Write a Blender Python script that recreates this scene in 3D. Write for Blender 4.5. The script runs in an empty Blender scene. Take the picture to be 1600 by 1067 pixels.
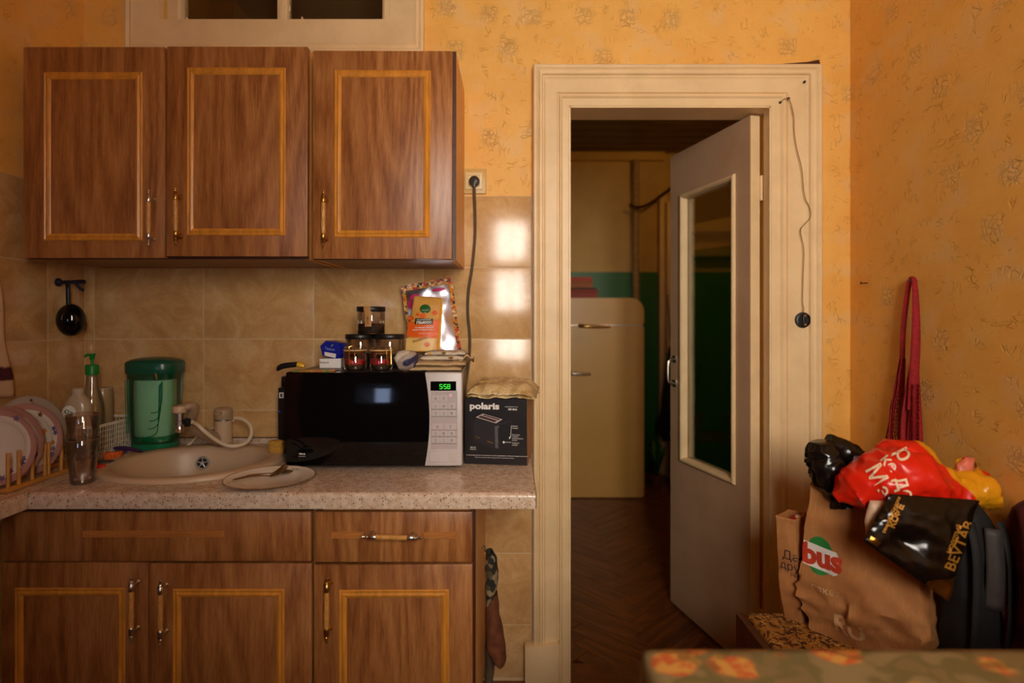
import bpy, bmesh, math, random
from mathutils import Vector, Matrix, noise
from mathutils.bvhtree import BVHTree

random.seed(7)
scene = bpy.context.scene
COL = scene.collection
PI = math.pi

# ------------------------------------------------------------------ camera
F = 896.0           # focal length in pixels of a 1600 px wide frame
EYE = 1.29          # eye height
HZ = 500.0          # horizon row in the photograph
WALL = 2.05         # tiled face of the back wall
cam_d = bpy.data.cameras.new('camera')
cam = bpy.data.objects.new('camera', cam_d)
COL.objects.link(cam)
cam.location = (0, 0, EYE)
cam.rotation_euler = (PI / 2, 0, 0)
cam_d.sensor_width = 36
cam_d.lens = F / 1600 * 36
cam_d.shift_y = -(533.5 - HZ) / 1600
cam_d.clip_start = 0.05
cam_d.dof.use_dof = True
cam_d.dof.focus_distance = 1.72
cam_d.dof.aperture_fstop = 1.5
scene.camera = cam

# ------------------------------------------------------------------ world and exposure
world = bpy.data.worlds.new('overcast sky')
scene.world = world
world.use_nodes = True
wbg = world.node_tree.nodes['Background']
wbg.inputs[0].default_value = (1.0, 0.885, 0.83, 1)
wbg.inputs[1].default_value = 42.0
scene.view_settings.view_transform = 'Standard'
scene.view_settings.look = 'None'
scene.view_settings.gamma = 1
scene.view_settings.use_curve_mapping = False
scene.view_settings.exposure = 0.0

def lamp(name, kind, loc, rot, energy, color, **kw):
    d = bpy.data.lights.new(name, kind)
    d.energy = energy
    d.color = color
    for k, v in kw.items():
        setattr(d, k, v)
    o = bpy.data.objects.new(name, d)
    o.location = loc
    o.rotation_euler = rot
    COL.objects.link(o)
    return o

# the kitchen window is behind the camera; this portal guides the sky through it
WIN = (0.02, 0.78, 1.20, 2.46)      # x0, x1, z0, z1 in the rear wall
REAR = -0.40
REVEAL = 0.68  # unseen reveal, deepened to clip oblique light and darken the sides
GLINT_WIN = (-1.02, -0.72, 1.02, 1.48)     # unseen opening added left of it, for the microwave door's reflection
p = lamp('window_portal', 'AREA', ((WIN[0] + WIN[1]) / 2, REAR - REVEAL - 0.02, (WIN[2] + WIN[3]) / 2),
         (PI / 2, 0, 0), 1.0, (1, 1, 1), shape='RECTANGLE', size=WIN[1] - WIN[0], size_y=WIN[3] - WIN[2])
p.data.cycles.is_portal = True
p = lamp('added_side_portal', 'AREA', ((GLINT_WIN[0] + GLINT_WIN[1]) / 2, REAR - REVEAL - 0.02, (GLINT_WIN[2] + GLINT_WIN[3]) / 2),
         (PI / 2, 0, 0), 1.0, (1, 1, 1), shape='RECTANGLE', size=GLINT_WIN[1] - GLINT_WIN[0], size_y=GLINT_WIN[3] - GLINT_WIN[2])
p.data.cycles.is_portal = True
# unseen warm fill light above the frame, added to tint the upper kitchen
lamp('warm_fill_light', 'POINT', (0.1, 0.35, 2.80), (0, 0, 0), 3.0, (1.0, 0.46, 0.10), shadow_soft_size=0.10)

# ------------------------------------------------------------------ helpers
def W(px, py, y):
    """point of the room seen at photograph pixel (px, py) at distance y"""
    return Vector(((px - 800) / F * y, y, EYE - (py - HZ) / F * y))

def X(px, y):
    return (px - 800) / F * y

def Z(py, y):
    return EYE - (py - HZ) / F * y

def srgb(r, g, b):
    def f(c):
        c /= 255
        return c / 12.92 if c <= 0.04045 else ((c + 0.055) / 1.055) ** 2.4
    return (f(r), f(g), f(b), 1)

class NT:
    def __init__(self, mat):
        self.t = mat.node_tree
        self.out = None
    def n(self, typ, ins=None, **props):
        nd = self.t.nodes.new(typ)
        for k, v in props.items():
            setattr(nd, k, v)
        for k, v in (ins or {}).items():
            s = nd.inputs[k]
            if hasattr(v, 'is_output'):
                self.t.links.new(v, s)
            else:
                s.default_value = v
        return nd
    def m(self, op, a, b=0.0, c=0.0):
        return self.n('ShaderNodeMath', {0: a, 1: b, 2: c}, operation=op).outputs[0]
    def mix(self, f, a, b):
        nd = self.n('ShaderNodeMix', {0: f, 6: a, 7: b}, data_type='RGBA')
        return nd.outputs[2]
    def step(self, v, lo, hi, a=0.0, b=1.0):
        return self.n('ShaderNodeMapRange', {0: v, 1: lo, 2: hi, 3: a, 4: b}, interpolation_type='SMOOTHSTEP').outputs[0]
    def ramp(self, f, stops):
        nd = self.n('ShaderNodeValToRGB', {0: f})
        cr = nd.color_ramp
        while len(cr.elements) < len(stops):
            cr.elements.new(0.5)
        for e, (p_, c_) in zip(cr.elements, stops):
            e.position = p_
            e.color = c_
        return nd.outputs[0]

def mat(name, color=(0.8, 0.8, 0.8, 1), rough=0.5, metal=0.0, **kw):
    m = bpy.data.materials.new(name)
    m.use_nodes = True
    b = m.node_tree.nodes['Principled BSDF']
    b.inputs['Base Color'].default_value = color
    b.inputs['Roughness'].default_value = rough
    b.inputs['Metallic'].default_value = metal
    for k, v in kw.items():
        b.inputs[k.replace('_', ' ')].default_value = v
    m['b'] = 1
    return m

def bsdf(m):
    return m.node_tree.nodes['Principled BSDF']

def setin(m, sock, link):
    m.node_tree.links.new(link, bsdf(m).inputs[sock])

def grainy(m, c, amount=0.25, scale=30.0, bump=0.0, stretch=(1, 1, 1), coord='Object'):
    """mottle the base colour of a material with noise and give it fine relief"""
    t = NT(m)
    co = t.n('ShaderNodeTexCoord').outputs[coord]
    mp = t.n('ShaderNodeMapping', {0: co, 3: stretch}).outputs[0]
    nz = t.n('ShaderNodeTexNoise', {'Vector': mp, 'Scale': scale, 'Detail': 5.0, 'Roughness': 0.6}).outputs[0]
    dark = (c[0] * (1 - amount), c[1] * (1 - amount), c[2] * (1 - amount), 1)
    light = (min(1, c[0] * (1 + amount * 0.6)), min(1, c[1] * (1 + amount * 0.6)), min(1, c[2] * (1 + amount * 0.6)), 1)
    setin(m, 'Base Color', t.mix(t.step(nz, 0.3, 0.7), dark, light))
    if bump:
        bp = t.n('ShaderNodeBump', {'Strength': bump, 'Distance': 0.004, 'Height': nz}).outputs[0]
        setin(m, 'Normal', bp)
    return m

def gmat(name, c, rough=0.5, metal=0.0, amount=0.2, scale=30.0, bump=0.0, stretch=(1, 1, 1), **kw):
    return grainy(mat(name, c, rough, metal, **kw), c, amount, scale, bump, stretch)

def thin_glass(name, tint=(1, 1, 1, 1), rough=0.02, refl=1.0, opac=0.0, opac_col=(0.5, 0.5, 0.5, 1)):
    """clear or tinted thin wall: transparent plus fresnel reflection"""
    m = bpy.data.materials.new(name)
    m.use_nodes = True
    t = NT(m)
    for nd in list(t.t.nodes):
        t.t.nodes.remove(nd)
    out = t.n('ShaderNodeOutputMaterial')
    tr = t.n('ShaderNodeBsdfTransparent', {0: tint}).outputs[0]
    gl = t.n('ShaderNodeBsdfGlossy', {'Color': (1, 1, 1, 1), 'Roughness': rough}).outputs[0]
    base = tr
    if opac > 0:
        df = t.n('ShaderNodeBsdfDiffuse', {0: opac_col}).outputs[0]
        base = t.n('ShaderNodeMixShader', {0: opac, 1: tr, 2: df}).outputs[0]
    lw = t.n('ShaderNodeLayerWeight', {0: 0.35}).outputs[0]
    fr = t.m('MULTIPLY', t.m('ADD', t.m('MULTIPLY', lw, 0.55), 0.05), refl)
    mx = t.n('ShaderNodeMixShader', {0: fr, 1: base, 2: gl}).outputs[0]
    t.t.links.new(mx, out.inputs[0])
    return m

class MB:
    """mesh builder around one bmesh; mi = material slot of the faces to come"""
    def __init__(self):
        self.bm = bmesh.new()
        self.mi = 0
    def _face(self, vs):
        try:
            f = self.bm.faces.new(vs)
            f.material_index = self.mi
            return f
        except ValueError:
            return None
    def box(self, x0, x1, y0, y1, z0, z1, bevel=0.0, seg=2, M=None):
        r = bmesh.ops.create_cube(self.bm, size=1.0)
        vs = r['verts']
        for v in vs:
            v.co = Vector(((x0 + x1) / 2 + v.co.x * (x1 - x0), (y0 + y1) / 2 + v.co.y * (y1 - y0), (z0 + z1) / 2 + v.co.z * (z1 - z0)))
        fs = set(f for v in vs for f in v.link_faces)
        for f in fs:
            f.material_index = self.mi
        if bevel > 0:
            es = list(set(e for v in vs for e in v.link_edges))
            r2 = bmesh.ops.bevel(self.bm, geom=es, offset=bevel, segments=seg, profile=0.5, affect='EDGES')
            vs = list(set(v for f in r2['faces'] for v in f.verts) | set(v for v in vs if v.is_valid))
            for f in r2['faces']:
                f.material_index = self.mi
        if M is not None:
            for v in set(vs):
                v.co = M @ v.co
        return self
    def lathe(self, prof, seg=24, c=(0, 0, 0), axis='Z', sx=1.0, sy=1.0, M=None, lobes=0, lobe_amp=0.0, twist=0.0):
        c = Vector(c)
        rings = []
        for i, (r, h) in enumerate(prof):
            ring = []
            if r < 1e-6:
                pts = [(0, 0)]
            else:
                pts = []
                for k in range(seg):
                    a = 2 * PI * k / seg
                    rr = r * (1 + (lobe_amp * math.cos(lobes * a + twist * h) if lobes else 0))
                    pts.append((rr * math.cos(a) * sx, rr * math.sin(a) * sy))
            for (a, b) in pts:
                if axis == 'Z':
                    co = Vector((a, b, h))
                elif axis == 'X':
                    co = Vector((h, a, b))
                else:
                    co = Vector((a, h, -b))
                co += c
                if M is not None:
                    co = M @ co
                ring.append(self.bm.verts.new(co))
            rings.append(ring)
        for A, B in zip(rings, rings[1:]):
            if len(A) == 1 and len(B) == 1:
                continue
            for k in range(seg):
                k2 = (k + 1) % seg
                if len(A) == 1:
                    self._face([A[0], B[k2], B[k]][::-1])
                elif len(B) == 1:
                    self._face([A[k], A[k2], B[0]])
                else:
                    self._face([A[k], A[k2], B[k2], B[k]])
        return self
    def cap(self, ring):
        self._face(ring)
    def tube(self, pts, r, seg=8, flat=1.0, closed=False, up=Vector((0, 0, 1))):
        pts = [Vector(p_) for p_ in pts]
        n = len(pts)
        rings = []
        prev = None
        for i, p_ in enumerate(pts):
            a = pts[(i - 1) % n] if (closed or i > 0) else pts[i]
            b = pts[(i + 1) % n] if (closed or i < n - 1) else pts[i]
            d = (b - a)
            if d.length < 1e-9:
                d = Vector((0, 0, 1))
            d.normalize()
            if prev is None:
                s = d.cross(up)
                if s.length < 1e-3:
                    s = d.cross(Vector((1, 0, 0)))
            else:
                s = prev - d * prev.dot(d)
                if s.length < 1e-6:
                    s = d.cross(up)
            s.normalize()
            prev = s
            u = s.cross(d)
            rr = r[i] if isinstance(r, (list, tuple)) else r
            rings.append([self.bm.verts.new(p_ + s * (math.cos(2 * PI * k / seg) * rr) + u * (math.sin(2 * PI * k / seg) * rr * flat)) for k in range(seg)])
        lim = n if closed else n - 1
        for i in range(lim):
            A, B = rings[i], rings[(i + 1) % n]
            for k in range(seg):
                k2 = (k + 1) % seg
                self._face([A[k], A[k2], B[k2], B[k]])
        if not closed:
            self._face(rings[0][::-1])
            self._face(rings[-1])
        return self
    def sheet(self, fn, nu, nv, wrap_u=False):
        g = []
        for j in range(nv + 1):
            row = []
            for i in range(nu if wrap_u else nu + 1):
                row.append(self.bm.verts.new(fn(i / nu, j / nv)))
            g.append(row)
        for j in range(nv):
            for i in range(nu):
                i2 = (i + 1) % nu if wrap_u else i + 1
                self._face([g[j][i], g[j][i2], g[j + 1][i2], g[j + 1][i]])
        return self
    def prism(self, poly, d0, d1, axis='Y'):
        """extrude a polygon of (a, b) pairs: axis Y -> (x, z) ; Z -> (x, y) ; X -> (y, z)"""
        def co(a, b, d):
            return Vector((a, d, b)) if axis == 'Y' else Vector((a, b, d)) if axis == 'Z' else Vector((d, a, b))
        A = [self.bm.verts.new(co(a, b, d0)) for a, b in poly]
        B = [self.bm.verts.new(co(a, b, d1)) for a, b in poly]
        self._face(A[::-1])
        self._face(B)
        n = len(poly)
        for i in range(n):
            j = (i + 1) % n
            self._face([A[i], A[j], B[j], B[i]])
        return self
    def frame(self, x0, x1, z0, z1, prof, y, close=True, bottom=True):
        """mitred rectangular frame in the XZ plane; prof = (inset from the outer rectangle, height towards -y)"""
        rings = []
        for (t, h) in prof:
            rings.append([self.bm.verts.new((a, y - h, b)) for a, b in ((x0 + t, z0 + (t if bottom else 0)), (x1 - t, z0 + (t if bottom else 0)), (x1 - t, z1 - t), (x0 + t, z1 - t))])
        m = len(rings)
        for i in range(m if close else m - 1):
            A, B = rings[i], rings[(i + 1) % m]
            for k in range(4):
                if not bottom and k == 0:
                    continue
                k2 = (k + 1) % 4
                self._face([A[k], A[k2], B[k2], B[k]])
        return self
    def xf(self, M):
        bmesh.ops.transform(self.bm, matrix=M, verts=self.bm.verts)
        return self
    def add_mesh(self, me, M=None):
        n0 = len(self.bm.verts)
        nf = len(self.bm.faces)
        self.bm.from_mesh(me)
        self.bm.verts.ensure_lookup_table()
        self.bm.faces.ensure_lookup_table()
        if M is not None:
            for v in self.bm.verts[n0:]:
                v.co = M @ v.co
        for f in self.bm.faces[nf:]:
            f.material_index = self.mi
        return self

def obj(name, mb, mats, parent=None, smooth=40, fix=True):
    me = bpy.data.meshes.new(name)
    if fix:
        bmesh.ops.recalc_face_normals(mb.bm, faces=mb.bm.faces)
    mb.bm.to_mesh(me)
    mb.bm.free()
    for m in (mats if isinstance(mats, (list, tuple)) else [mats]):
        me.materials.append(m)
    if smooth:
        me.shade_smooth()
        me.set_sharp_from_angle(angle=math.radians(smooth))
    o = bpy.data.objects.new(name, me)
    COL.objects.link(o)
    if parent is not None:
        o.parent = parent
    return o

def tag(o, label=None, cat=None, group=None, kind=None):
    if label: o['label'] = label
    if cat: o['category'] = cat
    if group: o['group'] = group
    if kind: o['kind'] = kind
    return o

def thing(name, label, cat, loc=(0, 0, 0), rotz=0.0, group=None):
    o = bpy.data.objects.new(name, None)
    o.empty_display_size = 0.05
    COL.objects.link(o)
    o.location = loc
    o.rotation_euler = (0, 0, rotz)
    return tag(o, label, cat, group)

def struct(name, mb=None, m=None, parent=None, smooth=40, loc=(0, 0, 0)):
    if mb is None:
        o = bpy.data.objects.new(name, None)
        o.empty_display_size = 0.05
        o.location = loc
        COL.objects.link(o)
    else:
        o = obj(name, mb, m, parent, smooth)
    if parent is None:
        o['kind'] = 'structure'
    return o

def copy_tree(o, parent=None):
    c = o.copy()
    COL.objects.link(c)
    if parent is not None:
        c.parent = parent
    for ch in list(o.children):
        copy_tree(ch, c)
    return c

def solidify(o, th, offset=-1.0):
    s = o.modifiers.new('thickness', 'SOLIDIFY')
    s.thickness = th
    s.offset = offset
    return o

def subsurf(o, lv=1):
    s = o.modifiers.new('smooth', 'SUBSURF')
    s.levels = lv
    s.render_levels = lv
    return o

def text_mesh(s, size, extrude=0.0004, align='CENTER', bold=0.0, shear=0.0, spacing=1.0):
    cu = bpy.data.curves.new('txt', 'FONT')
    cu.body = s
    cu.size = size
    cu.extrude = extrude
    cu.offset = bold
    cu.shear = shear
    cu.align_x = align
    cu.align_y = 'CENTER'
    cu.resolution_u = 3
    cu.space_character = spacing
    o = bpy.data.objects.new('txt', cu)
    COL.objects.link(o)
    dg = bpy.context.evaluated_depsgraph_get()
    dg.update()
    me = bpy.data.meshes.new_from_object(o.evaluated_get(dg))
    bpy.data.objects.remove(o)
    bpy.data.curves.remove(cu)
    me.materials.clear()
    return me

FRONT = Matrix.Rotation(PI / 2, 4, 'X')      # flat text stands up and faces -y

def text_on(s, size, loc, m, parent=None, name='lettering', rot=None, align='CENTER', bold=0.0, shear=0.0, spacing=1.0, sx=1.0):
    me = text_mesh(s, size, 0.0003, align, bold, shear, spacing)
    mb = MB()
    R = rot if rot is not None else FRONT
    mb.add_mesh(me, Matrix.Translation(loc) @ R @ Matrix.Diagonal((sx, 1, 1, 1)))
    bpy.data.meshes.remove(me)
    return obj(name, mb, m, parent, smooth=0, fix=False)

def drape_text(s, size, target_bvh, origin, right, up, toward, m, parent=None, name='lettering', lift=0.0012, bold=0.0, reach=0.3, shape=None):
    """lay lettering (or a flat polygon mesh) onto a crumpled surface by casting along `toward`"""
    mb = MB()
    if shape is None:
        me = text_mesh(s, size, 0.0, bold=bold)
        mb.add_mesh(me)
        bpy.data.meshes.remove(me)
    else:
        shape(mb)
    for _ in range(3):
        es = [e for e in mb.bm.edges if e.calc_length() > 0.012]
        if es:
            bmesh.ops.subdivide_edges(mb.bm, edges=es, cuts=1)
            bmesh.ops.triangulate(mb.bm, faces=mb.bm.faces)
    right, up, toward = Vector(right).normalized(), Vector(up).normalized(), Vector(toward).normalized()
    origin = Vector(origin)
    bad = []
    for v in mb.bm.verts:
        p0 = origin + right * v.co.x + up * v.co.y
        h = target_bvh.ray_cast(p0 - toward * reach, toward, 2 * reach)
        if h[0] is None:
            bad.append(v)
            continue
        v.co = h[0] - toward * lift - (parent.location if parent is not None else Vector())
    if bad:
        bmesh.ops.delete(mb.bm, geom=bad, context='VERTS')
    return obj(name, mb, m, parent, smooth=0, fix=False)

def bvh_of(o):
    dg = bpy.context.evaluated_depsgraph_get()
    dg.update()
    ev = o.evaluated_get(dg)
    me = ev.to_mesh()
    M = o.matrix_world
    b = BVHTree.FromPolygons([M @ v.co for v in me.vertices], [list(p_.vertices) for p_ in me.polygons])
    ev.to_mesh_clear()
    return b

def cut(o, cutter):
    md = o.modifiers.new('cut', 'BOOLEAN')
    md.object = cutter
    md.operation = 'DIFFERENCE'
    md.solver = 'EXACT'
    dg = bpy.context.evaluated_depsgraph_get()
    dg.update()
    me = bpy.data.meshes.new_from_object(o.evaluated_get(dg))
    o.modifiers.clear()
    o.data = me
    cm = cutter.data
    bpy.data.objects.remove(cutter)
    bpy.data.meshes.remove(cm)

def nz(p_, s=1.0, seed=0.0):
    return noise.noise(Vector((p_[0] * s + seed, p_[1] * s - seed, p_[2] * s + 2 * seed)))

def spline(keys, t):
    """piecewise cosine-eased interpolation of sorted (t, value) pairs"""
    if t <= keys[0][0]:
        return keys[0][1]
    for (a, va), (b, vb) in zip(keys, keys[1:]):
        if t <= b:
            u = (t - a) / (b - a)
            u = u * u * (3 - 2 * u)
            return va + (vb - va) * u
    return keys[-1][1]

def curve_pts(ctrl, n=24):
    """Catmull-Rom through control points"""
    P = [Vector(c) for c in ctrl]
    P = [P[0] * 2 - P[1]] + P + [P[-1] * 2 - P[-2]]
    out = []
    segs = len(P) - 3
    for i in range(n + 1):
        t = i / n * segs
        k = min(int(t), segs - 1)
        u = t - k
        a, b, c, d = P[k:k + 4]
        out.append(0.5 * ((2 * b) + (c - a) * u + (2 * a - 5 * b + 4 * c - d) * u * u + (3 * b - a - 3 * c + d) * u ** 3))
    return out

# ------------------------------------------------------------------ materials
def make_wallpaper():
    base, lite, dark = srgb(234, 174, 80), srgb(240, 184, 92), srgb(150, 92, 34)
    m = mat('wallpaper', base, 0.55)
    t = NT(m)
    co = t.n('ShaderNodeTexCoord').outputs['Object']
    sx = t.n('ShaderNodeSeparateXYZ', {0: co})
    u = t.m('ADD', sx.outputs[0], sx.outputs[1])
    v = sx.outputs[2]
    row = t.m('FLOOR', t.m('DIVIDE', v, 0.145))
    uu = t.m('ADD', t.m('DIVIDE', u, 0.17), t.m('MULTIPLY', row, 0.37))
    colm = t.m('FLOOR', uu)
    cid = t.n('ShaderNodeCombineXYZ', {0: colm, 1: row}).outputs[0]
    rnd = t.n('ShaderNodeTexWhiteNoise', {0: cid}, noise_dimensions='2D')
    rs = t.n('ShaderNodeSeparateXYZ', {0: rnd.outputs[1]})
    lu = t.m('SUBTRACT', t.m('SUBTRACT', uu, colm), t.m('ADD', 0.35, t.m('MULTIPLY', rs.outputs[0], 0.3)))
    lv = t.m('SUBTRACT', t.m('SUBTRACT', t.m('DIVIDE', v, 0.145), row), t.m('ADD', 0.35, t.m('MULTIPLY', rs.outputs[1], 0.3)))
    hu = t.step(t.m('ABSOLUTE', lu), 0.10, 0.24, 1.0, 0.0)
    hv = t.step(t.m('ABSOLUTE', lv), 0.12, 0.28, 1.0, 0.0)
    motif = t.m('MULTIPLY', t.m('MULTIPLY', hu, hv), t.step(rs.outputs[2], 0.52, 0.6))
    wp = t.n('ShaderNodeCombineXYZ', {0: u, 1: v}).outputs[0]
    wob = t.n('ShaderNodeTexNoise', {'Vector': wp, 'Scale': 28.0, 'Detail': 3.0}).outputs[1]
    wv = t.n('ShaderNodeVectorMath', {0: wob, 1: (0.03, 0.03, 0)}, operation='MULTIPLY').outputs[0]
    wpos = t.n('ShaderNodeVectorMath', {0: wp, 1: wv}, operation='ADD').outputs[0]
    # engraved strokes: short verticals and horizontals
    s1 = t.n('ShaderNodeMapping', {0: wpos, 3: (1, 0.34, 1)}).outputs[0]
    s2 = t.n('ShaderNodeMapping', {0: wpos, 3: (0.34, 1, 1)}).outputs[0]
    v1 = t.n('ShaderNodeTexVoronoi', {'Vector': s1, 'Scale': 70.0}, feature='DISTANCE_TO_EDGE').outputs[0]
    v2 = t.n('ShaderNodeTexVoronoi', {'Vector': s2, 'Scale': 70.0}, feature='DISTANCE_TO_EDGE').outputs[0]
    c1 = t.step(v1, 0.012, 0.06, 1.0, 0.0)
    c2 = t.step(v2, 0.012, 0.06, 1.0, 0.0)
    gate = t.n('ShaderNodeTexNoise', {'Vector': wp, 'Scale': 16.0, 'Detail': 2.0}).outputs[0]
    lines = t.m('MAXIMUM', t.m('MULTIPLY', c1, t.step(gate, 0.57, 0.66)), t.m('MULTIPLY', c2, t.step(gate, 0.42, 0.32)))
    inside = t.m('MULTIPLY', t.m('MAXIMUM', c1, c2), motif)
    big = t.n('ShaderNodeTexNoise', {'Vector': wp, 'Scale': 7.0, 'Detail': 5.0, 'Roughness': 0.65}).outputs[0]
    colr = t.mix(t.step(big, 0.35, 0.65), base, lite)
    pale = t.n('ShaderNodeTexNoise', {'Vector': wp, 'Scale': 9.0, 'Detail': 2.0}).outputs[0]
    colr = t.mix(t.step(pale, 0.52, 0.66, 0.0, 0.45), colr, srgb(232, 190, 128))
    colr = t.mix(t.m('MULTIPLY', motif, 0.30), colr, srgb(238, 196, 128))
    colr = t.mix(t.m('MULTIPLY', inside, 0.13), colr, dark)
    colr = t.mix(t.m('MULTIPLY', lines, 0.15), colr, dark)
    setin(m, 'Base Color', colr)
    fine = t.n('ShaderNodeTexNoise', {'Vector': wp, 'Scale': 160.0, 'Detail': 2.0}).outputs[0]
    h = t.m('ADD', t.m('MULTIPLY', fine, 0.25), t.m('ADD', t.m('MULTIPLY', inside, -1.0), t.m('MULTIPLY', lines, -0.7)))
    h = t.m('ADD', h, t.m('MULTIPLY', motif, 0.4))
    setin(m, 'Normal', t.n('ShaderNodeBump', {'Strength': 0.8, 'Distance': 0.003, 'Height': h}).outputs[0])
    return m

def make_tile():
    m = mat('glazed_tile', srgb(205, 165, 112), 0.17)
    t = NT(m)
    co = t.n('ShaderNodeTexCoord').outputs['Object']
    rd = t.n('ShaderNodeObjectInfo').outputs['Random']
    off = t.n('ShaderNodeVectorMath', {0: co, 1: t.n('ShaderNodeCombineXYZ', {0: t.m('MULTIPLY', rd, 37.0), 1: t.m('MULTIPLY', rd, 11.0), 2: t.m('MULTIPLY', rd, 5.0)}).outputs[0]}, operation='ADD').outputs[0]
    n1 = t.n('ShaderNodeTexNoise', {'Vector': off, 'Scale': 7.0, 'Detail': 6.0, 'Roughness': 0.62, 'Distortion': 1.4}).outputs[0]
    n2 = t.n('ShaderNodeTexNoise', {'Vector': off, 'Scale': 16.0, 'Detail': 5.0, 'Roughness': 0.7, 'Distortion': 2.2}).outputs[0]
    c = t.ramp(n1, [(0.28, srgb(188, 141, 86)), (0.5, srgb(208, 164, 108)), (0.72, srgb(222, 184, 132))])
    vein = t.step(t.m('ABSOLUTE', t.m('SUBTRACT', n2, 0.5)), 0.0, 0.035, 1.0, 0.0)
    c = t.mix(t.m('MULTIPLY', vein, 0.22), c, srgb(168, 118, 66))
    setin(m, 'Base Color', c)
    w = t.n('ShaderNodeTexNoise', {'Vector': off, 'Scale': 5.0, 'Detail': 1.0}).outputs[0]
    setin(m, 'Normal', t.n('ShaderNodeBump', {'Strength': 0.25, 'Distance': 0.004, 'Height': w}).outputs[0])
    return m

def make_wood(name, c_dark, c_mid, c_lite, rough=0.38, axis=2, scale=1.0):
    m = mat(name, c_mid, rough)
    t = NT(m)
    co = t.n('ShaderNodeTexCoord').outputs['Object']
    rd = t.n('ShaderNodeObjectInfo').outputs['Random']
    ad = t.n('ShaderNodeCombineXYZ', {0: t.m('MULTIPLY', rd, 13.0), 1: t.m('MULTIPLY', rd, 29.0), 2: t.m('MULTIPLY', rd, 7.0)}).outputs[0]
    off = t.n('ShaderNodeVectorMath', {0: co, 1: ad}, operation='ADD').outputs[0]
    st = [1.0, 1.0, 1.0]
    st[axis] = 0.09
    lo = [1.0, 1.0, 1.0]
    lo[axis] = 0.13
    mp = t.n('ShaderNodeMapping', {0: off, 3: tuple(st)}).outputs[0]
    ml = t.n('ShaderNodeMapping', {0: off, 3: tuple(lo)}).outputs[0]
    fine = t.n('ShaderNodeTexNoise', {'Vector': mp, 'Scale': 170.0 * scale, 'Detail': 4.0, 'Roughness': 0.7}).outputs[0]
    n1 = t.n('ShaderNodeTexNoise', {'Vector': ml, 'Scale': 7.0 * scale, 'Detail': 1.0, 'Roughness': 0.3}).outputs[0]
    bands = t.m('ABSOLUTE', t.m('SUBTRACT', t.m('FRACT', t.m('MULTIPLY', n1, 10.0)), 0.5))
    med = t.n('ShaderNodeTexNoise', {'Vector': mp, 'Scale': 26.0 * scale, 'Detail': 3.0}).outputs[0]
    f = t.m('ADD', t.m('MULTIPLY', fine, 0.55), t.m('ADD', t.m('MULTIPLY', bands, 0.30), t.m('MULTIPLY', med, 0.38)))
    c = t.ramp(f, [(0.38, c_dark), (0.56, c_mid), (0.76, c_lite)])
    setin(m, 'Base Color', c)
    setin(m, 'Normal', t.n('ShaderNodeBump', {'Strength': 0.15, 'Distance': 0.0008, 'Height': fine}).outputs[0])
    return m

def make_counter():
    m = mat('speckled_laminate', srgb(206, 186, 158), 0.22)
    t = NT(m)
    co = t.n('ShaderNodeTexCoord').outputs['Object']
    v1 = t.n('ShaderNodeTexVoronoi', {'Vector': co, 'Scale': 150.0, 'Randomness': 1.0})
    v2 = t.n('ShaderNodeTexVoronoi', {'Vector': co, 'Scale': 260.0, 'Randomness': 1.0})
    r1 = t.n('ShaderNodeSeparateXYZ', {0: v1.outputs[1]}).outputs[0]
    r2 = t.n('ShaderNodeSeparateXYZ', {0: v2.outputs[1]}).outputs[1]
    d1 = t.m('MULTIPLY', t.step(v1.outputs[0], 0.22, 0.36, 1.0, 0.0), t.step(r1, 0.55, 0.57))
    d2 = t.m('MULTIPLY', t.step(v2.outputs[0], 0.25, 0.4, 1.0, 0.0), t.step(r2, 0.6, 0.62))
    n1 = t.n('ShaderNodeTexNoise', {'Vector': co, 'Scale': 60.0, 'Detail': 4.0}).outputs[0]
    c = t.mix(t.step(n1, 0.35, 0.65), srgb(204, 174, 148), srgb(222, 200, 178))
    c = t.mix(t.m('MULTIPLY', d2, 0.45), c, srgb(128, 98, 70))
    c = t.mix(t.m('MULTIPLY', d1, 0.8), c, srgb(82, 58, 42))
    setin(m, 'Base Color', c)
    return m

def make_paint(name, c, rough=0.42, wear=0.12):
    m = mat(name, c, rough)
    t = NT(m)
    co = t.n('ShaderNodeTexCoord').outputs['Object']
    n1 = t.n('ShaderNodeTexNoise', {'Vector': co, 'Scale': 6.0, 'Detail': 5.0, 'Roughness': 0.6}).outputs[0]
    mp = t.n('ShaderNodeMapping', {0: co, 3: (1, 1, 0.08)}).outputs[0]
    n2 = t.n('ShaderNodeTexNoise', {'Vector': mp, 'Scale': 110.0, 'Detail': 3.0}).outputs[0]
    d = (c[0] * (1 - wear), c[1] * (1 - wear * 1.15), c[2] * (1 - wear * 1.5), 1)
    cc = t.mix(t.step(n1, 0.3, 0.7), d, c)
    n3 = t.n('ShaderNodeTexNoise', {'Vector': co, 'Scale': 24.0, 'Detail': 6.0, 'Roughness': 0.7}).outputs[0]
    cc = t.mix(t.step(n3, 0.70, 0.76, 0.0, 0.35), cc, srgb(140, 104, 66))
    setin(m, 'Base Color', cc)
    setin(m, 'Normal', t.n('ShaderNodeBump', {'Strength': 0.2, 'Distance': 0.001, 'Height': n2}).outputs[0])
    return m

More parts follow.
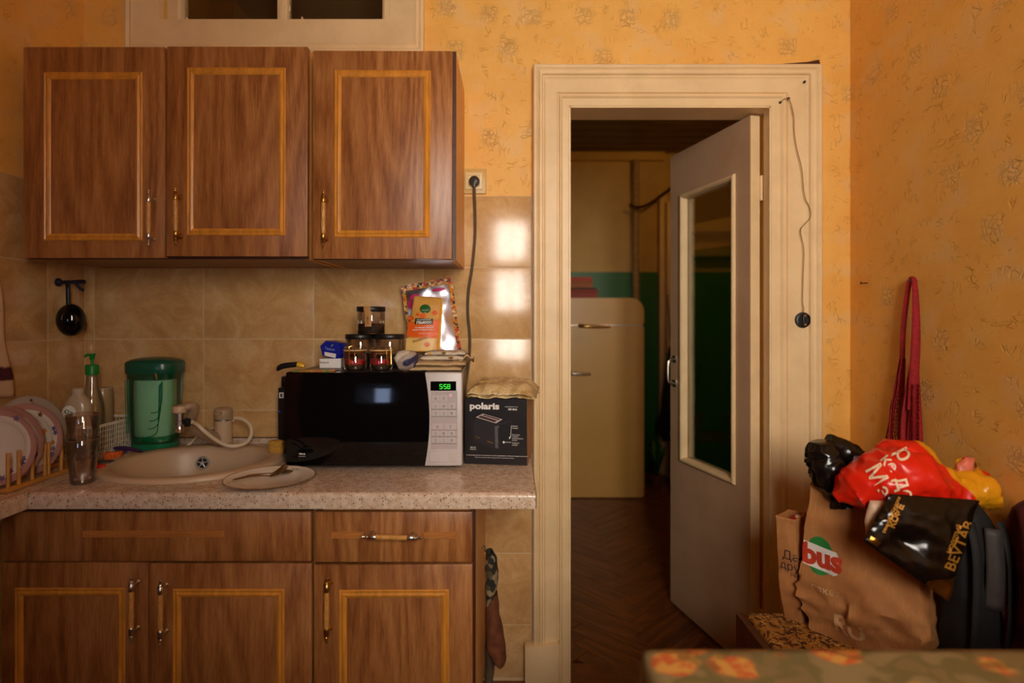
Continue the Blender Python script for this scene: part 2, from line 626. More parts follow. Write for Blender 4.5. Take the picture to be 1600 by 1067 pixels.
M = {}
M['wallpaper'] = make_wallpaper()
M['tile'] = make_tile()
M['grout'] = gmat('grout', srgb(214, 186, 144), 0.8, amount=0.1)
M['wood'] = make_wood('oak_laminate', srgb(126, 72, 32), srgb(162, 103, 54), srgb(190, 132, 78))
M['wood_h'] = make_wood('oak_laminate_flat', srgb(126, 72, 32), srgb(162, 103, 54), srgb(190, 132, 78), axis=0)
M['inlay'] = gmat('orange_inlay', srgb(214, 142, 52), 0.32, amount=0.2, scale=60, stretch=(1, 1, 0.2))
M['carcass'] = gmat('carcass_board', srgb(232, 172, 96), 0.5, amount=0.08)
M['edge_brown'] = gmat('edge_band', srgb(74, 36, 20), 0.4, amount=0.15)
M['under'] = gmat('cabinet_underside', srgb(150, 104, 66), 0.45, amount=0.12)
M['counter'] = make_counter()
M['cream'] = make_paint('cream_paint', srgb(238, 208, 160))
M['door_paint'] = make_paint('door_paint', srgb(204, 168, 134), 0.38)
M['plaster'] = gmat('toned_down_ceiling', srgb(190, 150, 96), 0.8, amount=0.06, scale=8)  # unseen kitchen ceiling, toned down to weaken bounced light
M['rear'] = gmat('dark_unseen_rear', srgb(120, 84, 48), 0.7, amount=0.1, scale=4)  # unseen rear wall, coloured dark to keep bounced light low
M['kfloor'] = gmat('brown_lino', srgb(122, 74, 38), 0.5, amount=0.25, scale=12)
M['dark'] = gmat('dark_gap', srgb(26, 16, 10), 0.7, amount=0.2)
M['sink'] = gmat('beige_composite', srgb(206, 176, 142), 0.36, amount=0.06, scale=300)
M['chrome'] = gmat('chrome', srgb(226, 222, 216), 0.27, 1.0, amount=0.06, scale=40)
M['brass'] = gmat('brass', srgb(196, 156, 84), 0.28, 1.0, amount=0.12, scale=60)
M['handle_wood'] = gmat('handle_wood', srgb(206, 146, 72), 0.4, amount=0.18, scale=80)
M['steel'] = gmat('brushed_steel', srgb(190, 180, 168), 0.34, 1.0, amount=0.1, scale=60)
M['black_gloss'] = gmat('black_glass', srgb(8, 8, 10), 0.06, amount=0.2)
M['black'] = gmat('black_plastic', srgb(20, 18, 18), 0.4, amount=0.2)
M['charcoal'] = gmat('charcoal_metal', srgb(44, 40, 38), 0.35, amount=0.1)
M['silver'] = gmat('silver_plastic', srgb(196, 186, 184), 0.38, amount=0.04)
M['silver2'] = gmat('silver_keypad', srgb(180, 166, 164), 0.45, amount=0.04)
M['white'] = gmat('white_plastic', srgb(226, 216, 196), 0.4, amount=0.05)
M['ivory'] = gmat('ivory_plastic', srgb(228, 202, 150), 0.35, amount=0.05)
M['ink'] = gmat('dark_ink', srgb(40, 36, 38), 0.6, amount=0.1)
M['print_white'] = gmat('white_print', srgb(232, 226, 220), 0.5, amount=0.04)
M['green_paint'] = gmat('green_wall_paint', srgb(34, 108, 38), 0.4, amount=0.12, scale=5)
M['hall_wall'] = gmat('hall_whitewash', srgb(210, 176, 106), 0.7, amount=0.1, scale=4)
M['fridge'] = gmat('fridge_enamel', srgb(214, 164, 84), 0.35, amount=0.05, scale=3)
M['parquet'] = make_wood('parquet_block', srgb(74, 34, 12), srgb(112, 58, 22), srgb(142, 82, 34), 0.3, axis=1, scale=0.8)
M['dark_board'] = make_wood('dark_ceiling_board', srgb(60, 36, 16), srgb(92, 60, 28), srgb(120, 84, 42), 0.35, axis=0)
M['pane'] = thin_glass('clear_pane', (0.93, 0.95, 0.92, 1))
M['glass'] = thin_glass('jar_glass', (0.90, 0.88, 0.84, 1), 0.03, 1.3)
M['tumbler'] = thin_glass('smoky_tumbler_glass', (0.955, 0.93, 0.90, 1), 0.04, 1.6, 0.05, srgb(214, 180, 156))
# ================================================================== ROOM SHELL
XL, XR = -1.533, 1.2125        # left and right wall faces
CEIL = 3.05
PB = WALL + 0.006              # papered face of the back wall, tiles stand 6 mm proud
DX0, DX1, DZ = 0.203, 0.912, 2.045   # doorway
TX0, TX1, TZ0, TZ1 = X(262, WALL), X(616, WALL), Z(62, WALL), 2.92   # transom opening

mb = MB()
y0, y1 = PB, PB + 0.10
mb.box(XL - 0.1, TX0, y0, y1, 0, CEIL)
mb.box(TX0, TX1, y0, y1, 0, TZ0)
mb.box(TX0, TX1, y0, y1, TZ1, CEIL)
mb.box(TX1, DX0, y0, y1, 0, CEIL)
mb.box(DX0, DX1, y0, y1, DZ, CEIL)
mb.box(DX1, XR + 0.1, y0, y1, 0, CEIL)
wall_back = struct('wall_back', mb, M['wallpaper'], smooth=0)

mb = MB().box(XL - 0.1, XL, REAR, PB, 0, CEIL)
wall_left = struct('wall_left', mb, M['wallpaper'], smooth=0)
mb = MB().box(XR, XR + 0.1, REAR, PB, 0, CEIL)
wall_right = struct('wall_right', mb, M['wallpaper'], smooth=0)
mb = MB()
mb.box(XL - 0.1, GLINT_WIN[0], REAR - REVEAL - 0.05, REAR, 0, CEIL)
mb.box(GLINT_WIN[1], WIN[0], REAR - REVEAL - 0.05, REAR, 0, CEIL)
mb.box(GLINT_WIN[0], GLINT_WIN[1], REAR - REVEAL - 0.05, REAR, 0, GLINT_WIN[2])
mb.box(GLINT_WIN[0], GLINT_WIN[1], REAR - REVEAL - 0.05, REAR, GLINT_WIN[3], CEIL)
mb.box(WIN[1], XR + 0.1, REAR - REVEAL - 0.05, REAR, 0, CEIL)
mb.box(WIN[0], WIN[1], REAR - REVEAL - 0.05, REAR, 0, WIN[2])
mb.box(WIN[0], WIN[1], REAR - REVEAL - 0.05, REAR, WIN[3], CEIL)
struct('wall_rear', mb, M['rear'], smooth=0)
struct('floor', MB().box(XL - 0.1, XR + 0.1, REAR - REVEAL - 0.05, PB + 0.1, -0.1, 0), M['kfloor'], smooth=0)
struct('ceiling', MB().box(XL - 0.1, XR + 0.1, REAR - REVEAL - 0.05, PB + 0.1, CEIL, CEIL + 0.1), M['plaster'], smooth=0)

# kitchen window behind the camera: frame and two panes
w2 = struct('window_2', loc=((WIN[0] + WIN[1]) / 2, REAR - REVEAL, WIN[2]))
ww, wh = WIN[1] - WIN[0], WIN[3] - WIN[2]
mb = MB().frame(-ww / 2, ww / 2, 0, wh, [(0, -0.03), (0, 0.03), (0.06, 0.03), (0.06, -0.03)], 0)
mb.box(-0.04, 0.04, -0.03, 0.03, 0.05, wh - 0.05)
obj('window_frame', mb, M['cream'], w2, smooth=0)
for s in (-1, 1):
    mb = MB().box(min(s * 0.04, s * (ww / 2 - 0.06)), max(s * 0.04, s * (ww / 2 - 0.06)), -0.002, 0.002, 0.06, wh - 0.06)
    obj('pane', mb, M['pane'], w2, smooth=0)

w3 = struct('added_window', loc=((GLINT_WIN[0] + GLINT_WIN[1]) / 2, REAR - REVEAL, GLINT_WIN[2]))  # unseen window added to show as a blob in the microwave door
vw, vh = GLINT_WIN[1] - GLINT_WIN[0], GLINT_WIN[3] - GLINT_WIN[2]
obj('window_frame', MB().frame(-vw / 2, vw / 2, 0, vh, [(0, -0.02), (0, 0.02), (0.025, 0.02), (0.025, -0.02)], 0), M['cream'], w3, smooth=0)
obj('pane', MB().box(-vw / 2 + 0.02, vw / 2 - 0.02, -0.002, 0.002, 0.02, vh - 0.02), thin_glass('blue_grey_pane', (0.30, 0.36, 0.46, 1)), w3, smooth=0)  # pane tinted to dim and blue that reflection

# ---- wall tiles, each one a piece
TP, TWD, TT = 0.2556, 0.3913, Z(306, WALL)
def tile_mesh(w, h):
    mb = MB()
    mb.box(-w / 2, w / 2, 0, 0.006, -h / 2, h / 2)
    top = [e for e in mb.bm.edges if all(v.co.y < 0.001 for v in e.verts)]
    bmesh.ops.bevel(mb.bm, geom=top, offset=0.0022, segments=2, profile=0.6, affect='EDGES')
    me = bpy.data.meshes.new('tile')
    bmesh.ops.recalc_face_normals(mb.bm, faces=mb.bm.faces)
    mb.bm.to_mesh(me); mb.bm.free()
    me.materials.append(M['tile'])
    me.shade_smooth(); me.set_sharp_from_angle(angle=math.radians(50))
    return me
tm = {}
def put_tile(parent, u0, u1, z0, z1, side):
    g = 0.0016
    w, h = round(u1 - u0 - 2 * g, 4), round(z1 - z0 - 2 * g, 4)
    if (w, h) not in tm:
        tm[(w, h)] = tile_mesh(w, h)
    o = bpy.data.objects.new('tile', tm[(w, h)])
    COL.objects.link(o)
    o.parent = parent
    j = [random.uniform(-1, 1) for _ in range(3)]
    if side == 'back':
        o.location = ((u0 + u1) / 2, WALL + 0.0004 * j[0], (z0 + z1) / 2)
        o.rotation_euler = (0.0022 * j[1], 0, 0.0022 * j[2])
    else:
        o.location = (XL + 0.006 + 0.0004 * j[0], (u0 + u1) / 2, (z0 + z1) / 2)
        o.rotation_euler = (0, 0.0022 * j[1], PI / 2 + 0.0022 * j[2])
xs = [XL + 0.006] + [X(p_, WALL) for p_ in (147, 318, 490, 661)] + [0.0705]
for r in range(7):
    z1 = TT - r * TP
    for k in range(5):
        if r > 3 and k < 4:
            continue
        put_tile(wall_back, xs[k], xs[k + 1], max(0.01, z1 - TP), z1, 'back')
ys = [WALL, 1.887, 1.887 - TWD, 1.887 - 2 * TWD]
for r in range(4):
    z1 = TT - r * TP
    for k in range(3):
        put_tile(wall_left, ys[k + 1], ys[k], z1 - TP, z1, 'left')
# grout beds behind the tiles
obj('grout_bed', MB().box(XL, 0.0715, WALL + 0.0015, PB + 0.001, 0.0, TT), M['grout'], wall_back, smooth=0)
obj('grout_bed', MB().box(XL - 0.001, XL + 0.0045, 0.7, WALL, 0.66, TT), M['grout'], wall_left, smooth=0)
obj('edge_strip', MB().box(0.0712, 0.0752, WALL - 0.004, PB, 0.0, TT + 0.002), gmat('edge_strip_metal', srgb(206, 196, 188), 0.4), wall_back, smooth=0)
# torn wallpaper edge above the casing's right corner
mb = MB().prism([(X(1226, WALL), Z(98.5, WALL)), (X(1283, WALL), Z(100, WALL)), (X(1281, WALL), Z(92.5, WALL)), (X(1262, WALL), Z(96, WALL))], PB - 0.002, PB + 0.001)
obj('wallpaper_tear', mb, M['edge_brown'], wall_back, smooth=0)

# ---- door casing
YC = WALL - 0.028
cx0, cx1, cz1 = X(833, YC), X(1284, YC), Z(101, YC)
ix0, ix1 = X(890, YC), X(1203, YC)
trim = struct('trim_1', loc=((cx0 + cx1) / 2, YC, 0))
ox = (cx0 + cx1) / 2
cw = ix0 - cx0
prof = [(0, -0.034), (0, 0.006), (0.004, 0.012), (0.012, 0.012), (0.016, 0.007), (0.020, 0.004), (0.023, 0.012), (0.031, 0.012), (0.034, 0.003), (0.038, 0.004), (0.044, -0.001),
        (0.084, 0.001), (0.087, -0.006), (0.091, -0.006), (0.093, 0.006), (0.099, 0.008), (0.104, 0.002), (cw - 0.004, 0.002), (cw, -0.002), (cw, -0.034)]
def casing_piece(which):
    mb = MB()
    sc_r = (cx1 - ix1) / cw
    zt = cz1
    rings = []
    topw = (cz1 - Z(167, YC)) / cw
    for (t_, h) in prof:
        y = YC - h
        L, R, T = cx0 + t_, cx1 - t_ * sc_r, zt - t_ * topw
        if which == 'left':
            rings.append([(L, y, 0.0), (L, y, T)])
        elif which == 'right':
            rings.append([(R, y, 0.0), (R, y, T)])
        else:
            rings.append([(L, y, T), (R, y, T)])
    vs = [[mb.bm.verts.new((a - ox, b - YC, c)) for a, b, c in r_] for r_ in rings]
    for A, B in zip(vs, vs[1:] + vs[:1]):
        mb._face([A[0], A[1], B[1], B[0]])
    mb._face([v[0] for v in vs]); mb._face([v[1] for v in vs])
    return mb
for w_ in ('left', 'right', 'top'):
    nm = 'casing_head' if w_ == 'top' else 'casing_jamb'
    obj(nm, casing_piece(w_), M['cream'], trim, smooth=25)
# plinth block at the foot of the left jamb
px0, px1, pz = X(820, YC - 0.02), X(874, YC - 0.02), Z(1012, YC - 0.02)
mb = MB().prism([(px0 - ox, 0), (px1 - ox, 0), (px1 - ox, pz + 0.012), (px0 - ox, pz)], -0.022, 0.02)
bmesh.ops.bevel(mb.bm, geom=list(mb.bm.edges), offset=0.003, segments=2, profile=0.5, affect='EDGES')
obj('plinth_block', mb, M['cream'], trim)
# jamb lining inside the doorway
mb = MB()
mb.box(DX0 - 0.004 - ox, DX0 + 0.004 - ox, 0.0, 0.125, 0, DZ)
mb.box(DX1 - 0.004 - ox, DX1 + 0.014 - ox, 0.0, 0.045, 0, DZ)
mb.box(DX0 - ox, DX1 - ox, 0.0, 0.125, DZ - 0.006, DZ + 0.01)
obj('jamb_lining', mb, M['cream'], trim, smooth=0)

# ---- transom window above the cupboards
tw = struct('window_1', loc=(X(440, WALL), WALL, Z(62, WALL)))
lx, lz = tw.location.x, tw.location.z
mb = MB().frame(X(200, WALL) - lx, X(663, WALL) - lx, Z(86, WALL) - lz, TZ1 + 0.13 - lz,
                [(0, -0.004), (0, 0.022), (0.008, 0.026), (0.018, 0.020), (0.026, 0.026), (0.034, 0.022), (0.05, 0.018), (0.12, 0.016), (0.125, -0.004)], 0)
obj('casing', mb, M['cream'], tw, smooth=25)
mb = MB().frame(X(262, WALL) - lx, X(619, WALL) - lx, Z(60, WALL) - lz, TZ1 + 0.03 - lz,
                [(0, -0.04), (0, 0.004), (0.004, 0.008), (X(598, WALL) * 0 + 0.04, 0.008), (0.048, 0.002), (0.052, -0.012), (0.052, -0.04)], 0)
mb.box(X(434, WALL) - lx, X(450, WALL) - lx, -0.006, 0.035, 0.02, TZ1 - lz, 0.003)
mb.box(X(437.5, WALL) - lx, X(446, WALL) - lx, -0.011, 0.0, 0.02, TZ1 - lz, 0.003)
obj('sash', mb, M['cream'], tw, smooth=25)
for a, b in ((278, 436), (448, 606)):
    obj('pane', MB().box(X(a, WALL) - lx, X(b, WALL) - lx, 0.014, 0.018, 0.02, TZ1 - lz), M['pane'], tw, smooth=0)
# flakes of old paint along the putty
for a, b in ((289, 34), (470, 33), (450, 16), (375, 47)):
    mb = MB().prism([(0, 0), (0.006, 0.003), (0.004, 0.02), (-0.002, 0.022)], 0.009, 0.0115)
    mb.xf(Matrix.Translation((X(a, WALL) - lx, 0, Z(b, WALL) - lz)))
    obj('paint_flake', mb, M['cream'], tw, smooth=0)

# dark room behind the transom
mb = MB()
dy0, dy1 = PB + 0.1, PB + 1.1
mb.box(XL, 0.06, dy1, dy1 + 0.05, 1.9, CEIL)
mb.box(XL - 0.05, XL, dy0, dy1, 1.9, CEIL)
mb.box(0.06, 0.11, dy0, dy1 + 0.05, 1.85, CEIL)
mb.box(XL, 0.06, dy0, dy1, CEIL, CEIL + 0.05)
mb.box(XL, 0.06, dy0, dy1, 1.85, 1.9)
struct('wall_beyond', mb, gmat('bathroom_paint', srgb(118, 84, 48), 0.7, amount=0.2, scale=3), smooth=0)

# ---- hall behind the door
HX0, HX1, HY0, HY1, HC = 0.11, 2.7, PB + 0.1, 4.85, 2.70
GZ = Z(425, HY1)
mb = MB()
mb.box(HX0, HX1, HY1, HY1 + 0.1, -0.1, GZ)
mb.mi = 1
mb.box(HX0, HX1, HY1, HY1 + 0.1, GZ, HC + 0.3)
wall_far = struct('wall_far', mb, [M['green_paint'], M['hall_wall']], smooth=0)
mb = MB()
mb.box(HX1, HX1 + 0.1, HY0, HY1, -0.1, GZ)
mb.mi = 1
mb.box(HX1, HX1 + 0.1, HY0, HY1, GZ, HC + 0.3)
mb.box(DX1 + 0.06, HX1, HY0 - 0.01, HY0 + 0.01, -0.1, HC + 0.3)
struct('wall_hall_right', mb, [M['green_paint'], M['hall_wall']], smooth=0)
mb = MB()
mb.box(HX0 - 0.05, HX0, PB + 0.05, HY1, -0.1, GZ)
mb.mi = 1
mb.box(HX0 - 0.05, HX0, PB + 0.05, HY1, GZ, HC + 0.3)
struct('wall_hall_left', mb, [M['green_paint'], M['hall_wall']], smooth=0)
ch = struct('ceiling_hall', MB().box(HX0 - 0.05, HX1 + 0.1, HY0, HY1 + 0.1, HC + 0.02, HC + 0.4), M['dark'], smooth=0)
k = 0
yy = HY1
while yy > HY0 + 0.05:
    mb = MB().box(HX0, HX1, yy - 0.148, yy - 0.002, HC, HC + 0.02, 0.003)
    obj('ceiling_board', mb, M['dark_board'], ch)
    yy -= 0.15
# boxed beam where the ceiling meets the far wall
obj('cornice', MB().box(HX0, 1.28, HY1 - 0.05, HY1, HC - 0.07, HC), M['hall_wall'], wall_far, smooth=0)
# painted pipe and stray cable on the far wall
mb = MB().tube([(X(994, 4.79), 4.80, 0.1), (X(994, 4.79), 4.80, HC - 0.07)], 0.03, 12)
obj('pipe', mb, gmat('pipe_paint', srgb(176, 146, 96), 0.5), wall_far)
mb = MB().tube(curve_pts([W(983, 320, 4.74), W(997, 324, 4.72), W(1015, 318, 4.72), W(1040, 300, 4.72), W(1062, 282, 4.74)], 16), 0.012, 6)
obj('cable', mb, M['edge_brown'], wall_far)
# cream casing of another doorway beside the green wall
mb = MB().box(X(1030, 4.8), X(1041, 4.8), 4.78, HY1, 0, 2.35, 0.004)
mb.box(X(1041, 4.74), X(1064, 4.74), 4.72, HY1, 0, 2.27, 0.006)
struct('trim_2', mb, M['cream'])

# parquet floor: herringbone blocks
fl = struct('floor_hall', MB().box(HX0 - 0.05, HX1 + 0.1, PB - 0.02, HY1 + 0.1, -0.1, -0.014), M['dark'], smooth=0)
L_, B_ = 0.36, 0.072
pm = MB().box(-B_ / 2 + 0.0008, B_ / 2 - 0.0008, -L_ / 2 + 0.0008, L_ / 2 - 0.0008, -0.014, 0, 0.0012, 1)
o0 = obj('parquet_block', pm, M['parquet'], fl)
pmesh = o0.data
first = True
cnt = []
rot = math.radians(45)
for i in range(-60, 60):
    for j in range(-8, 9):
        for cxp, cyp, rr in ((i * B_ + 2 * L_ * j + L_ / 2, i * B_ + B_ / 2, PI / 2), (L_ + i * B_ + 2 * L_ * j + B_ / 2, B_ - L_ / 2 + i * B_, 0.0)):
            cnt.append((0.55 + cxp * math.cos(rot) - cyp * math.sin(rot), 3.0 + cxp * math.sin(rot) + cyp * math.cos(rot), rr + rot))
seen = [c for c in cnt if HX0 - 0.1 < c[0] < HX1 + 0.1 and PB - 0.0 < c[1] < HY1 + 0.1]
seen.sort(key=lambda c: abs(c[0] - 0.2 * c[1]) * 0.7 + c[1] * 0.25)
rest = [c for c in cnt if c not in set(seen[:290]) and HX0 - 0.1 < c[0] < HX1 + 0.1 and PB - 0.0 < c[1] < HY1 + 0.1]
for c in seen[:290]:
    if first:
        o = o0; first = False
    else:
        o = o0.copy(); COL.objects.link(o)
    o.location = (c[0], c[1], random.uniform(-0.0006, 0.0004))
    o.rotation_euler = (random.uniform(-.002, .002), random.uniform(-.002, .002), c[2])
mb = MB()
for c in rest:
    mb.box(-B_ / 2 + 0.001, B_ / 2 - 0.001, -L_ / 2 + 0.001, L_ / 2 - 0.001, -0.014, 0, M=Matrix.Translation((c[0], c[1], 0)) @ Matrix.Rotation(c[2], 4, 'Z'))
tag(obj('parquet_field', mb, M['parquet'], fl, smooth=0), kind='stuff')

# ---- glazed door leaf standing open into the hall
hp = Vector((0.864, 2.08, 0))
ang = math.atan2(0.53, -0.142)
d1 = struct('door_1', loc=hp)
d1.rotation_euler = (0, 0, ang)
# local x runs from hinge to free edge, local -y... the seen face is at local +y
LW, LT, LH0, LH1 = 0.55, 0.04, 0.012, 2.032
gx0, gx1, gz0, gz1 = 0.10, 0.445, 0.685, 1.825
mb = MB()
mb.box(0, gx0, -LT, 0, LH0, LH1)
mb.box(gx1, LW, -LT, 0, LH0, LH1)
mb.box(gx0, gx1, -LT, 0, LH0, gz0)
mb.box(gx0, gx1, -LT, 0, gz1, LH1)
obj('leaf', mb, M['door_paint'], d1, smooth=0)
mb = MB().frame(gx0 - 0.016, gx1 + 0.016, gz0 - 0.016, gz1 + 0.016, [(0, -0.001), (0, 0.006), (0.005, 0.011), (0.012, 0.011), (0.018, 0.004), (0.022, -0.012), (0.022, -0.02)], 0)
mb.xf(Matrix.Scale(-1, 4, Vector((0, 1, 0))))
obj('glazing_bead', mb, M['cream'], d1, smooth=25)
obj('pane', MB().box(gx0, gx1, -0.022, -0.018, gz0, gz1), M['pane'], d1, smooth=0)
hz = 1.06
mb = MB()
for dz in (-0.055, 0.055):
    mb.box(LW - 0.052, LW - 0.022, 0, 0.003, hz + dz - 0.016, hz + dz + 0.016, 0.001)
mb.tube(curve_pts([(LW - 0.037, 0.0, hz + 0.055), (LW - 0.037, 0.026, hz + 0.05), (LW - 0.037, 0.034, hz + 0.03), (LW - 0.037, 0.034, hz - 0.03), (LW - 0.037, 0.026, hz - 0.05), (LW - 0.037, 0.0, hz - 0.055)], 20), 0.005, 8)
obj('pull_handle', mb, M['steel'], d1)
for z_ in (0.19, 1.77):
    mb = MB().lathe([(0, -0.045), (0.006, -0.045), (0.007, -0.04), (0.007, 0.04), (0.006, 0.045), (0, 0.045)], 10, c=(-0.004, -LT - 0.004, z_))
    mb.box(-0.002, 0.0, -LT, -LT + 0.02, z_ - 0.045, z_ + 0.045)
    obj('hinge', mb, M['cream'], d1)
# cream edge strip of the leaf that faces the kitchen
obj('edge_strip', MB().box(-0.0015, 0.0, -LT + 0.001, -0.001, LH0, LH1), M['cream'], d1, smooth=0)

# hall lamp
lamp('hall_lamp_light', 'POINT', (1.35, 3.35, 2.58), (0, 0, 0), 9.0, (1.0, 0.50, 0.11), shadow_soft_size=0.08)
# ================================================================== CUPBOARDS
def door_panel(w, h, m0=0.0195):
    """slab front: local x centre, z from 0, front face at y = 0, back at y = m0"""
    return MB().box(-w / 2, w / 2, 0, m0, 0, h, 0.0022, 2)

M['inlay_pale'] = gmat('pale_inlay', srgb(186, 120, 60), 0.35, amount=0.15, scale=60, stretch=(0.2, 1, 1))
INLAY = [(0, -0.001), (0, 0.002), (0.003, 0.0045), (0.006, 0.002), (0.008, 0.002), (0.013, 0.0055), (0.018, 0.0035), (0.021, 0.0005), (0.021, -0.001)]
def handle_mesh(half=0.083, ends='steel', spread=0.046):
    """turned bar handle, axis z, standing 28 mm off the door"""
    mb = MB()
    mb.mi = 0
    G = 1.4
    tip = [(0, 0), (0.0022, 0.0006), (0.0028, 0.003), (0.0016, 0.0055), (0.0016, 0.010), (0.0042, 0.0115), (0.0046, 0.0135), (0.0030, 0.0155), (0.0030, 0.017), (0.0052, 0.019), (0.0052, 0.036), (0.0046, 0.0375)]
    off = -0.028
    mb.lathe([(r * G, -half + h) for r, h in tip], 12, c=(0, off, 0))
    mb.lathe([(r * G, half - h) for r, h in tip][::-1], 12, c=(0, off, 0))
    for s in (-1, 1):
        zc = s * (half - 0.024)
        mb.lathe([(0, 0.0), (0.0075, 0.0), (0.0082, -0.003), (0.0062, -0.006), (0.004, -0.008), (0.0038, -0.028)], 10, c=(0, 0, zc), axis='Y')
    mb.mi = 1
    n = 22
    L = half - 0.0372
    mb.lathe([(0.0046 * G, -L + 2 * L * i / n) for i in range(n + 1)], 20, c=(0, off, 0), lobes=4, lobe_amp=0.10, twist=150.0)
    me = bpy.data.meshes.new('handle')
    bmesh.ops.recalc_face_normals(mb.bm, faces=mb.bm.faces)
    mb.bm.to_mesh(me); mb.bm.free()
    me.materials.append(M['chrome'] if ends == 'steel' else M['brass']); me.materials.append(M['handle_wood'])
    me.shade_smooth(); me.set_sharp_from_angle(angle=math.radians(60))
    return me
HM = {k: handle_mesh(ends=k) for k in ('steel', 'brass')}
HM['drawer'] = handle_mesh(half=0.077, ends='steel')

def put_handle(parent, x, z, kind, horizontal=False, tilt=0.0):
    o = bpy.data.objects.new('handle', HM[kind])
    COL.objects.link(o)
    o.parent = parent
    o.location = (x, 0.0, z)
    o.rotation_euler = (0, PI / 2 + tilt if horizontal else tilt, 0)
    return o

def front(parent, root, name, a, b, top, bot, y, inlay=None, handle=None, kind='steel', tilt=0.0):
    """a door or drawer front between pixel columns a..b and rows top..bot at distance y"""
    w, h = X(b, y) - X(a, y), Z(top, y) - Z(bot, y)
    o = obj(name, door_panel(w, h), M['wood'], root)
    o.location = (X((a + b) / 2, y) - root.location.x, y - root.location.y, Z(bot, y) - root.location.z)
    o.rotation_euler = (0, tilt, 0)
    cxw, zb = X((a + b) / 2, y), Z(bot, y)
    if inlay:
        for (i0, i1, j0, j1) in inlay:
            mb = MB().frame(X(i0, y) - cxw, X(i1, y) - cxw, Z(j1, y) - zb, Z(j0, y) - zb, INLAY if (j1 - j0) > 40 else [(t_ * 0.5, h_ * 0.8) for t_, h_ in INLAY], 0.0)
            obj('moulding', mb, M['inlay'] if (j1 - j0) > 40 else M['inlay_pale'], o, smooth=30)
    if handle:
        hx, hy, hor = handle
        yh = y - 0.028
        # the bar stands 28 mm in front of the face, so place it at its own distance
        put_handle(o, X(hx, yh) - cxw, Z(hy, yh) - zb, kind, hor, 0.02 if hor else random.uniform(-.01, .01))
    return o

YU = 1.725      # door faces of the wall cupboards
def carcass(x0, x1, yf, z0, z1, shelf=True, side_m=None, open_top=False):
    t_ = 0.016
    parts = []
    mb = MB()
    yb = WALL - 0.001
    mb.box(x0, x0 + t_, yf, yb, z0, z1)
    mb.box(x1 - t_, x1, yf, yb, z0, z1)
    mb.box(x0 + t_, x1 - t_, yb - 0.004, yb, z0, z1)
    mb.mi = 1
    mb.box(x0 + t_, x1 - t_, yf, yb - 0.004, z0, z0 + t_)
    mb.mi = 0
    if not open_top:
        mb.box(x0 + t_, x1 - t_, yf, yb - 0.004, z1 - t_, z1)
    if shelf:
        mb.box(x0 + t_, x1 - t_, yf + 0.02, yb - 0.004, (z0 + z1) / 2, (z0 + z1) / 2 + t_)
    mb.mi = 2
    mb.box(x0 - 0.0005, x0 + t_, yf - 0.001, yf, z0, z1)
    mb.box(x1 - t_, x1 + 0.0005, yf - 0.001, yf, z0, z1)
    mb.box(x0 + t_, x1 - t_, yf - 0.001, yf, z0 - 0.0005, z0 + t_)
    return mb

def shift(mb, root):
    mb.xf(Matrix.Translation(-root.location))
    return mb

# wide wall cupboard with two doors
x0, x1 = X(37, YU), X(480, YU)
z0, z1 = Z(405, YU + 0.02), Z(76, YU + 0.02)
cu = thing('wall_cupboard', 'wide two-door oak wall cupboard hung above the sink', 'cupboard', ((x0 + x1) / 2, WALL, z0), group=None)
obj('body', shift(carcass(x0 + 0.002, x1 - 0.002, YU + 0.021, z0, z1), cu), [M['carcass'], M['under'], M['edge_brown']], cu, smooth=0)
front(None, cu, 'door', 36, 257.5, 73, 403, YU, [(69, 223, 113, 376)], (232, 340, False), 'steel', 0.0)
front(None, cu, 'door', 260, 480, 72.5, 400.5, YU - 0.002, [(292, 446, 106, 368)], (274, 337, False), 'brass', 0.002)
# narrow wall cupboard
x0, x1 = X(488, YU), X(712.5, YU + 0.02)
z0, z1 = Z(406, YU + 0.02), Z(80, YU + 0.02)
cu = thing('wall_cupboard', 'narrow single-door oak wall cupboard above the microwave', 'cupboard', ((x0 + x1) / 2, WALL, z0))
obj('body', shift(carcass(x0, x1, YU + 0.023, z0, z1), cu), [M['carcass'], M['under'], M['edge_brown']], cu, smooth=0)
front(None, cu, 'door', 488, 706, 79, 404.5, YU, [(522, 672, 110, 371)], (505, 341, False), 'brass', 0.003)

# base units
YB = 1.48
CZ = 0.85            # worktop surface
x0, x1 = X(6, YB), X(486, YB)
zb, zt = 0.0, CZ - 0.041
bu = thing('base_cupboard', 'two-door oak base cupboard below the sink with false drawer front', 'cupboard', ((x0 + x1) / 2, WALL, 0))
obj('body', shift(carcass(x0, x1 - 0.001, YB + 0.021, 0.1, zt, shelf=False, open_top=True), bu), [M['carcass'], M['under'], M['edge_brown']], bu, smooth=0)
obj('plinth', shift(MB().box(x0, x1, YB + 0.06, YB + 0.076, 0.0, 0.1), bu), M['edge_brown'], bu, smooth=0)
front(None, bu, 'drawer_front', 2, 485.5, 800, 877, YB, [(130, 350, 829, 839)])
front(None, bu, 'door', 2, 231, 879, 1182, YB, [(24, 196, 918, 1160)], (205, 952, False), 'steel')
front(None, bu, 'door', 232.5, 486, 880.5, 1182, YB, [(270, 444, 920, 1160)], (250, 957, False), 'steel', 0.002)
x0, x1 = X(491, YB), X(741, YB)
bu = thing('base_cupboard', 'single-door oak base cupboard with a drawer, below the microwave', 'cupboard', ((x0 + x1) / 2, WALL, 0))
obj('body', shift(carcass(x0, x1 + 0.002, YB + 0.021, 0.1, zt), bu), [M['carcass'], M['under'], M['edge_brown']], bu, smooth=0)
obj('plinth', shift(MB().box(x0, x1, YB + 0.06, YB + 0.076, 0.0, 0.1), bu), M['edge_brown'], bu, smooth=0)
front(None, bu, 'drawer', 492, 738, 800, 878.5, YB, [(518, 568, 831, 841), (660, 714, 831, 841)], (612, 839.5, True), 'drawer')
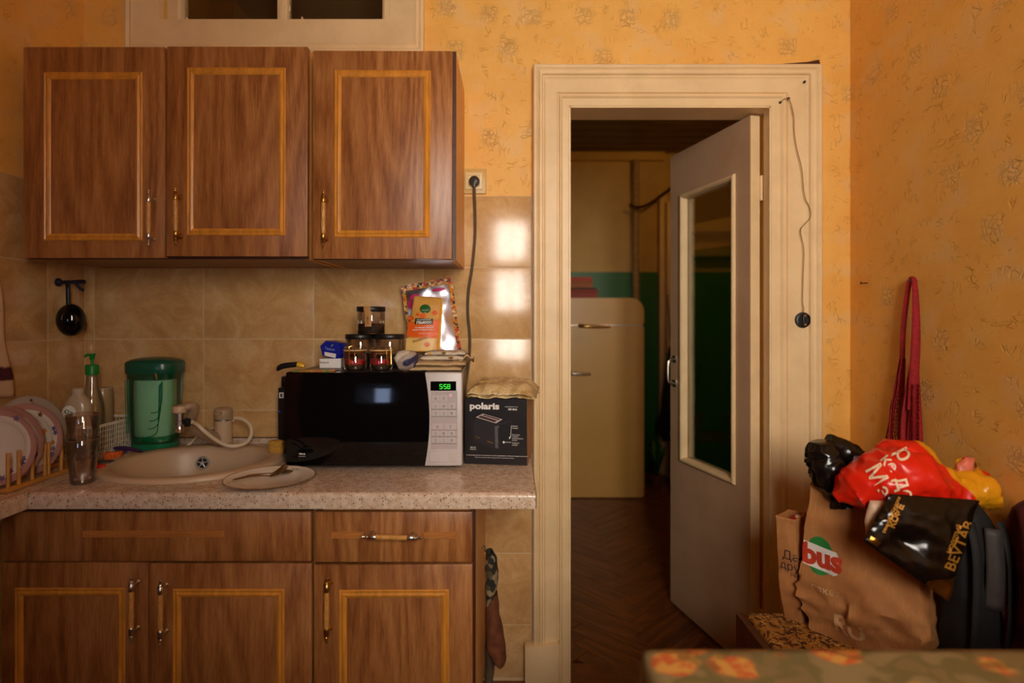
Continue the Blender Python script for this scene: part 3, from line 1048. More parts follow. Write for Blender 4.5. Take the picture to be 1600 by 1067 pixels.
front(None, bu, 'door', 491, 739, 882.5, 1182, YB, [(530, 702, 921, 1160)], (511, 953, False), 'brass', -0.003)

# ---- worktop, L-shaped: one thing of two slabs and an upstand
YF = 1.457
CX1 = X(837, YF)
CXL = X(43, YF)
wt = thing('worktop', 'L-shaped speckled beige worktop with a rounded front edge', 'worktop', (-0.7, YF, CZ - 0.04))
def edge_profile(n=6):
    # (distance behind the front, height below the top) rounded nose
    r_ = 0.012
    pts = [(0.0, -0.04), (0.0, -r_)]
    for i in range(1, n + 1):
        a = PI / 2 * i / n
        pts.append((r_ - r_ * math.cos(a), -r_ + r_ * math.sin(a)))
    return pts
mb = MB()
poly = [(YF + d, CZ + h) for d, h in edge_profile()] + [(WALL - 0.003, CZ), (WALL - 0.003, CZ - 0.04)]
mb.prism(poly, CXL + 0.001, CX1, 'X')
slab = obj('slab', shift(mb, wt), M['counter'], wt, smooth=30)
SX, SY, SRX, SRY = -0.973, 1.755, 0.262, 0.227
cm = MB().lathe([(0, -0.2), (1, -0.2), (1, 0.2), (0, 0.2)], 48, sx=SRX - 0.022, sy=SRY - 0.022)
ck = obj('cutter', cm, M['dark'])
ck.location = (SX - wt.location.x, SY - wt.location.y, 0.04)
bpy.context.view_layer.update()
ck.matrix_world = Matrix.Translation((SX, SY, CZ))
slab.parent = None
slab.matrix_world = Matrix.Translation(wt.location)
bpy.context.view_layer.update()
cut(slab, ck)
slab.parent = wt
slab.matrix_world = Matrix.Identity(4)
slab.location = (0, 0, 0)
slab.data.shade_smooth(); slab.data.set_sharp_from_angle(angle=math.radians(30))
mb = MB()
poly = [(CXL - d, CZ + h) for d, h in edge_profile()] + [(XL + 0.010, CZ), (XL + 0.010, CZ - 0.04)]
mb.prism(poly, 0.55, WALL - 0.003, 'Y')
# prism axis Y takes (x, z)
obj('slab', shift(mb, wt), M['counter'], wt, smooth=30)
obj('joint_strip', shift(MB().box(CXL - 0.001, CXL + 0.001, YF - 0.0005, YF + 0.3, CZ - 0.038, CZ + 0.0006), wt), M['steel'], wt, smooth=0)
obj('end_cap', shift(MB().box(CX1, CX1 + 0.002, YF + 0.003, WALL - 0.003, CZ - 0.04, CZ - 0.001), wt), M['edge_brown'], wt, smooth=0)
mb = MB().box(CXL + 0.0, CX1, WALL - 0.016, WALL - 0.003, CZ, CZ + 0.021, 0.003)
mb.box(XL + 0.010, XL + 0.022, 0.6, WALL - 0.003, CZ, CZ + 0.021, 0.003)
obj('upstand', shift(mb, wt), M['counter'], wt)
mb = MB().box(CXL, CX1, WALL - 0.012, WALL - 0.003, CZ + 0.021, CZ + 0.0225)
obj('upstand_seal', shift(mb, wt), M['edge_brown'], wt, smooth=0)
# support board of the left run, beside the frame
obj('support_panel', shift(MB().box(XL + 0.01, CXL - 0.02, 0.60, 0.62, 0.0, CZ - 0.04), wt), M['wood'], wt, smooth=0)

# ---- sink
sk = thing('sink', 'oval beige composite sink set into the worktop', 'sink', (SX, SY, CZ))
bcx, bcy, brx, bry = SX, 1.748, 0.211, 0.186
mb = MB()
rings = []
N = 64
prof = [('o', 1.0, 0.0006), ('o', 1.0, 0.006), ('o', 0.985, 0.0125), ('o', 0.965, 0.0145), ('b', 1.05, 0.0145), ('b', 1.01, 0.0125), ('b', 0.985, 0.006), ('b', 0.955, -0.012), ('b', 0.90, -0.07), ('b', 0.84, -0.115), ('b', 0.72, -0.142), ('b', 0.45, -0.152), ('b', 0.16, -0.156)]
for kind, s, h in prof:
    if kind == 'o':
        ring = [mb.bm.verts.new((SRX * s * math.cos(2 * PI * k / N), SRY * s * math.sin(2 * PI * k / N), h)) for k in range(N)]
    else:
        ring = [mb.bm.verts.new((bcx - SX + brx * s * math.cos(2 * PI * k / N), bcy - SY + bry * s * math.sin(2 * PI * k / N), h)) for k in range(N)]
    rings.append(ring)
for A, B in zip(rings, rings[1:]):
    for k in range(N):
        k2 = (k + 1) % N
        mb._face([A[k], A[k2], B[k2], B[k]])
mb._face(rings[-1])
so = obj('basin', mb, M['sink'], sk, smooth=50)
mb = MB().lathe([(0.0, 0.003), (0.028, 0.003), (0.033, 0.001), (0.034, -0.001)], 24, c=(bcx - SX, bcy - SY, -0.155))
obj('drain', mb, M['chrome'], sk)
# overflow rosette on the rear side of the bowl
oc = Vector((X(316, 1.908), 1.9085, Z(723.5, 1.908)))
Mo = Matrix.Translation(oc - sk.location) @ Matrix.Rotation(math.radians(-7), 4, 'X') @ Matrix.Rotation(math.radians(14), 4, 'Z')
mb = MB().lathe([(0.0155, 0.004), (0.0165, -0.002), (0.0195, -0.0045), (0.022, -0.002), (0.0225, 0.004)], 28, axis='Y', M=Mo)
mb.lathe([(0, -0.004), (0.005, -0.004), (0.0055, 0.0), (0.0055, 0.003)], 14, axis='Y', M=Mo)
for k in range(5):
    a = 2 * PI * k / 5 + 0.3
    mb.tube([Mo @ Vector((0.004 * math.cos(a), -0.0012, 0.004 * math.sin(a))), Mo @ Vector((0.016 * math.cos(a), -0.0012, 0.016 * math.sin(a)))], 0.0018, 6)
ov = obj('overflow_ring', mb, gmat('satin_ring', srgb(206, 202, 196), 0.35, 0.5, amount=0.05), sk)
mb = MB().lathe([(0, 0.0015), (0.0165, 0.0015), (0.0165, 0.004)], 24, axis='Y', M=Mo)
obj('overflow_hole', mb, M['dark'], sk)

# ---- tap
ty = 1.955
tp = thing('mixer_tap', 'beige and chrome single-lever mixer tap behind the sink', 'tap', (X(349, ty), ty, CZ + 0.0148))
mb = MB().lathe([(0, 0), (0.033, 0), (0.034, 0.003), (0.031, 0.007), (0.029, 0.009)], 28)
obj('base_ring', mb, M['chrome'], tp)
mb = MB().lathe([(0.029, 0.007), (0.0285, 0.02), (0.0275, 0.05), (0.0275, 0.083), (0, 0.083)], 28)
obj('body', mb, M['sink'], tp)
mb = MB().lathe([(0.0275, 0.083), (0.0285, 0.084), (0.0285, 0.088), (0.027, 0.089)], 28)
obj('collar', mb, M['chrome'], tp)
mb = MB().lathe([(0, 0.089), (0.0275, 0.089), (0.029, 0.092), (0.030, 0.110), (0.0285, 0.120), (0.024, 0.1245), (0.012, 0.127), (0, 0.1275)], 28)
mb.box(-0.011, 0.011, -0.044, 0.0, 0.107, 0.116, 0.004)
obj('lever_cap', mb, gmat('tap_beige', srgb(176, 146, 112), 0.35, amount=0.08), tp)
tip = W(284, 640, 1.80) - tp.location
pts = curve_pts([(-0.01, -0.015, 0.022), (-0.03, -0.05, 0.045), (-0.055, -0.10, 0.085), tip + Vector((0.028, 0.02, 0.006)), tip + Vector((0.0, 0.0, 0.004)), tip + Vector((-0.01, -0.006, 0.0))], 22)
rr = [0.021, 0.021, 0.0205, 0.02, 0.0195, 0.019, 0.0185, 0.018, 0.0175, 0.017, 0.0165, 0.016, 0.0155, 0.015, 0.0145, 0.0145, 0.0145, 0.0145, 0.0145, 0.0145, 0.0145, 0.013, 0.011]
obj('spout', MB().tube(pts, rr, 16), gmat('spout_beige', srgb(168, 138, 108), 0.35, amount=0.08), tp)
mb = MB().lathe([(0, 0.012), (0.019, 0.012), (0.021, 0.008), (0.0205, -0.006), (0.017, -0.009)], 22, c=tip + Vector((-0.004, -0.004, 0.0)))
obj('spout_end', mb, M['sink'], tp)
vb = tip + Vector((-0.004, -0.004, 0))
mb = MB().lathe([(0.0155, -0.008), (0.0155, -0.014), (0.0125, -0.016), (0.0125, -0.034), (0.0145, -0.036), (0.0145, -0.046), (0.011, -0.048), (0.011, -0.060), (0.0125, -0.062), (0.012, -0.070), (0, -0.070)], 20, c=vb)
obj('diverter_valve', mb, M['chrome'], tp)
mb = MB().tube([vb + Vector((0.010, -0.002, -0.034)), vb + Vector((0.020, -0.004, -0.034))], 0.006, 10)
mb.box(0.017, 0.034, -0.010, 0.004, -0.052, -0.026, 0.004, M=Matrix.Translation(vb))
obj('valve_knob', mb, M['black'], tp)
hose = [W(300, 659, 1.80), W(309, 664, 1.82), W(322, 676, 1.83), W(340, 689, 1.85), W(356, 696, 1.865), W(372, 696, 1.88), W(386, 690, 1.90), W(393, 678, 1.92), W(391, 665, 1.94), W(380, 655, 1.955), W(367, 653, 1.965)]
hose = [h - tp.location for h in hose]
obj('bypass_hose', MB().tube(curve_pts(hose, 50), 0.0062, 8), gmat('white_hose', srgb(226, 204, 168), 0.35, amount=0.05), tp)
hose = [W(365, 657, 1.99), W(345, 665, 2.01), W(318, 674, 2.015), W(302, 688, 2.01), W(297, 693, 2.005), W(292, 695, 2.0)]
obj('feed_hose', MB().tube(curve_pts([h - tp.location for h in hose], 30), 0.005, 8), bpy.data.materials['white_hose'], tp)

# ---- wall socket with plug and lead
sy = WALL - 0.012
sc = thing('wall_socket', 'ivory double-framed wall socket at the top of the tiles, holding a dark plug', 'socket', W(741, 284, PB))
mb = MB().box(-0.043, 0.043, -0.009, 0.0, -0.045, 0.045, 0.003)
obj('outer_plate', mb, gmat('tan_plate', srgb(208, 170, 104), 0.4, amount=0.06), sc)
mb = MB().frame(-0.031, 0.031, -0.031, 0.031, [(0, 0.008), (0, 0.013), (0.003, 0.0155), (0.010, 0.0155), (0.012, 0.0135), (0.012, 0.008)], 0)
obj('inner_plate', mb, M['ivory'], sc)
mb = MB().lathe([(0.0195, -0.0142), (0.0195, -0.009), (0, -0.009)], 24, axis='Y')
mb.box(-0.022, 0.022, -0.0135, -0.008, -0.022, 0.022)
obj('socket_well', mb, M['ivory'], sc)
pg = thing('power_lead', 'dark grey power lead hanging from the wall socket down behind the microwave', 'cable', W(741, 283, PB - 0.03))
mb = MB().lathe([(0, 0.0155), (0.0185, 0.0155), (0.019, 0.008), (0.0185, -0.004), (0.0165, -0.010), (0.010, -0.013), (0, -0.0135)], 22, axis='Y')
mb.box(-0.006, 0.006, -0.014, 0.004, -0.024, 0.004, 0.003)
obj('plug', mb, M['charcoal'], pg)
cp = [W(741, 289, PB - 0.035), W(741, 300, PB - 0.03), W(742, 330, PB - 0.016), W(742, 370, PB - 0.013), W(738, 415, PB - 0.013), W(732, 455, PB - 0.013), W(731, 490, PB - 0.013), W(734, 525, PB - 0.013), W(733, 560, PB - 0.014), W(728, 600, PB - 0.02), W(722, 640, PB - 0.025)]
obj('cord', MB().tube(curve_pts([c - pg.location for c in cp], 44), 0.0052, 8), gmat('grey_cord', srgb(92, 74, 54), 0.45, amount=0.1), pg)

# ---- call bell wire on the right casing
yb_ = YC - 0.001
bw = thing('door_bell_wire', 'thin stray wire ending in a round black terminal on the right door casing', 'wire', W(1254, 500, YC - 0.002))
wp = [(1219, 159), (1232, 154), (1240, 180), (1241, 205), (1245, 232), (1253, 265), (1257, 305), (1265, 325), (1266, 340), (1253, 355), (1251, 365), (1256, 390), (1255, 430), (1254, 470), (1256, 485), (1251, 489)]
yq = YC - 0.013
obj('wire', MB().tube(curve_pts([W(a, b, yq) - bw.location for a, b in wp], 70), 0.0014, 6), gmat('old_wire', srgb(150, 112, 66), 0.6), bw)
mb = MB().lathe([(0, 0.006), (0.027, 0.006), (0.0275, -0.004), (0.026, -0.008), (0.020, -0.0095), (0.019, -0.0065), (0, -0.006)], 28, axis='Y')
mb.box(-0.004, 0.004, -0.013, -0.006, -0.018, 0.018, 0.002)
obj('terminal', mb, M['black'], bw)
for dx, dz in ((0.004, 0.015), (0.004, -0.016)):
    obj('screw', MB().lathe([(0, -0.014), (0.0045, -0.0135), (0.005, -0.011), (0.005, -0.007)], 10, c=(dx, 0, dz), axis='Y'), M['brass'], bw)
for (a, b, lab) in ((1257, 128, 'dark nail head in the mitre of the casing, upper of three'), (1219, 160, 'dark nail head in the casing corner at the left of the wire'), (1232, 154, 'dark nail head in the casing corner holding the wire')):
    mb = MB().lathe([(0, -0.004), (0.004, -0.0035), (0.0048, -0.001), (0.0048, 0.001), (0.002, 0.002), (0.002, 0.012)], 10, axis='Y')
    o = obj('nail', mb, M['black'])
    o.location = W(a, b, YC - 0.006)
    tag(o, lab, 'nail', 'nails in the door casing')
# ================================================================== ON THE WORKTOP
TOP = CZ + 0.0006
# ---- microwave
MY = 1.68
mx0, mx1 = X(446.5, MY), X(722, MY)
mz0, mz1 = TOP + 0.012, Z(582, MY)
mw = thing('microwave', 'black and silver microwave oven with a green clock display', 'microwave', ((mx0 + mx1) / 2, MY, TOP))
hw, hh = (mx1 - mx0) / 2, mz1 - TOP
mb = MB().box(-hw + 0.003, hw - 0.013, 0.03, 0.335, 0.012, hh, 0.004)
obj('cabinet', mb, M['charcoal'], mw)
for s in (-1, 1):
    for y_ in (0.05, 0.32):
        obj('foot', MB().lathe([(0.012, 0), (0.014, 0.012)], 12, c=(s * (hw - 0.03), y_, 0.0006)).lathe([(0, 0), (0.012, 0)], 12, c=(s * (hw - 0.03), y_, 0.0006)), M['black'], mw)
zb_, zt_ = 0.013, hh
zc_ = (zb_ + zt_) / 2
hz_ = (zt_ - zb_) / 2
def seam(z):
    # bulging right edge of the door
    t_ = (z - zc_) / hz_
    return X(671.5, MY) - mw.location.x - 0.014 * t_ * t_
def bulge(x, z):
    t_ = (z - zc_) / hz_
    u_ = (x + 0.05) / 0.26
    return -0.013 * (1 - t_ * t_) - 0.006 * (1 - min(1.0, u_ * u_))
def doorf(u, v):
    z = zb_ + (zt_ - zb_) * v
    x = -hw + (seam(z) - 0.0012 + hw) * u
    return Vector((x, bulge(x, z) + 0.006, z))
mb = MB().sheet(doorf, 28, 24)
es = [e for e in mb.bm.edges if e.is_boundary]
r = bmesh.ops.extrude_edge_only(mb.bm, edges=es)
for v in r['geom']:
    if isinstance(v, bmesh.types.BMVert):
        v.co.y = 0.03
obj('door', mb, M['black_gloss'], mw, smooth=35)
# control panel, its left edge follows the door
n_ = 16
poly = [(seam(zb_ + (zt_ - zb_) * i / n_), zb_ + (zt_ - zb_) * i / n_) for i in range(n_, -1, -1)]
r_ = 0.006
for i in range(0, 5):
    a = -PI / 2 + PI / 2 * i / 4
    poly.append((hw - r_ + r_ * math.cos(a), zb_ + r_ + r_ * math.sin(a)))
for i in range(0, 5):
    a = PI / 2 * i / 4
    poly.append((hw - r_ + r_ * math.cos(a), zt_ - r_ + r_ * math.sin(a)))
mb = MB().prism(poly, -0.004, 0.03)
es = [e for e in mb.bm.edges if all(abs(v.co.y + 0.004) < 1e-5 for v in e.verts)]
bmesh.ops.bevel(mb.bm, geom=es, offset=0.003, segments=2, profile=0.5, affect='EDGES')
obj('control_panel', mb, M['silver'], mw, smooth=35)
def mp(px, py):
    return X(px, MY) - mw.location.x, Z(py, MY) - TOP
def mbox(name, a, b, top, bot, m, y0=-0.0048, y1=-0.0035, bev=0.0004, parent=mw):
    xa, zt2 = mp(a, top)
    xb, zb2 = mp(b, bot)
    return obj(name, MB().box(xa, xb, y0, y1, zb2, zt2, bev, 1), m, parent)
mbox('keypad', 673.5, 715, 610, 701, M['silver2'], -0.0044)
dsp = mbox('display', 673, 713, 595.5, 610, M['black_gloss'], -0.0052)
glow = mat('green_led', (0, 0, 0, 1), 0.5)
bsdf(glow).inputs['Emission Color'].default_value = (0.05, 1.0, 0.04, 1)
bsdf(glow).inputs['Emission Strength'].default_value = 0.9
def seg7(mb, d, x, z, w, h, t):
    S = {'5': 'afgcd', '8': 'abcdefg'}[d]
    R = {'a': (0, w, h - t, h), 'g': (0, w, h / 2 - t / 2, h / 2 + t / 2), 'd': (0, w, 0, t), 'f': (0, t, h / 2, h), 'e': (0, t, 0, h / 2), 'b': (w - t, w, h / 2, h), 'c': (w - t, w, 0, h / 2)}
    for s in S:
        a, b, c, d_ = R[s]
        mb.box(x + a, x + b, -0.0058, -0.0050, z + c, z + d_)
mb = MB()
gx, gz = mp(687, 607.5)
for d, k in (('5', 0), ('5', 1), ('8', 2)):
    seg7(mb, d, gx + k * 0.0105 + (0.002 if k else 0), gz, 0.0085, 0.0145, 0.0019)
for q in (0.004, 0.0095):
    mb.box(gx + 0.0098, gx + 0.0113, -0.0058, -0.0050, gz + q, gz + q + 0.0015)
obj('digits', mb, glow, dsp, smooth=0)
key_m = gmat('silver_key', srgb(190, 178, 176), 0.45, amount=0.03)
keys = [(681, 622), (693.5, 622), (681, 634), (693.5, 634), (706, 634), (681, 645), (693.5, 645), (706, 645),
        (684, 666), (704, 666), (681, 676.5), (693.5, 676.5), (706, 676.5), (681, 687), (693.5, 687), (706, 687)]
for i, (a, b) in enumerate(keys):
    w_ = 8.5 if 8 <= i < 10 else 5.5
    k_ = mbox('key', a - w_, a + w_, b - 4.6, b + 4.6, key_m, -0.0050, -0.0040, 0.0005)
    mb = MB()
    x_, z_ = mp(a, b)
    g = i % 4
    if g == 0:
        for q in range(3):
            mb.box(x_ - 0.003, x_ + 0.003, -0.0054, -0.0049, z_ - 0.002 + q * 0.002, z_ - 0.0012 + q * 0.002)
    elif g == 1:
        mb.lathe([(0.0018, -0.0054), (0.0026, -0.0054), (0.0026, -0.0049)], 12, c=(x_, 0, z_ + 0.001), axis='Y')
    elif g == 2:
        mb.tube([(x_ - 0.003, -0.0052, z_ - 0.001), (x_, -0.0052, z_ + 0.003), (x_ + 0.003, -0.0052, z_ - 0.001)], 0.0005, 4)
    else:
        mb.box(x_ - 0.003, x_ - 0.0005, -0.0054, -0.0049, z_ - 0.001, z_ + 0.002)
        mb.box(x_ + 0.001, x_ + 0.003, -0.0054, -0.0049, z_ - 0.002, z_ + 0.002)
    mb.box(x_ - 0.004, x_ + 0.004, -0.0054, -0.0049, z_ - 0.0048, z_ - 0.0041)
    obj('symbol', mb, M['ink'], k_, smooth=0)
for b in (639, 650.5, 671.5, 681.8, 692.5):
    mbox('rule', 674, 714, b - 0.3, b + 0.3, M['ink'], -0.0047, -0.0042, 0)
mbox('door_button', 671.5, 715.5, 704.5, 721, M['silver'], -0.0062, -0.0035, 0.0012)
mb = MB()
for i in range(6):
    for j in range(6):
        x_, z_ = mp(700.5 + i * 2.2, 708 + j * 2.1)
        if (i - 2.5) ** 2 + (j - 2.5) ** 2 < 9:
            mb.lathe([(0, -0.0068), (0.0008, -0.0066), (0.0010, -0.0060)], 6, c=(x_, 0, z_), axis='Y')
tag(obj('grip_dots', mb, M['brass'], mw, smooth=0), kind='stuff')
x_, z_ = mp(704, 617.5)
obj('badge', MB().lathe([(0, -0.0056), (0.0045, -0.0055), (0.005, -0.0048), (0.005, -0.0040)], 16, c=(x_, 0, z_), axis='Y'), gmat('pink_badge', srgb(232, 190, 214), 0.3, amount=0.04), mw)
x_, z_ = mp(473, 708.5)
yq = bulge(x_, z_) + 0.004
text_on('TDS Q', 0.0062, (x_, yq - 0.0008, z_), M['print_white'], mw, bold=0.0003)
x_, z_ = mp(473, 712.5)
text_on('INTELLOWAVE', 0.0030, (x_, bulge(x_, z_) + 0.0032, z_), M['print_white'], mw)

# ---- toaster carton
tb = thing('toaster_carton', 'black toaster carton with white print, between microwave and door casing', 'box', (X(725.5, 1.752), 1.752, TOP), 0)
tyaw = math.radians(-6.5)
tb.rotation_euler = (0, 0, tyaw)
bw_, bh_, bd_ = 0.194, Z(622, 1.752) - TOP, 0.20
mb = MB()
mb.box(0, bw_, 0.0, bd_, 0.001, bh_, 0.0012, 1)
for f in mb.bm.faces:
    f.material_index = 1 if f.normal.x > 0.6 else 0
carton_black = gmat('carton_black', srgb(30, 26, 28), 0.32, amount=0.12, scale=6)
obj('carton', mb, [carton_black, gmat('cardboard', srgb(172, 124, 74), 0.7, amount=0.1, scale=40)], tb, smooth=0)
obj('lid_flap', MB().box(0.001, bw_ - 0.001, 0.001, bd_ * 0.5, bh_ - 0.0005, bh_ + 0.0015), carton_black, tb, smooth=0)
def bp(px, py):
    """face of the carton seen in the photograph at (px, py) -> local x, z"""
    return (px - 725.2) / (823.0 - 725.2) * bw_, (728 - py) / (728 - 623.5) * bh_
def btext(s, px, py, size, m=None, **k):
    x_, z_ = bp(px, py)
    return text_on(s, size, (x_, -0.0006, z_), m or M['print_white'], tb, **k)
btext('polaris', 756.5, 636, 0.0265, bold=0.0010, sx=1.28, name='title')
btext('PET 0910', 800, 640.3, 0.0068, bold=0.0003)
btext('электрический тостер', 798, 636, 0.0036)
btext('Кнопка', 799.5, 666.3, 0.0048, align='LEFT')
btext('отмены', 799.5, 669.5, 0.0048, align='LEFT')
for i, s in enumerate(('Регулятор', 'степени', 'поджаривания', 'тостов')):
    btext(s, 799, 680 + i * 2.9, 0.0048, align='LEFT')
btext('Съёмный', 799, 693, 0.0048, align='LEFT')
btext('поддон', 799, 696, 0.0048, align='LEFT')
btext('900 Вт', 739, 701.5, 0.0062)
btext('мощность', 739, 704.3, 0.004)
btext('Тостер на два ломтика с регулировкой степени поджаривания и съёмным поддоном для крошек', 776, 713.5, 0.0040)
btext('Toaster for two slices with browning control and a removable crumb tray', 772, 716.8, 0.0040)
# printed picture of a toaster, flat on the face
def flat(name, pts, m, d=-0.0004):
    poly = [bp(a, b) for a, b in pts]
    return obj(name, MB().prism(poly, d, 0.0002), m, tb, smooth=0)
flat('picture_body', [(739, 661), (745, 656.5), (777, 663), (785, 661), (796, 657), (799.5, 664), (799.5, 690), (790, 697), (778, 704), (770, 703), (740, 691)], gmat('print_grey', srgb(38, 34, 38), 0.35, amount=0.1), -0.0004)
flat('picture_side', [(779, 666), (786, 664), (798, 659), (799, 690), (788, 698), (780, 701)], gmat('print_dark', srgb(24, 21, 24), 0.35, amount=0.1), -0.0006)
flat('picture_highlight', [(772.5, 667), (779, 666.5), (779.5, 668.5), (777, 670.5), (778, 702), (773.5, 701)], gmat('print_sheen', srgb(92, 86, 92), 0.35, amount=0.2, scale=50), -0.0008)
flat('picture_top', [(743, 653.5), (754, 647.5), (784.5, 656), (774.5, 662.5)], gmat('print_silver', srgb(186, 172, 170), 0.35, amount=0.1), -0.0008)
flat('picture_slot', [(746.5, 653.2), (751, 650.6), (776.5, 658), (772.5, 660.8)], gmat('print_slot', srgb(70, 40, 38), 0.35, amount=0.2), -0.0010)
flat('picture_slot', [(753.5, 650.0), (756, 648.8), (781.5, 655.9), (778.5, 657.4)], bpy.data.materials['print_slot'], -0.0010)
flat('picture_tag', [(742, 683), (749.5, 685.5), (749.5, 687), (742, 684.5)], M['brass'], -0.0007)
flat('picture_tag', [(761, 690.5), (770, 693), (770, 694.7), (761, 692)], M['brass'], -0.0007)
flat('pointer_line', [(798, 665.5), (798.5, 665.5), (797.2, 684.5), (796.4, 684.5)], M['print_white'], -0.0009)
flat('pointer_arrow', [(794.2, 683.5), (797.5, 683.5), (795.2, 687)], M['print_white'], -0.0010)
flat('pointer_arrow', [(784.5, 692), (786.5, 689.8), (788.5, 692), (786.5, 694.4)], M['print_white'], -0.0010)
flat('pointer_line', [(788, 691.6), (798, 691.6), (798, 692.2), (788, 692.2)], M['print_white'], -0.0009)

# ---- bubble wrap lying on the carton
bwm = mat('bubble_wrap', srgb(206, 176, 122), 0.25)
t = NT(bwm)
co = t.n('ShaderNodeTexCoord').outputs['Object']
vo = t.n('ShaderNodeTexVoronoi', {'Vector': co, 'Scale': 120.0}).outputs[0]
n1 = t.n('ShaderNodeTexNoise', {'Vector': co, 'Scale': 25.0, 'Detail': 4.0}).outputs[0]
setin(bwm, 'Base Color', t.mix(t.step(n1, 0.3, 0.7), srgb(176, 140, 84), srgb(220, 192, 142)))
setin(bwm, 'Normal', t.n('ShaderNodeBump', {'Strength': 0.9, 'Distance': 0.003, 'Height': t.m('SUBTRACT', 1.0, vo)}).outputs[0])
bwr = thing('bubble_wrap', 'crumpled sheet of bubble wrap lying on top of the black carton', 'bubble wrap', tb.matrix_basis @ Vector((0.0, 0.0, bh_)))
bwr.rotation_euler = (0, 0, tyaw)
def bwf(layer):
    def f(u, v):
        x = 0.010 + (bw_ + 0.014) * u + 0.007 * nz((v * 3, u, layer), 2.0)
        y = -0.012 + (bd_ - 0.02) * v + 0.006 * nz((u * 4, layer, v), 2.0)
        edge = min(1.0, min(u, 1 - u, v, 1 - v) * 7)
        z = 0.0045 + layer * 0.010 + edge * 0.012 * (1 + layer) + 0.008 * nz((u * 5, v * 5, layer * 3.1)) + 0.004 * nz((u * 14, v * 14, layer)) + 0.014 * v
        if u > 0.9:
            z -= (u - 0.9) * 0.12
        return Vector((x, y, max(0.0025, z)))
    return f
o = obj('lower_layer', MB().sheet(bwf(0.0), 40, 30), bwm, bwr, smooth=80)
solidify(o, 0.002)
o = obj('upper_layer', MB().sheet(bwf(1.0), 40, 30), bwm, bwr, smooth=80)
solidify(o, 0.002)

# ---- things on the microwave (its top is at mz1)
MT = mz1 + 0.0005
# leaflet
lf = tag(obj('leaflet', MB().box(-0.062, 0.062, -0.035, 0.035, 0, 0.003, 0.0008, 1), None), 'green and orange printed leaflet lying at the left on the microwave', 'leaflet')
lm = mat('leaflet_print', srgb(120, 130, 50), 0.4)
t = NT(lm)
co = t.n('ShaderNodeTexCoord').outputs['Object']
n1 = t.n('ShaderNodeTexNoise', {'Vector': co, 'Scale': 30.0, 'Detail': 2.0, 'Distortion': 1.0})
setin(lm, 'Base Color', t.ramp(n1.outputs[0], [(0.35, srgb(96, 122, 36)), (0.5, srgb(186, 176, 70)), (0.58, srgb(206, 88, 34)), (0.7, srgb(230, 204, 120))]))
lf.data.materials.clear(); lf.data.materials.append(lm)
lf.location = (X(494, 1.74), 1.735, MT)
lf.rotation_euler = (0, 0, 0.12)
# white box
wy = 1.83
wb = thing('white_box', 'small flat white carton on the microwave under the blue tea packet', 'box', (X(516, wy), wy, MT), 0.05)
obj('carton', MB().box(-0.034, 0.034, 0, 0.07, 0, 0.030, 0.001, 1), M['print_white'], wb)
text_on('Барьер', 0.008, (-0.018, -0.0005, 0.018), M['ink'], wb)
# blue tea packet, tipped on the white box
tq = thing('tea_packet', 'blue tea carton tipped over on the white box', 'packet', (X(513, wy), wy + 0.01, MT + 0.0305))
tq.rotation_euler = (math.radians(0), math.radians(8), math.radians(-14))
blue = gmat('tea_blue', srgb(22, 34, 150), 0.3, amount=0.15, scale=20)
mb = MB().prism([(-0.027, 0.004), (0.030, 0.000), (0.036, 0.018), (0.022, 0.052), (-0.022, 0.054), (-0.040, 0.034)], 0.0, 0.055)
bmesh.ops.bevel(mb.bm, geom=list(mb.bm.edges), offset=0.002, segments=1, profile=0.5, affect='EDGES')
obj('carton', mb, blue, tq)
text_on('Teepot', 0.0125, (-0.003, -0.0006, 0.030), gmat('tea_lettering', srgb(120, 140, 200), 0.4), tq, bold=0.0002)
obj('label', MB().prism([(-0.018, 0.006), (0.022, 0.004), (0.022, 0.018), (-0.020, 0.018)], -0.0006, 0.0002), M['print_white'], tq, smooth=0)
mb = MB().prism([(0.0, 0.0), (0.006, 0.003), (0.008, 0.009), (0.002, 0.006)], -0.0007, 0.0002)
mb.xf(Matrix.Translation((0.0, 0, 0.038)))
obj('leaf_emblem', mb, gmat('leaf_green', srgb(140, 190, 40), 0.4), tq, smooth=0)

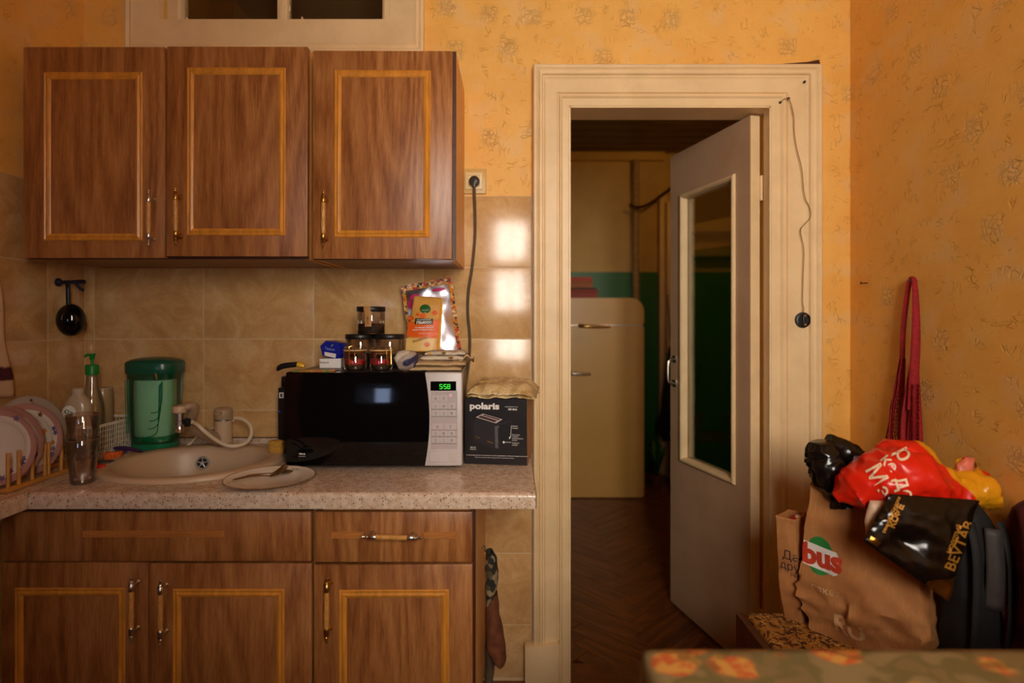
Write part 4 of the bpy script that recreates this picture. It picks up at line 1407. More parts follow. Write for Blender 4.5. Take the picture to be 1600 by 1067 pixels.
# ---- two clip-top jars with a red band inside
rnd_glass = M['glass']
red_fill = gmat('red_lentils', srgb(186, 18, 26), 0.5, amount=0.3, scale=120, bump=0.5)
brown_fill = gmat('dark_spice', srgb(64, 40, 22), 0.7, amount=0.4, scale=120, bump=0.5)
def clip_jar(px, label, ang):
    jy = 1.76
    j = thing('clip_jar', label, 'jar', (X(px, jy), jy, MT), ang, 'clip-top jars on the microwave')
    R_ = 0.0345
    mb = MB().lathe([(0, 0.0), (0.030, 0.0), (R_ - 0.001, 0.004), (R_, 0.010), (R_, 0.048), (R_ - 0.003, 0.053), (R_ - 0.005, 0.056), (R_ - 0.003, 0.058), (R_ - 0.003, 0.061)], 32)
    obj('jar_body', mb, rnd_glass, j)
    mb = MB().lathe([(0, 0.002), (R_ - 0.006, 0.003), (R_ - 0.0035, 0.008), (R_ - 0.0035, 0.018), (0, 0.0185)], 32)
    obj('spice', mb, brown_fill, j)
    mb = MB().lathe([(R_ - 0.006, 0.0195), (R_ - 0.0033, 0.0185), (R_ - 0.0033, 0.031), (R_ - 0.007, 0.033), (0, 0.034)], 32)
    for v in mb.bm.verts:
        v.co.z += 0.004 * nz((v.co.x, v.co.y, 0), 60)
    obj('contents', mb, red_fill, j)
    mb = MB().lathe([(R_ - 0.003, 0.0615), (R_ - 0.001, 0.063), (R_ - 0.001, 0.069), (R_ - 0.004, 0.072), (0.02, 0.073), (0, 0.073)], 32)
    obj('jar_lid', mb, rnd_glass, j)
    obj('gasket', MB().lathe([(R_ - 0.005, 0.0595), (R_ + 0.0008, 0.0595), (R_ + 0.0008, 0.0625), (R_ - 0.005, 0.0625)], 32), gmat('rubber_ring_' + str(px), srgb(222, 176, 106), 0.5), j)
    def wire(pts, closed=False):
        return MB().tube(pts, 0.0011, 6, closed=closed)
    a = [Vector(((R_ + 0.0015) * math.cos(t_), (R_ + 0.0015) * math.sin(t_), 0.053)) for t_ in [2 * PI * k / 30 for k in range(30)]]
    mb = wire(a, True)
    b = [Vector((x_, -R_ - 0.004 - (0.002 if abs(z_ - 0.03) < 0.02 else 0.0), z_)) for x_, z_ in ((-0.008, 0.066), (-0.008, 0.056), (-0.0075, 0.02), (-0.006, 0.0175), (0.006, 0.0175), (0.0075, 0.02), (0.008, 0.056), (0.008, 0.066))]
    mb.tube(b, 0.0012, 6)
    c = [Vector((-0.008, -R_ - 0.002, 0.060)), Vector((-0.010, -R_ - 0.001, 0.072)), Vector((0, -R_ + 0.004, 0.0755)), Vector((0.010, -R_ - 0.001, 0.072)), Vector((0.008, -R_ - 0.002, 0.060))]
    mb.tube(c, 0.0012, 6)
    mb.tube([Vector((-0.006, -R_ - 0.0035, 0.040)), Vector((0.006, -R_ - 0.0035, 0.040))], 0.0011, 6)
    obj('clip', mb, M['brass'], j)
    return j
clip_jar(555, 'clip-top glass jar with red contents, clasp facing front, left one of the pair', 0.02)
clip_jar(595.5, 'clip-top glass jar with red contents, clasp turned right, right one of the pair', 0.85)

# ---- black-lidded jars behind them
jam = gmat('dark_coffee', srgb(38, 20, 12), 0.8, amount=0.3, scale=150, bump=0.4)
def lidded_jar(px, y, z0, R_, H_, lid, fill, label, sticker=False, lidR=None):
    j = thing('lidded_jar', label, 'jar', (X(px, y), y, z0), 0, 'black-lidded jars on the microwave')
    obj('jar_body', MB().lathe([(0, 0), (R_ - 0.003, 0), (R_, 0.004), (R_, H_ - lid - 0.004), (R_ - 0.002, H_ - lid)], 32), rnd_glass, j)
    obj('contents', MB().lathe([(0, 0.002), (R_ - 0.003, 0.003), (R_ - 0.0025, fill - 0.003), (R_ - 0.006, fill), (0, fill + 0.001)], 28), jam, j)
    lr = lidR or R_ + 0.0015
    obj('lid', MB().lathe([(lr - 0.001, H_ - lid), (lr, H_ - lid + 0.001), (lr, H_ - 0.002), (lr - 0.002, H_), (0, H_)], 36), M['black'], j, smooth=50)
    if sticker:
        tan = gmat('kraft_sticker', srgb(182, 128, 62), 0.6, amount=0.1)
        mb = MB()
        for (w_, za, zb2, x_) in ((0.0105, H_ - lid, H_ - 0.0005, -0.002), (0.0105, H_ * 0.28, H_ - lid, 0.001)):
            a0 = math.asin(x_ / R_)
            da = w_ / R_
            rr_ = (lr if za > H_ * 0.6 else R_) + 0.0006
            mb.sheet(lambda u, v: Vector((rr_ * math.sin(a0 - da + 2 * da * u), -rr_ * math.cos(a0 - da + 2 * da * u), za + (zb2 - za) * v)), 6, 1)
        st = obj('sticker', mb, tan, j)
        text_on('КОФЕ', 0.009, (0.001, -R_ - 0.0012, H_ * 0.52), M['ink'], st, rot=FRONT @ Matrix.Rotation(PI / 2, 4, 'Z'))
    return j
jy = 1.875
zr = Z(522, jy) - MT
lidded_jar(563, jy, MT, 0.0465, zr, 0.0155, 0.045, 'black-lidded glass jar behind the left clip-top jar')
lidded_jar(608.5, jy, MT, 0.0465, zr, 0.0155, 0.04, 'black-lidded glass jar behind the right clip-top jar')
lidded_jar(580, jy - 0.004, MT + zr + 0.0005, 0.0445, Z(479.5, jy) - MT - zr, 0.0155, 0.034, 'black-lidded glass jar of dark coffee with a kraft sticker, standing on the lower jars', True)

# ---- foil gift bag leaning on the wall
foil = mat('silver_foil', srgb(225, 220, 232), 0.24, 1.0)
t = NT(foil)
co = t.n('ShaderNodeTexCoord').outputs['Object']
n1 = t.n('ShaderNodeTexNoise', {'Vector': co, 'Scale': 9.0, 'Detail': 2.0}).outputs[0]
setin(foil, 'Normal', t.n('ShaderNodeBump', {'Strength': 0.35, 'Distance': 0.01, 'Height': n1}).outputs[0])
gift = mat('ornate_border_print', srgb(190, 120, 50), 0.35)
t = NT(gift)
co = t.n('ShaderNodeTexCoord').outputs['Object']
v1 = t.n('ShaderNodeTexVoronoi', {'Vector': co, 'Scale': 130.0})
sp = t.n('ShaderNodeSeparateXYZ', {0: v1.outputs[1]}).outputs[0]
setin(gift, 'Base Color', t.ramp(sp, [(0.0, srgb(200, 130, 40)), (0.35, srgb(214, 160, 70)), (0.5, srgb(196, 70, 40)), (0.68, srgb(52, 44, 60)), (0.82, srgb(226, 190, 140)), (1.0, srgb(214, 110, 40))]))
for e in gift.node_tree.nodes:
    if e.type == 'VALTORGB':
        e.color_ramp.interpolation = 'CONSTANT'
gy = 1.97
g0 = W(677, 547, gy)
gb = thing('foil_bag', 'tall silver foil bag with an ornate printed border, leaning on the tiles', 'bag', (g0.x, 1.97, MT + 0.035))
cor = [(642, 549), (721, 548), (706, 433), (626, 447)]
def gpos(u, v, d=0.0):
    a = Vector(cor[0]) * (1 - u) + Vector(cor[1]) * u
    b = Vector(cor[3]) * (1 - u) + Vector(cor[2]) * u
    q = a * (1 - v) + b * v
    y = 1.962 + 0.032 * v + 0.030 * u
    p_ = W(q.x, q.y, y)
    e = 4 * u * (1 - u)
    puff = 0.014 * e * (0.35 + 0.65 * math.sin(PI * min(1, v * 1.05))) + 0.004 * nz((u * 3, v * 4, 1.0), 1.6)
    p_.y -= puff + d
    return p_ - gb.location
mb = MB().sheet(lambda u, v: gpos(u, v), 24, 32)
o = obj('pouch', mb, foil, gb, smooth=80)
mb = MB()
for (u0, u1, v0, v1_) in ((0, 0.075, 0, 1), (0.925, 1, 0, 1), (0.075, 0.925, 0.915, 1)):
    mb.sheet(lambda u, v: gpos(u0 + (u1 - u0) * u, v0 + (v1_ - v0) * v, 0.0012), 10, 24)
obj('printed_border', mb, gift, gb, smooth=80)
pink = gmat('pink_print', srgb(196, 40, 110), 0.3, amount=0.1)
for (c_u, c_v, ru, rv) in ((0.25, 0.80, 0.10, 0.045), (0.14, 0.70, 0.05, 0.06), (0.72, 0.86, 0.13, 0.025)):
    mb = MB().sheet(lambda u, v: gpos(c_u + ru * v * math.cos(2 * PI * u), c_v + rv * v * math.sin(2 * PI * u), 0.0014), 20, 3)
    obj('pink_flourish', mb, pink, gb, smooth=80)

# ---- orange spice packet in front of it
kraft_y = gmat('packet_tan', srgb(214, 154, 68), 0.45, amount=0.08)
sp_ = thing('snack_packet', 'tan and orange snack packet with a green emblem, standing before the foil bag', 'packet', (X(665, 1.86), 1.86, MT + 0.03))
pc = [(633, 549), (683, 550), (690, 466), (647, 462)]
def ppos(px, py, d=0.0):
    v = (550 - py) / 88.0
    y = 1.865 + 0.05 * v
    p_ = W(px, py, y)
    u = (px - (633 + 14 * v)) / (50 - 7 * v)
    e = max(0.0, 4 * u * (1 - u))
    p_.y -= 0.010 * e * math.sin(PI * min(1, max(0, v) * 0.9 + 0.1)) + 0.0015 * nz((u * 2, v * 5, 7.0), 2) + d
    return p_ - sp_.location
def psheet(pts_l, pts_r, d, nu=10, nv=14):
    """quad strip between a left and right edge given bottom and top pixel pairs"""
    def f(u, v):
        l = Vector(pts_l[0]) * (1 - v) + Vector(pts_l[1]) * v
        r = Vector(pts_r[0]) * (1 - v) + Vector(pts_r[1]) * v
        q = l * (1 - u) + r * u
        return ppos(q.x, q.y, d)
    return MB().sheet(f, nu, nv)
o = obj('pouch', psheet(((633, 549), (647, 462)), ((684, 550), (690, 465)), 0, 16, 24), kraft_y, sp_, smooth=80)
solidify(o, 0.002)
obj('side_fold', psheet(((684, 549), (690, 465)), ((687.5, 549), (692.5, 468)), 0.001, 3, 10), gmat('packet_yellow', srgb(232, 168, 40), 0.4, amount=0.06), sp_, smooth=80)
obj('orange_band', psheet(((635, 526), (638.5, 503)), ((684.5, 528), (687.5, 499)), 0.0008), gmat('packet_orange', srgb(232, 96, 22), 0.4, amount=0.06), sp_, smooth=80)
obj('cream_foot', psheet(((633.6, 548), (634.8, 528)), ((676, 548), (680, 529)), 0.0008), gmat('packet_cream', srgb(232, 190, 110), 0.4, amount=0.1), sp_, smooth=80)
dkg = gmat('packet_green', srgb(34, 92, 30), 0.4, amount=0.1)
obj('title_band', psheet(((648, 506.5), (649.5, 497)), ((677, 507), (677.5, 498)), 0.0016), gmat('packet_darkgreen', srgb(44, 56, 20), 0.4), sp_, smooth=80)
mb = MB().sheet(lambda u, v: ppos(665 + 8.6 * v * math.cos(2 * PI * u), 482.5 - 7.0 * v * math.sin(2 * PI * u), 0.0016), 24, 2)
obj('emblem', mb, dkg, sp_, smooth=80)
tomato = gmat('packet_tomato', srgb(224, 92, 34), 0.4, amount=0.15)
for (a, b, r_) in ((643, 497, 4.5), (661, 493.5, 5.0), (680, 489, 4.6), (653, 491.5, 3.0), (667.5, 538, 4.5)):
    mb = MB().sheet(lambda u, v: ppos(a + r_ * v * math.cos(2 * PI * u), b - r_ * 0.8 * v * math.sin(2 * PI * u), 0.0012), 16, 2)
    obj('printed_carrot', mb, tomato, sp_, smooth=80)
for (a, b) in ((651, 532), (659, 529)):
    obj('printed_stick', psheet(((a - 6, b + 3), (a - 6, b)), ((a + 9, b + 0), (a + 10, b - 3)), 0.0013, 4, 2), gmat('packet_stick', srgb(176, 122, 62), 0.5), sp_, smooth=80)
def ptext(s, px, py, size, m, tilt=0.0, bold=0.0):
    p_ = ppos(px, py, 0.0024)
    text_on(s, size, p_, m, sp_, rot=FRONT @ Matrix.Rotation(tilt, 4, 'Z') @ Matrix.Rotation(-0.4, 4, 'X'), bold=bold)
ptext('Ароматный', 663, 499.3, 0.0085, M['print_white'], 0.03)
ptext('ГЕМЮОС', 663.5, 504.0, 0.0110, M['print_white'], 0.03, 0.0006)
ptext('со вкусом овощей', 664, 511.5, 0.0068, M['print_white'], 0.02, 0.0002)
ptext('томата и сладкого перца', 662.5, 515, 0.0060, M['print_white'], 0.02, 0.0002)
ptext('хрустящие палочки', 664, 520.5, 0.0042, M['print_white'], 0.02)
ptext('здоровая', 665, 484.5, 0.0050, M['print_white'])
ptext('еда', 665, 488, 0.0046, M['print_white'])

# ---- folded towels and a printed bag beside the packets
tow = gmat('linen_towel', srgb(196, 164, 120), 0.9, amount=0.15, scale=200, bump=0.4)
tow2 = mat('printed_towel', srgb(210, 196, 176), 0.9)
t = NT(tow2)
co = t.n('ShaderNodeTexCoord').outputs['Object']
v1 = t.n('ShaderNodeTexVoronoi', {'Vector': co, 'Scale': 42.0, 'Randomness': 1.0})
sp = t.n('ShaderNodeSeparateXYZ', {0: v1.outputs[1]}).outputs[1]
c = t.ramp(sp, [(0.0, srgb(206, 190, 166)), (0.5, srgb(216, 204, 186)), (0.62, srgb(40, 42, 84)), (0.72, srgb(204, 60, 44)), (0.8, srgb(92, 104, 44)), (0.9, srgb(222, 160, 50))])
setin(tow2, 'Base Color', t.mix(t.step(v1.outputs[0], 0.3, 0.5, 1.0, 0.0), srgb(206, 190, 166), c))
def folded(name, label, px0, px1, y, ztop, layers, m, depth, cat='towel', grp=None):
    """stack of soft folds with a rounded front lip"""
    x0_, x1_ = X(px0, y), X(px1, y)
    root = thing(name, label, cat, ((x0_ + x1_) / 2, y, ztop))
    root['group'] = 'folded cloths on the microwave'
    w = x1_ - x0_
    z = 0.0
    for k, (th, dx0, dx1) in enumerate(layers):
        def f(u, v):
            a = 2 * PI * v
            xx = -w / 2 + dx0 + (w - dx0 + dx1) * u
            wob = 0.005 * nz((u * 4, k * 2.0, 0.5), 1.6) + 0.0022 * nz((u * 11, k * 3.0, 0.2), 1.5)
            # flattened loop: front lip, top back, under
            yy = depth / 2 - math.copysign(abs(math.cos(a)) ** 0.35, math.cos(a)) * depth / 2 + 0.006 * nz((u * 3, k, 4.0))
            env = (min(1, u * 9) * min(1, (1 - u) * 9)) ** 0.4
            zz = z + th / 2 + math.sin(a) * th / 2 * (0.35 + 0.65 * env) + wob * (0.3 + 0.7 * k / max(1, len(layers)))
            return Vector((xx, yy, max(0.001, zz)))
        obj('fold', MB().sheet(lambda v, u: f(u, v), 26, 40, wrap_u=True), m[k % len(m)], root, smooth=80)
        z += th * 0.93
    return root
folded('kitchen_towel', 'plain beige linen towel folded on the right of the microwave, bottom one', 632, 728, 1.70, MT, [(0.015, 0.004, -0.014), (0.016, 0.0, 0.0)], [tow], 0.16)
folded('kitchen_towel', 'printed tea towel with coloured motifs, folded on top of the plain linen one', 657, 725, 1.725, MT + 0.030, [(0.016, 0.0, 0.0), (0.014, 0.012, 0.004)], [tow2], 0.10)
# linen end hanging over at the right
o = obj('towel_tail', MB().sheet(lambda u, v: W(716 + 25 * u, 560 + 9 * v - 5 * u + 3 * math.sin(u * 9 + v * 4), 1.72 + 0.10 * v) + Vector((0, 0, 0.004 * nz((u * 6, v * 6, 0), 1.5))), 16, 12), tow)
tag(o, 'loose beige cloth end trailing past the right edge of the microwave', 'cloth', 'folded cloths on the microwave')
solidify(o, 0.003)
# crumpled printed bag left of the towels
cb_m = mat('newsprint_bag', srgb(150, 132, 120), 0.5)
t = NT(cb_m)
co = t.n('ShaderNodeTexCoord').outputs['Object']
sx_ = t.n('ShaderNodeSeparateXYZ', {0: co})
line = t.step(t.m('FRACT', t.m('MULTIPLY', sx_.outputs[2], 330.0)), 0.35, 0.6)
n1 = t.n('ShaderNodeTexNoise', {'Vector': co, 'Scale': 16.0, 'Detail': 1.0}).outputs[0]
c = t.mix(t.m('MULTIPLY', line, 0.4), srgb(186, 166, 150), srgb(60, 54, 66))
c = t.mix(t.step(n1, 0.58, 0.62), c, srgb(44, 42, 78))
c = t.mix(t.step(n1, 0.40, 0.36), c, srgb(214, 200, 180))
setin(cb_m, 'Base Color', c)
def crumple_blob(name, center_fn, rad_fn, nu, nv, m, amp, freq, seed, yscale=1.0, parent=None, squash=None, facet=0.0):
    """closed sack: sections along a path; center_fn(t) and rad_fn(t) -> (r_width, r_height)"""
    mb = MB()
    rings = []
    P = [Vector(center_fn(i / nu)) for i in range(nu + 1)]
    for i in range(nu + 1):
        t_ = i / nu
        c_ = P[i]
        d_ = (P[min(nu, i + 1)] - P[max(0, i - 1)]).normalized()
        side = Vector((0, 1, 0)) - d_ * d_.y
        side.normalize()
        up_ = side.cross(d_)
        if up_.dot(Vector((0, 0, 1))) < 0 and abs(up_.z) > 0.2:
            up_ = -up_
        rw, rh = rad_fn(t_)
        ring = []
        for k in range(nv):
            a = 2 * PI * k / nv
            p_ = c_ + side * (rw * math.cos(a)) + up_ * (rh * math.sin(a))
            n_v = (side * math.cos(a) + up_ * math.sin(a))
            q = p_ * freq + Vector((seed, seed, seed))
            f1 = 1 - 2 * abs(noise.noise(q))
            f2 = 1 - 2 * abs(noise.noise(q * 2.3 + Vector((9, 3, 1))))
            dsp_ = amp * (0.65 * f1 + 0.35 * f2) * min(1.0, min(rw, rh) / 0.03 + 0.15)
            ring.append(mb.bm.verts.new(p_ + n_v * dsp_))
        rings.append(ring)
    for A, B in zip(rings, rings[1:]):
        for k in range(nv):
            k2 = (k + 1) % nv
            mb._face([A[k], A[k2], B[k2], B[k]])
    mb._face(rings[0][::-1]); mb._face(rings[-1])
    return obj(name, mb, m, parent, smooth=60)
c0, c1 = W(619, 561, 1.70), W(652, 556, 1.72)
o = crumple_blob('printed_bag', lambda t_: c0.lerp(c1, t_) + Vector((0, 0, 0.006 * math.sin(PI * t_))), lambda t_: (0.030 * math.sin(PI * (0.12 + 0.8 * t_)) ** 0.6, 0.028 * math.sin(PI * (0.15 + 0.75 * t_)) ** 0.6), 26, 26, cb_m, 0.006, 30, 3.0)
zmin = min(v.co.z for v in o.data.vertices)
o.location.z = MT + 0.001 - zmin
tag(o, 'crumpled grey printed plastic bag between the jars and the folded towels', 'bag')
# ---- green water filter jug left of the tap
fy = 1.972
jg = thing('water_filter_jug', 'translucent green water filter jug standing between basket and tap', 'jug', (X(243, fy), fy, TOP))
jh = 0.315
jug_m = mat('green_tinted_plastic', srgb(46, 150, 104), 0.12)
bsdf(jug_m).inputs['Transmission Weight'].default_value = 0.0
jug_m = thin_glass('green_tinted_plastic', (0.72, 0.93, 0.82, 1), 0.05, 1.2, 0.10, srgb(30, 132, 84))
jug_lid = gmat('green_lid', srgb(16, 84, 62), 0.25, amount=0.12, scale=12)
jug_in = gmat('filter_insert', srgb(214, 236, 208), 0.4, amount=0.06, scale=14)
def sect(a, n=3.0):
    c_, s_ = math.cos(a), math.sin(a)
    r_ = 1.0 / ((abs(c_) ** n + abs(s_) ** n) ** (1.0 / n))
    return c_ * r_, s_ * r_
def jugloop(keys, seg=40, cap_top=False, cap_bot=True, n=2.6, sx=0.91):
    mb = MB()
    rings = []
    for (z, rx, ry) in keys:
        ring = []
        for k in range(seg):
            cx_, sy_ = sect(2 * PI * k / seg, n)
            ring.append(mb.bm.verts.new((cx_ * rx * sx, sy_ * ry, z)))
        rings.append(ring)
    for A, B in zip(rings, rings[1:]):
        for k in range(seg):
            k2 = (k + 1) % seg
            mb._face([A[k], A[k2], B[k2], B[k]])
    if cap_bot: mb._face(rings[0][::-1])
    if cap_top: mb._face(rings[-1])
    return mb
obj('jug_body', jugloop([(0.02, 0.076, 0.058), (0.05, 0.080, 0.060), (0.12, 0.085, 0.063), (0.20, 0.090, 0.066), (0.262, 0.093, 0.068)], cap_bot=False), jug_m, jg)
obj('jug_base', jugloop([(0.0, 0.073, 0.056), (0.004, 0.076, 0.058), (0.022, 0.0775, 0.059), (0.024, 0.074, 0.056)], cap_top=True), gmat('green_base', srgb(26, 128, 88), 0.3, amount=0.1, scale=14), jg)
obj('jug_bottom_band', jugloop([(0.030, 0.0735, 0.055), (0.047, 0.0745, 0.056)], cap_top=True), bpy.data.materials['green_base'], jg)
obj('filter_insert', jugloop([(0.047, 0.0655, 0.046), (0.06, 0.067, 0.048), (0.16, 0.069, 0.050), (0.235, 0.069, 0.050), (0.240, 0.064, 0.046)], cap_top=True), jug_in, jg)
obj('funnel_rim', jugloop([(0.236, 0.072, 0.052), (0.240, 0.086, 0.062), (0.262, 0.090, 0.065)], cap_bot=False), jug_lid, jg)
obj('jug_lid', jugloop([(0.258, 0.0955, 0.070), (0.262, 0.0965, 0.071), (0.292, 0.097, 0.0715), (0.298, 0.094, 0.069), (0.305, 0.080, 0.058), (0.311, 0.052, 0.038), (0.313, 0.020, 0.014)], cap_top=True, cap_bot=False), jug_lid, jg, smooth=50)
rib = gmat('green_rib', srgb(20, 110, 70), 0.25, amount=0.1)
def jr(x, z):
    return Vector((x, -0.0655 - 0.0005 - (z - 0.1) * 0.02 + abs(x) ** 2 * 2.2, z))
for x_ in (-0.062, -0.055, -0.048):
    obj('moulded_rib', MB().tube([jr(x_, 0.06), jr(x_ * 1.05, 0.24)], 0.0013, 6), rib, jg)
for q in range(4):
    o_ = 0.012 * q
    pts = curve_pts([jr(0.060 - 0.003 * q, 0.235 - 0.004 * q), jr(0.058 - 0.004 * q, 0.17 - 0.028 * q), jr(0.046 - 0.004 * q, 0.135 - 0.026 * q), jr(0.025 - 0.005 * q, 0.130 - 0.027 * q)], 16)
    obj('moulded_rib', MB().tube(pts, 0.0013, 6), rib, jg)
obj('lid_pin', MB().tube([(0.045, -0.072, 0.262), (0.050, -0.074, 0.245)], 0.003, 8), M['brass'], jg)

# ---- dish soap bottle with green pump
sy2 = 1.90
sb = thing('soap_bottle', 'clear soap bottle with a bright green pump standing in the lattice basket', 'bottle', (X(144, sy2), sy2, TOP + 0.0075))
ht = Z(583, sy2) - TOP - 0.0075
obj('bottle', MB().lathe([(0, 0), (0.032, 0), (0.035, 0.006), (0.035, 0.075), (0.036, 0.12), (0.034, 0.15), (0.028, 0.178), (0.020, 0.205), (0.0155, ht - 0.006), (0.0155, ht)], 28), thin_glass('soap_plastic', (0.93, 0.90, 0.80, 1), 0.05, 1.3, 0.12, srgb(226, 206, 170)), sb)
obj('liquid', MB().lathe([(0, 0.003), (0.0325, 0.004), (0.0325, 0.13), (0.031, 0.148), (0, 0.149)], 24), thin_glass('soap_liquid', (0.93, 0.86, 0.62, 1), 0.05, 0.5, 0.35, srgb(222, 196, 140)), sb)
gp = gmat('pump_green', srgb(18, 132, 44), 0.35, amount=0.1)
obj('pump_collar', MB().lathe([(0.016, ht - 0.006), (0.0195, ht - 0.004), (0.0195, ht + 0.024), (0.017, ht + 0.028), (0.006, ht + 0.029), (0.006, ht + 0.030)], 22).lathe([(0.0045, ht + 0.029), (0.0045, ht + 0.044)], 12), gp, sb)
mb = MB().lathe([(0.0045, ht + 0.044), (0.007, ht + 0.046), (0.008, ht + 0.058), (0.0105, ht + 0.062), (0.0095, ht + 0.065), (0, ht + 0.066)], 16)
mb.tube(curve_pts([(0, 0, ht + 0.060), (-0.012, -0.004, ht + 0.061), (-0.017, -0.006, ht + 0.058), (-0.018, -0.006, ht + 0.053)], 8), 0.0038, 8)
obj('pump_head', mb, gp, sb)
obj('dip_tube', MB().tube([(0.002, 0, 0.012), (0, 0, ht)], 0.0022, 6), M['white'], sb)

# ---- milky lotion bottle with round badge, in front of the soap
ly = 1.832
lb = thing('lotion_bottle', 'milky white bottle with a round green-printed badge, foremost in the lattice basket', 'bottle', (X(122, ly), ly, TOP + 0.0075), 0.15)
lh = Z(606, ly) - TOP - 0.0075
milky = thin_glass('milky_plastic', (0.90, 0.88, 0.82, 1), 0.25, 0.8, 0.72, srgb(214, 192, 164))
obj('bottle', jugloop([(0.0, 0.036, 0.024), (0.005, 0.039, 0.026), (0.10, 0.041, 0.027), (lh - 0.058, 0.043, 0.027), (lh - 0.045, 0.038, 0.025), (lh - 0.034, 0.030, 0.022), (lh - 0.028, 0.024, 0.019), (lh - 0.024, 0.022, 0.018), (lh - 0.021, 0.018, 0.017)], cap_top=True, n=2.4), milky, lb)
obj('cap', MB().lathe([(0.0165, lh - 0.021), (0.0165, lh - 0.004), (0.012, lh), (0, lh)], 18), milky, lb)
bz = Z(642, ly) - TOP - 0.0075
obj('badge', MB().lathe([(0, -0.0285), (0.020, -0.0275), (0.021, -0.026), (0.021, -0.0245)], 26, c=(-0.012, 0, bz), axis='Y'), M['print_white'], lb)
mb = MB()
for s in (-1, 1):
    mb.tube(curve_pts([(-0.012 + s * 0.006, -0.0288, bz - s * 0.009), (-0.012 + s * 0.010, -0.0288, bz), (-0.012 + s * 0.002, -0.0288, bz + s * 0.002), (-0.012 - s * 0.002, -0.0288, bz + s * 0.008)], 10), 0.0028, 6, flat=0.4)
obj('swirl_emblem', mb, dkg, lb)

# ---- white tub behind them
ty2 = 1.967
tb2 = thing('milky_canister', 'tall milky plastic canister standing rearmost in the lattice basket behind the soap bottle', 'canister', (X(161, ty2), ty2, TOP + 0.0075))
th2 = Z(606, ty2) - TOP - 0.0075
obj('canister', MB().lathe([(0, 0), (0.027, 0), (0.030, 0.004), (0.030, th2 - 0.04), (0.0295, th2 - 0.02), (0.028, th2 - 0.004), (0.026, th2), (0, th2)], 28), thin_glass('canister_plastic', (0.9, 0.86, 0.74, 1), 0.2, 0.8, 0.6, srgb(206, 178, 132)), tb2)
obj('rim', MB().lathe([(0.0265, th2 - 0.004), (0.0275, th2 - 0.002), (0.0265, th2 + 0.001), (0.024, th2)], 28), milky, tb2)

# ---- white lattice basket
bl, bd2, bht = 0.140, 0.222, Z(668, 1.80) - TOP
bk = thing('lattice_basket', 'white plastic lattice basket holding the soap and lotion bottles', 'basket', (X(150, 1.795) - bl, 1.790, TOP), math.radians(1.5))
mb = MB()
def wallbars(x0_, x1_, y_, flip):
    n_b = 12 if not flip else 20
    for i in range(n_b + 1):
        u = i / n_b
        if not flip:
            mb.tube([(x0_ + 0.006 + (x1_ - x0_ - 0.012) * u, y_ + (0.004 if y_ < 0.05 else -0.004), 0.004), (x0_ + (x1_ - x0_) * u, y_, bht)], 0.0015, 4)
        else:
            mb.tube([(x0_ + (0.004 if x0_ < 0.05 else -0.004), 0.006 + (bd2 - 0.012) * u, 0.004), (x0_, bd2 * u, bht)], 0.0015, 4)
    for j in range(1, 6):
        z_ = bht * j / 6
        e = 0.004 * (1 - j / 6)
        if not flip:
            mb.tube([(x0_ + e, y_ + (e if y_ < 0.05 else -e), z_), (x1_ - e, y_ + (e if y_ < 0.05 else -e), z_)], 0.0015, 4)
        else:
            mb.tube([(x0_ + (e if x0_ < 0.05 else -e), e, z_), (x0_ + (e if x0_ < 0.05 else -e), bd2 - e, z_)], 0.0015, 4)
wallbars(0, bl, 0.0, False); wallbars(0, bl, bd2, False); wallbars(0, 0, 0, True); wallbars(bl, bl, 0, True)
tag(obj('lattice', mb, M['white'], bk), kind='stuff')
mb = MB()
for p_, q_ in (((0, 0), (bl, 0)), ((bl, 0), (bl, bd2)), ((bl, bd2), (0, bd2)), ((0, bd2), (0, 0))):
    mb.box(min(p_[0], q_[0]) - 0.003, max(p_[0], q_[0]) + 0.003, min(p_[1], q_[1]) - 0.003, max(p_[1], q_[1]) + 0.003, bht - 0.003, bht + 0.006, 0.0015, 1)
obj('rim', mb, M['white'], bk)
obj('base', MB().box(0.004, bl - 0.004, 0.004, bd2 - 0.004, 0.001, 0.006), M['white'], bk)

# ---- two stacked tumblers
gy2 = 1.548
TPRO = [(0, 0.0), (0.025, 0.0), (0.0275, 0.004), (0.0285, 0.02), (0.034, 0.075), (0.0395, 0.118), (0.0385, 0.1195), (0.0370, 0.118), (0.0325, 0.075), (0.0262, 0.022), (0.0245, 0.012), (0, 0.011)]
for i, (z_, lab) in enumerate(((TOP, 'smoky glass tumbler on the worktop by the plate rack, lower one of the stacked pair'), (TOP + 0.066, 'smoky glass tumbler nested inside another by the plate rack, upper one of the stacked pair'))):
    tg = thing('tumbler', lab, 'glass', (X(129, gy2) + 0.002 * i, gy2, z_ + 0.0002), 0, 'stacked tumblers')
    mb = MB().lathe([(r, h) for r, h in TPRO], 40, lobes=0)
    for v in mb.bm.verts:
        a = math.atan2(v.co.y, v.co.x)
        if 0.003 < v.co.z < 0.08:
            s = 1 + 0.018 * math.cos(10 * a)
            v.co.x *= s; v.co.y *= s
    obj('cup', mb, M['tumbler'], tg, smooth=60)
    obj('rim_line', MB().lathe([(0.0388, 0.1185), (0.0396, 0.1192), (0.0388, 0.1200), (0.0380, 0.1192)], 36), gmat('rim_tint' + str(i), srgb(150, 108, 86), 0.2), tg)
    obj('thick_base', MB().lathe([(0, 0.001), (0.0248, 0.001), (0.0270, 0.005), (0.0255, 0.0105), (0, 0.0105)], 32), thin_glass('base_glass' + str(i), (0.84, 0.72, 0.62, 1), 0.05, 1.2, 0.2, srgb(150, 96, 74)), tg)

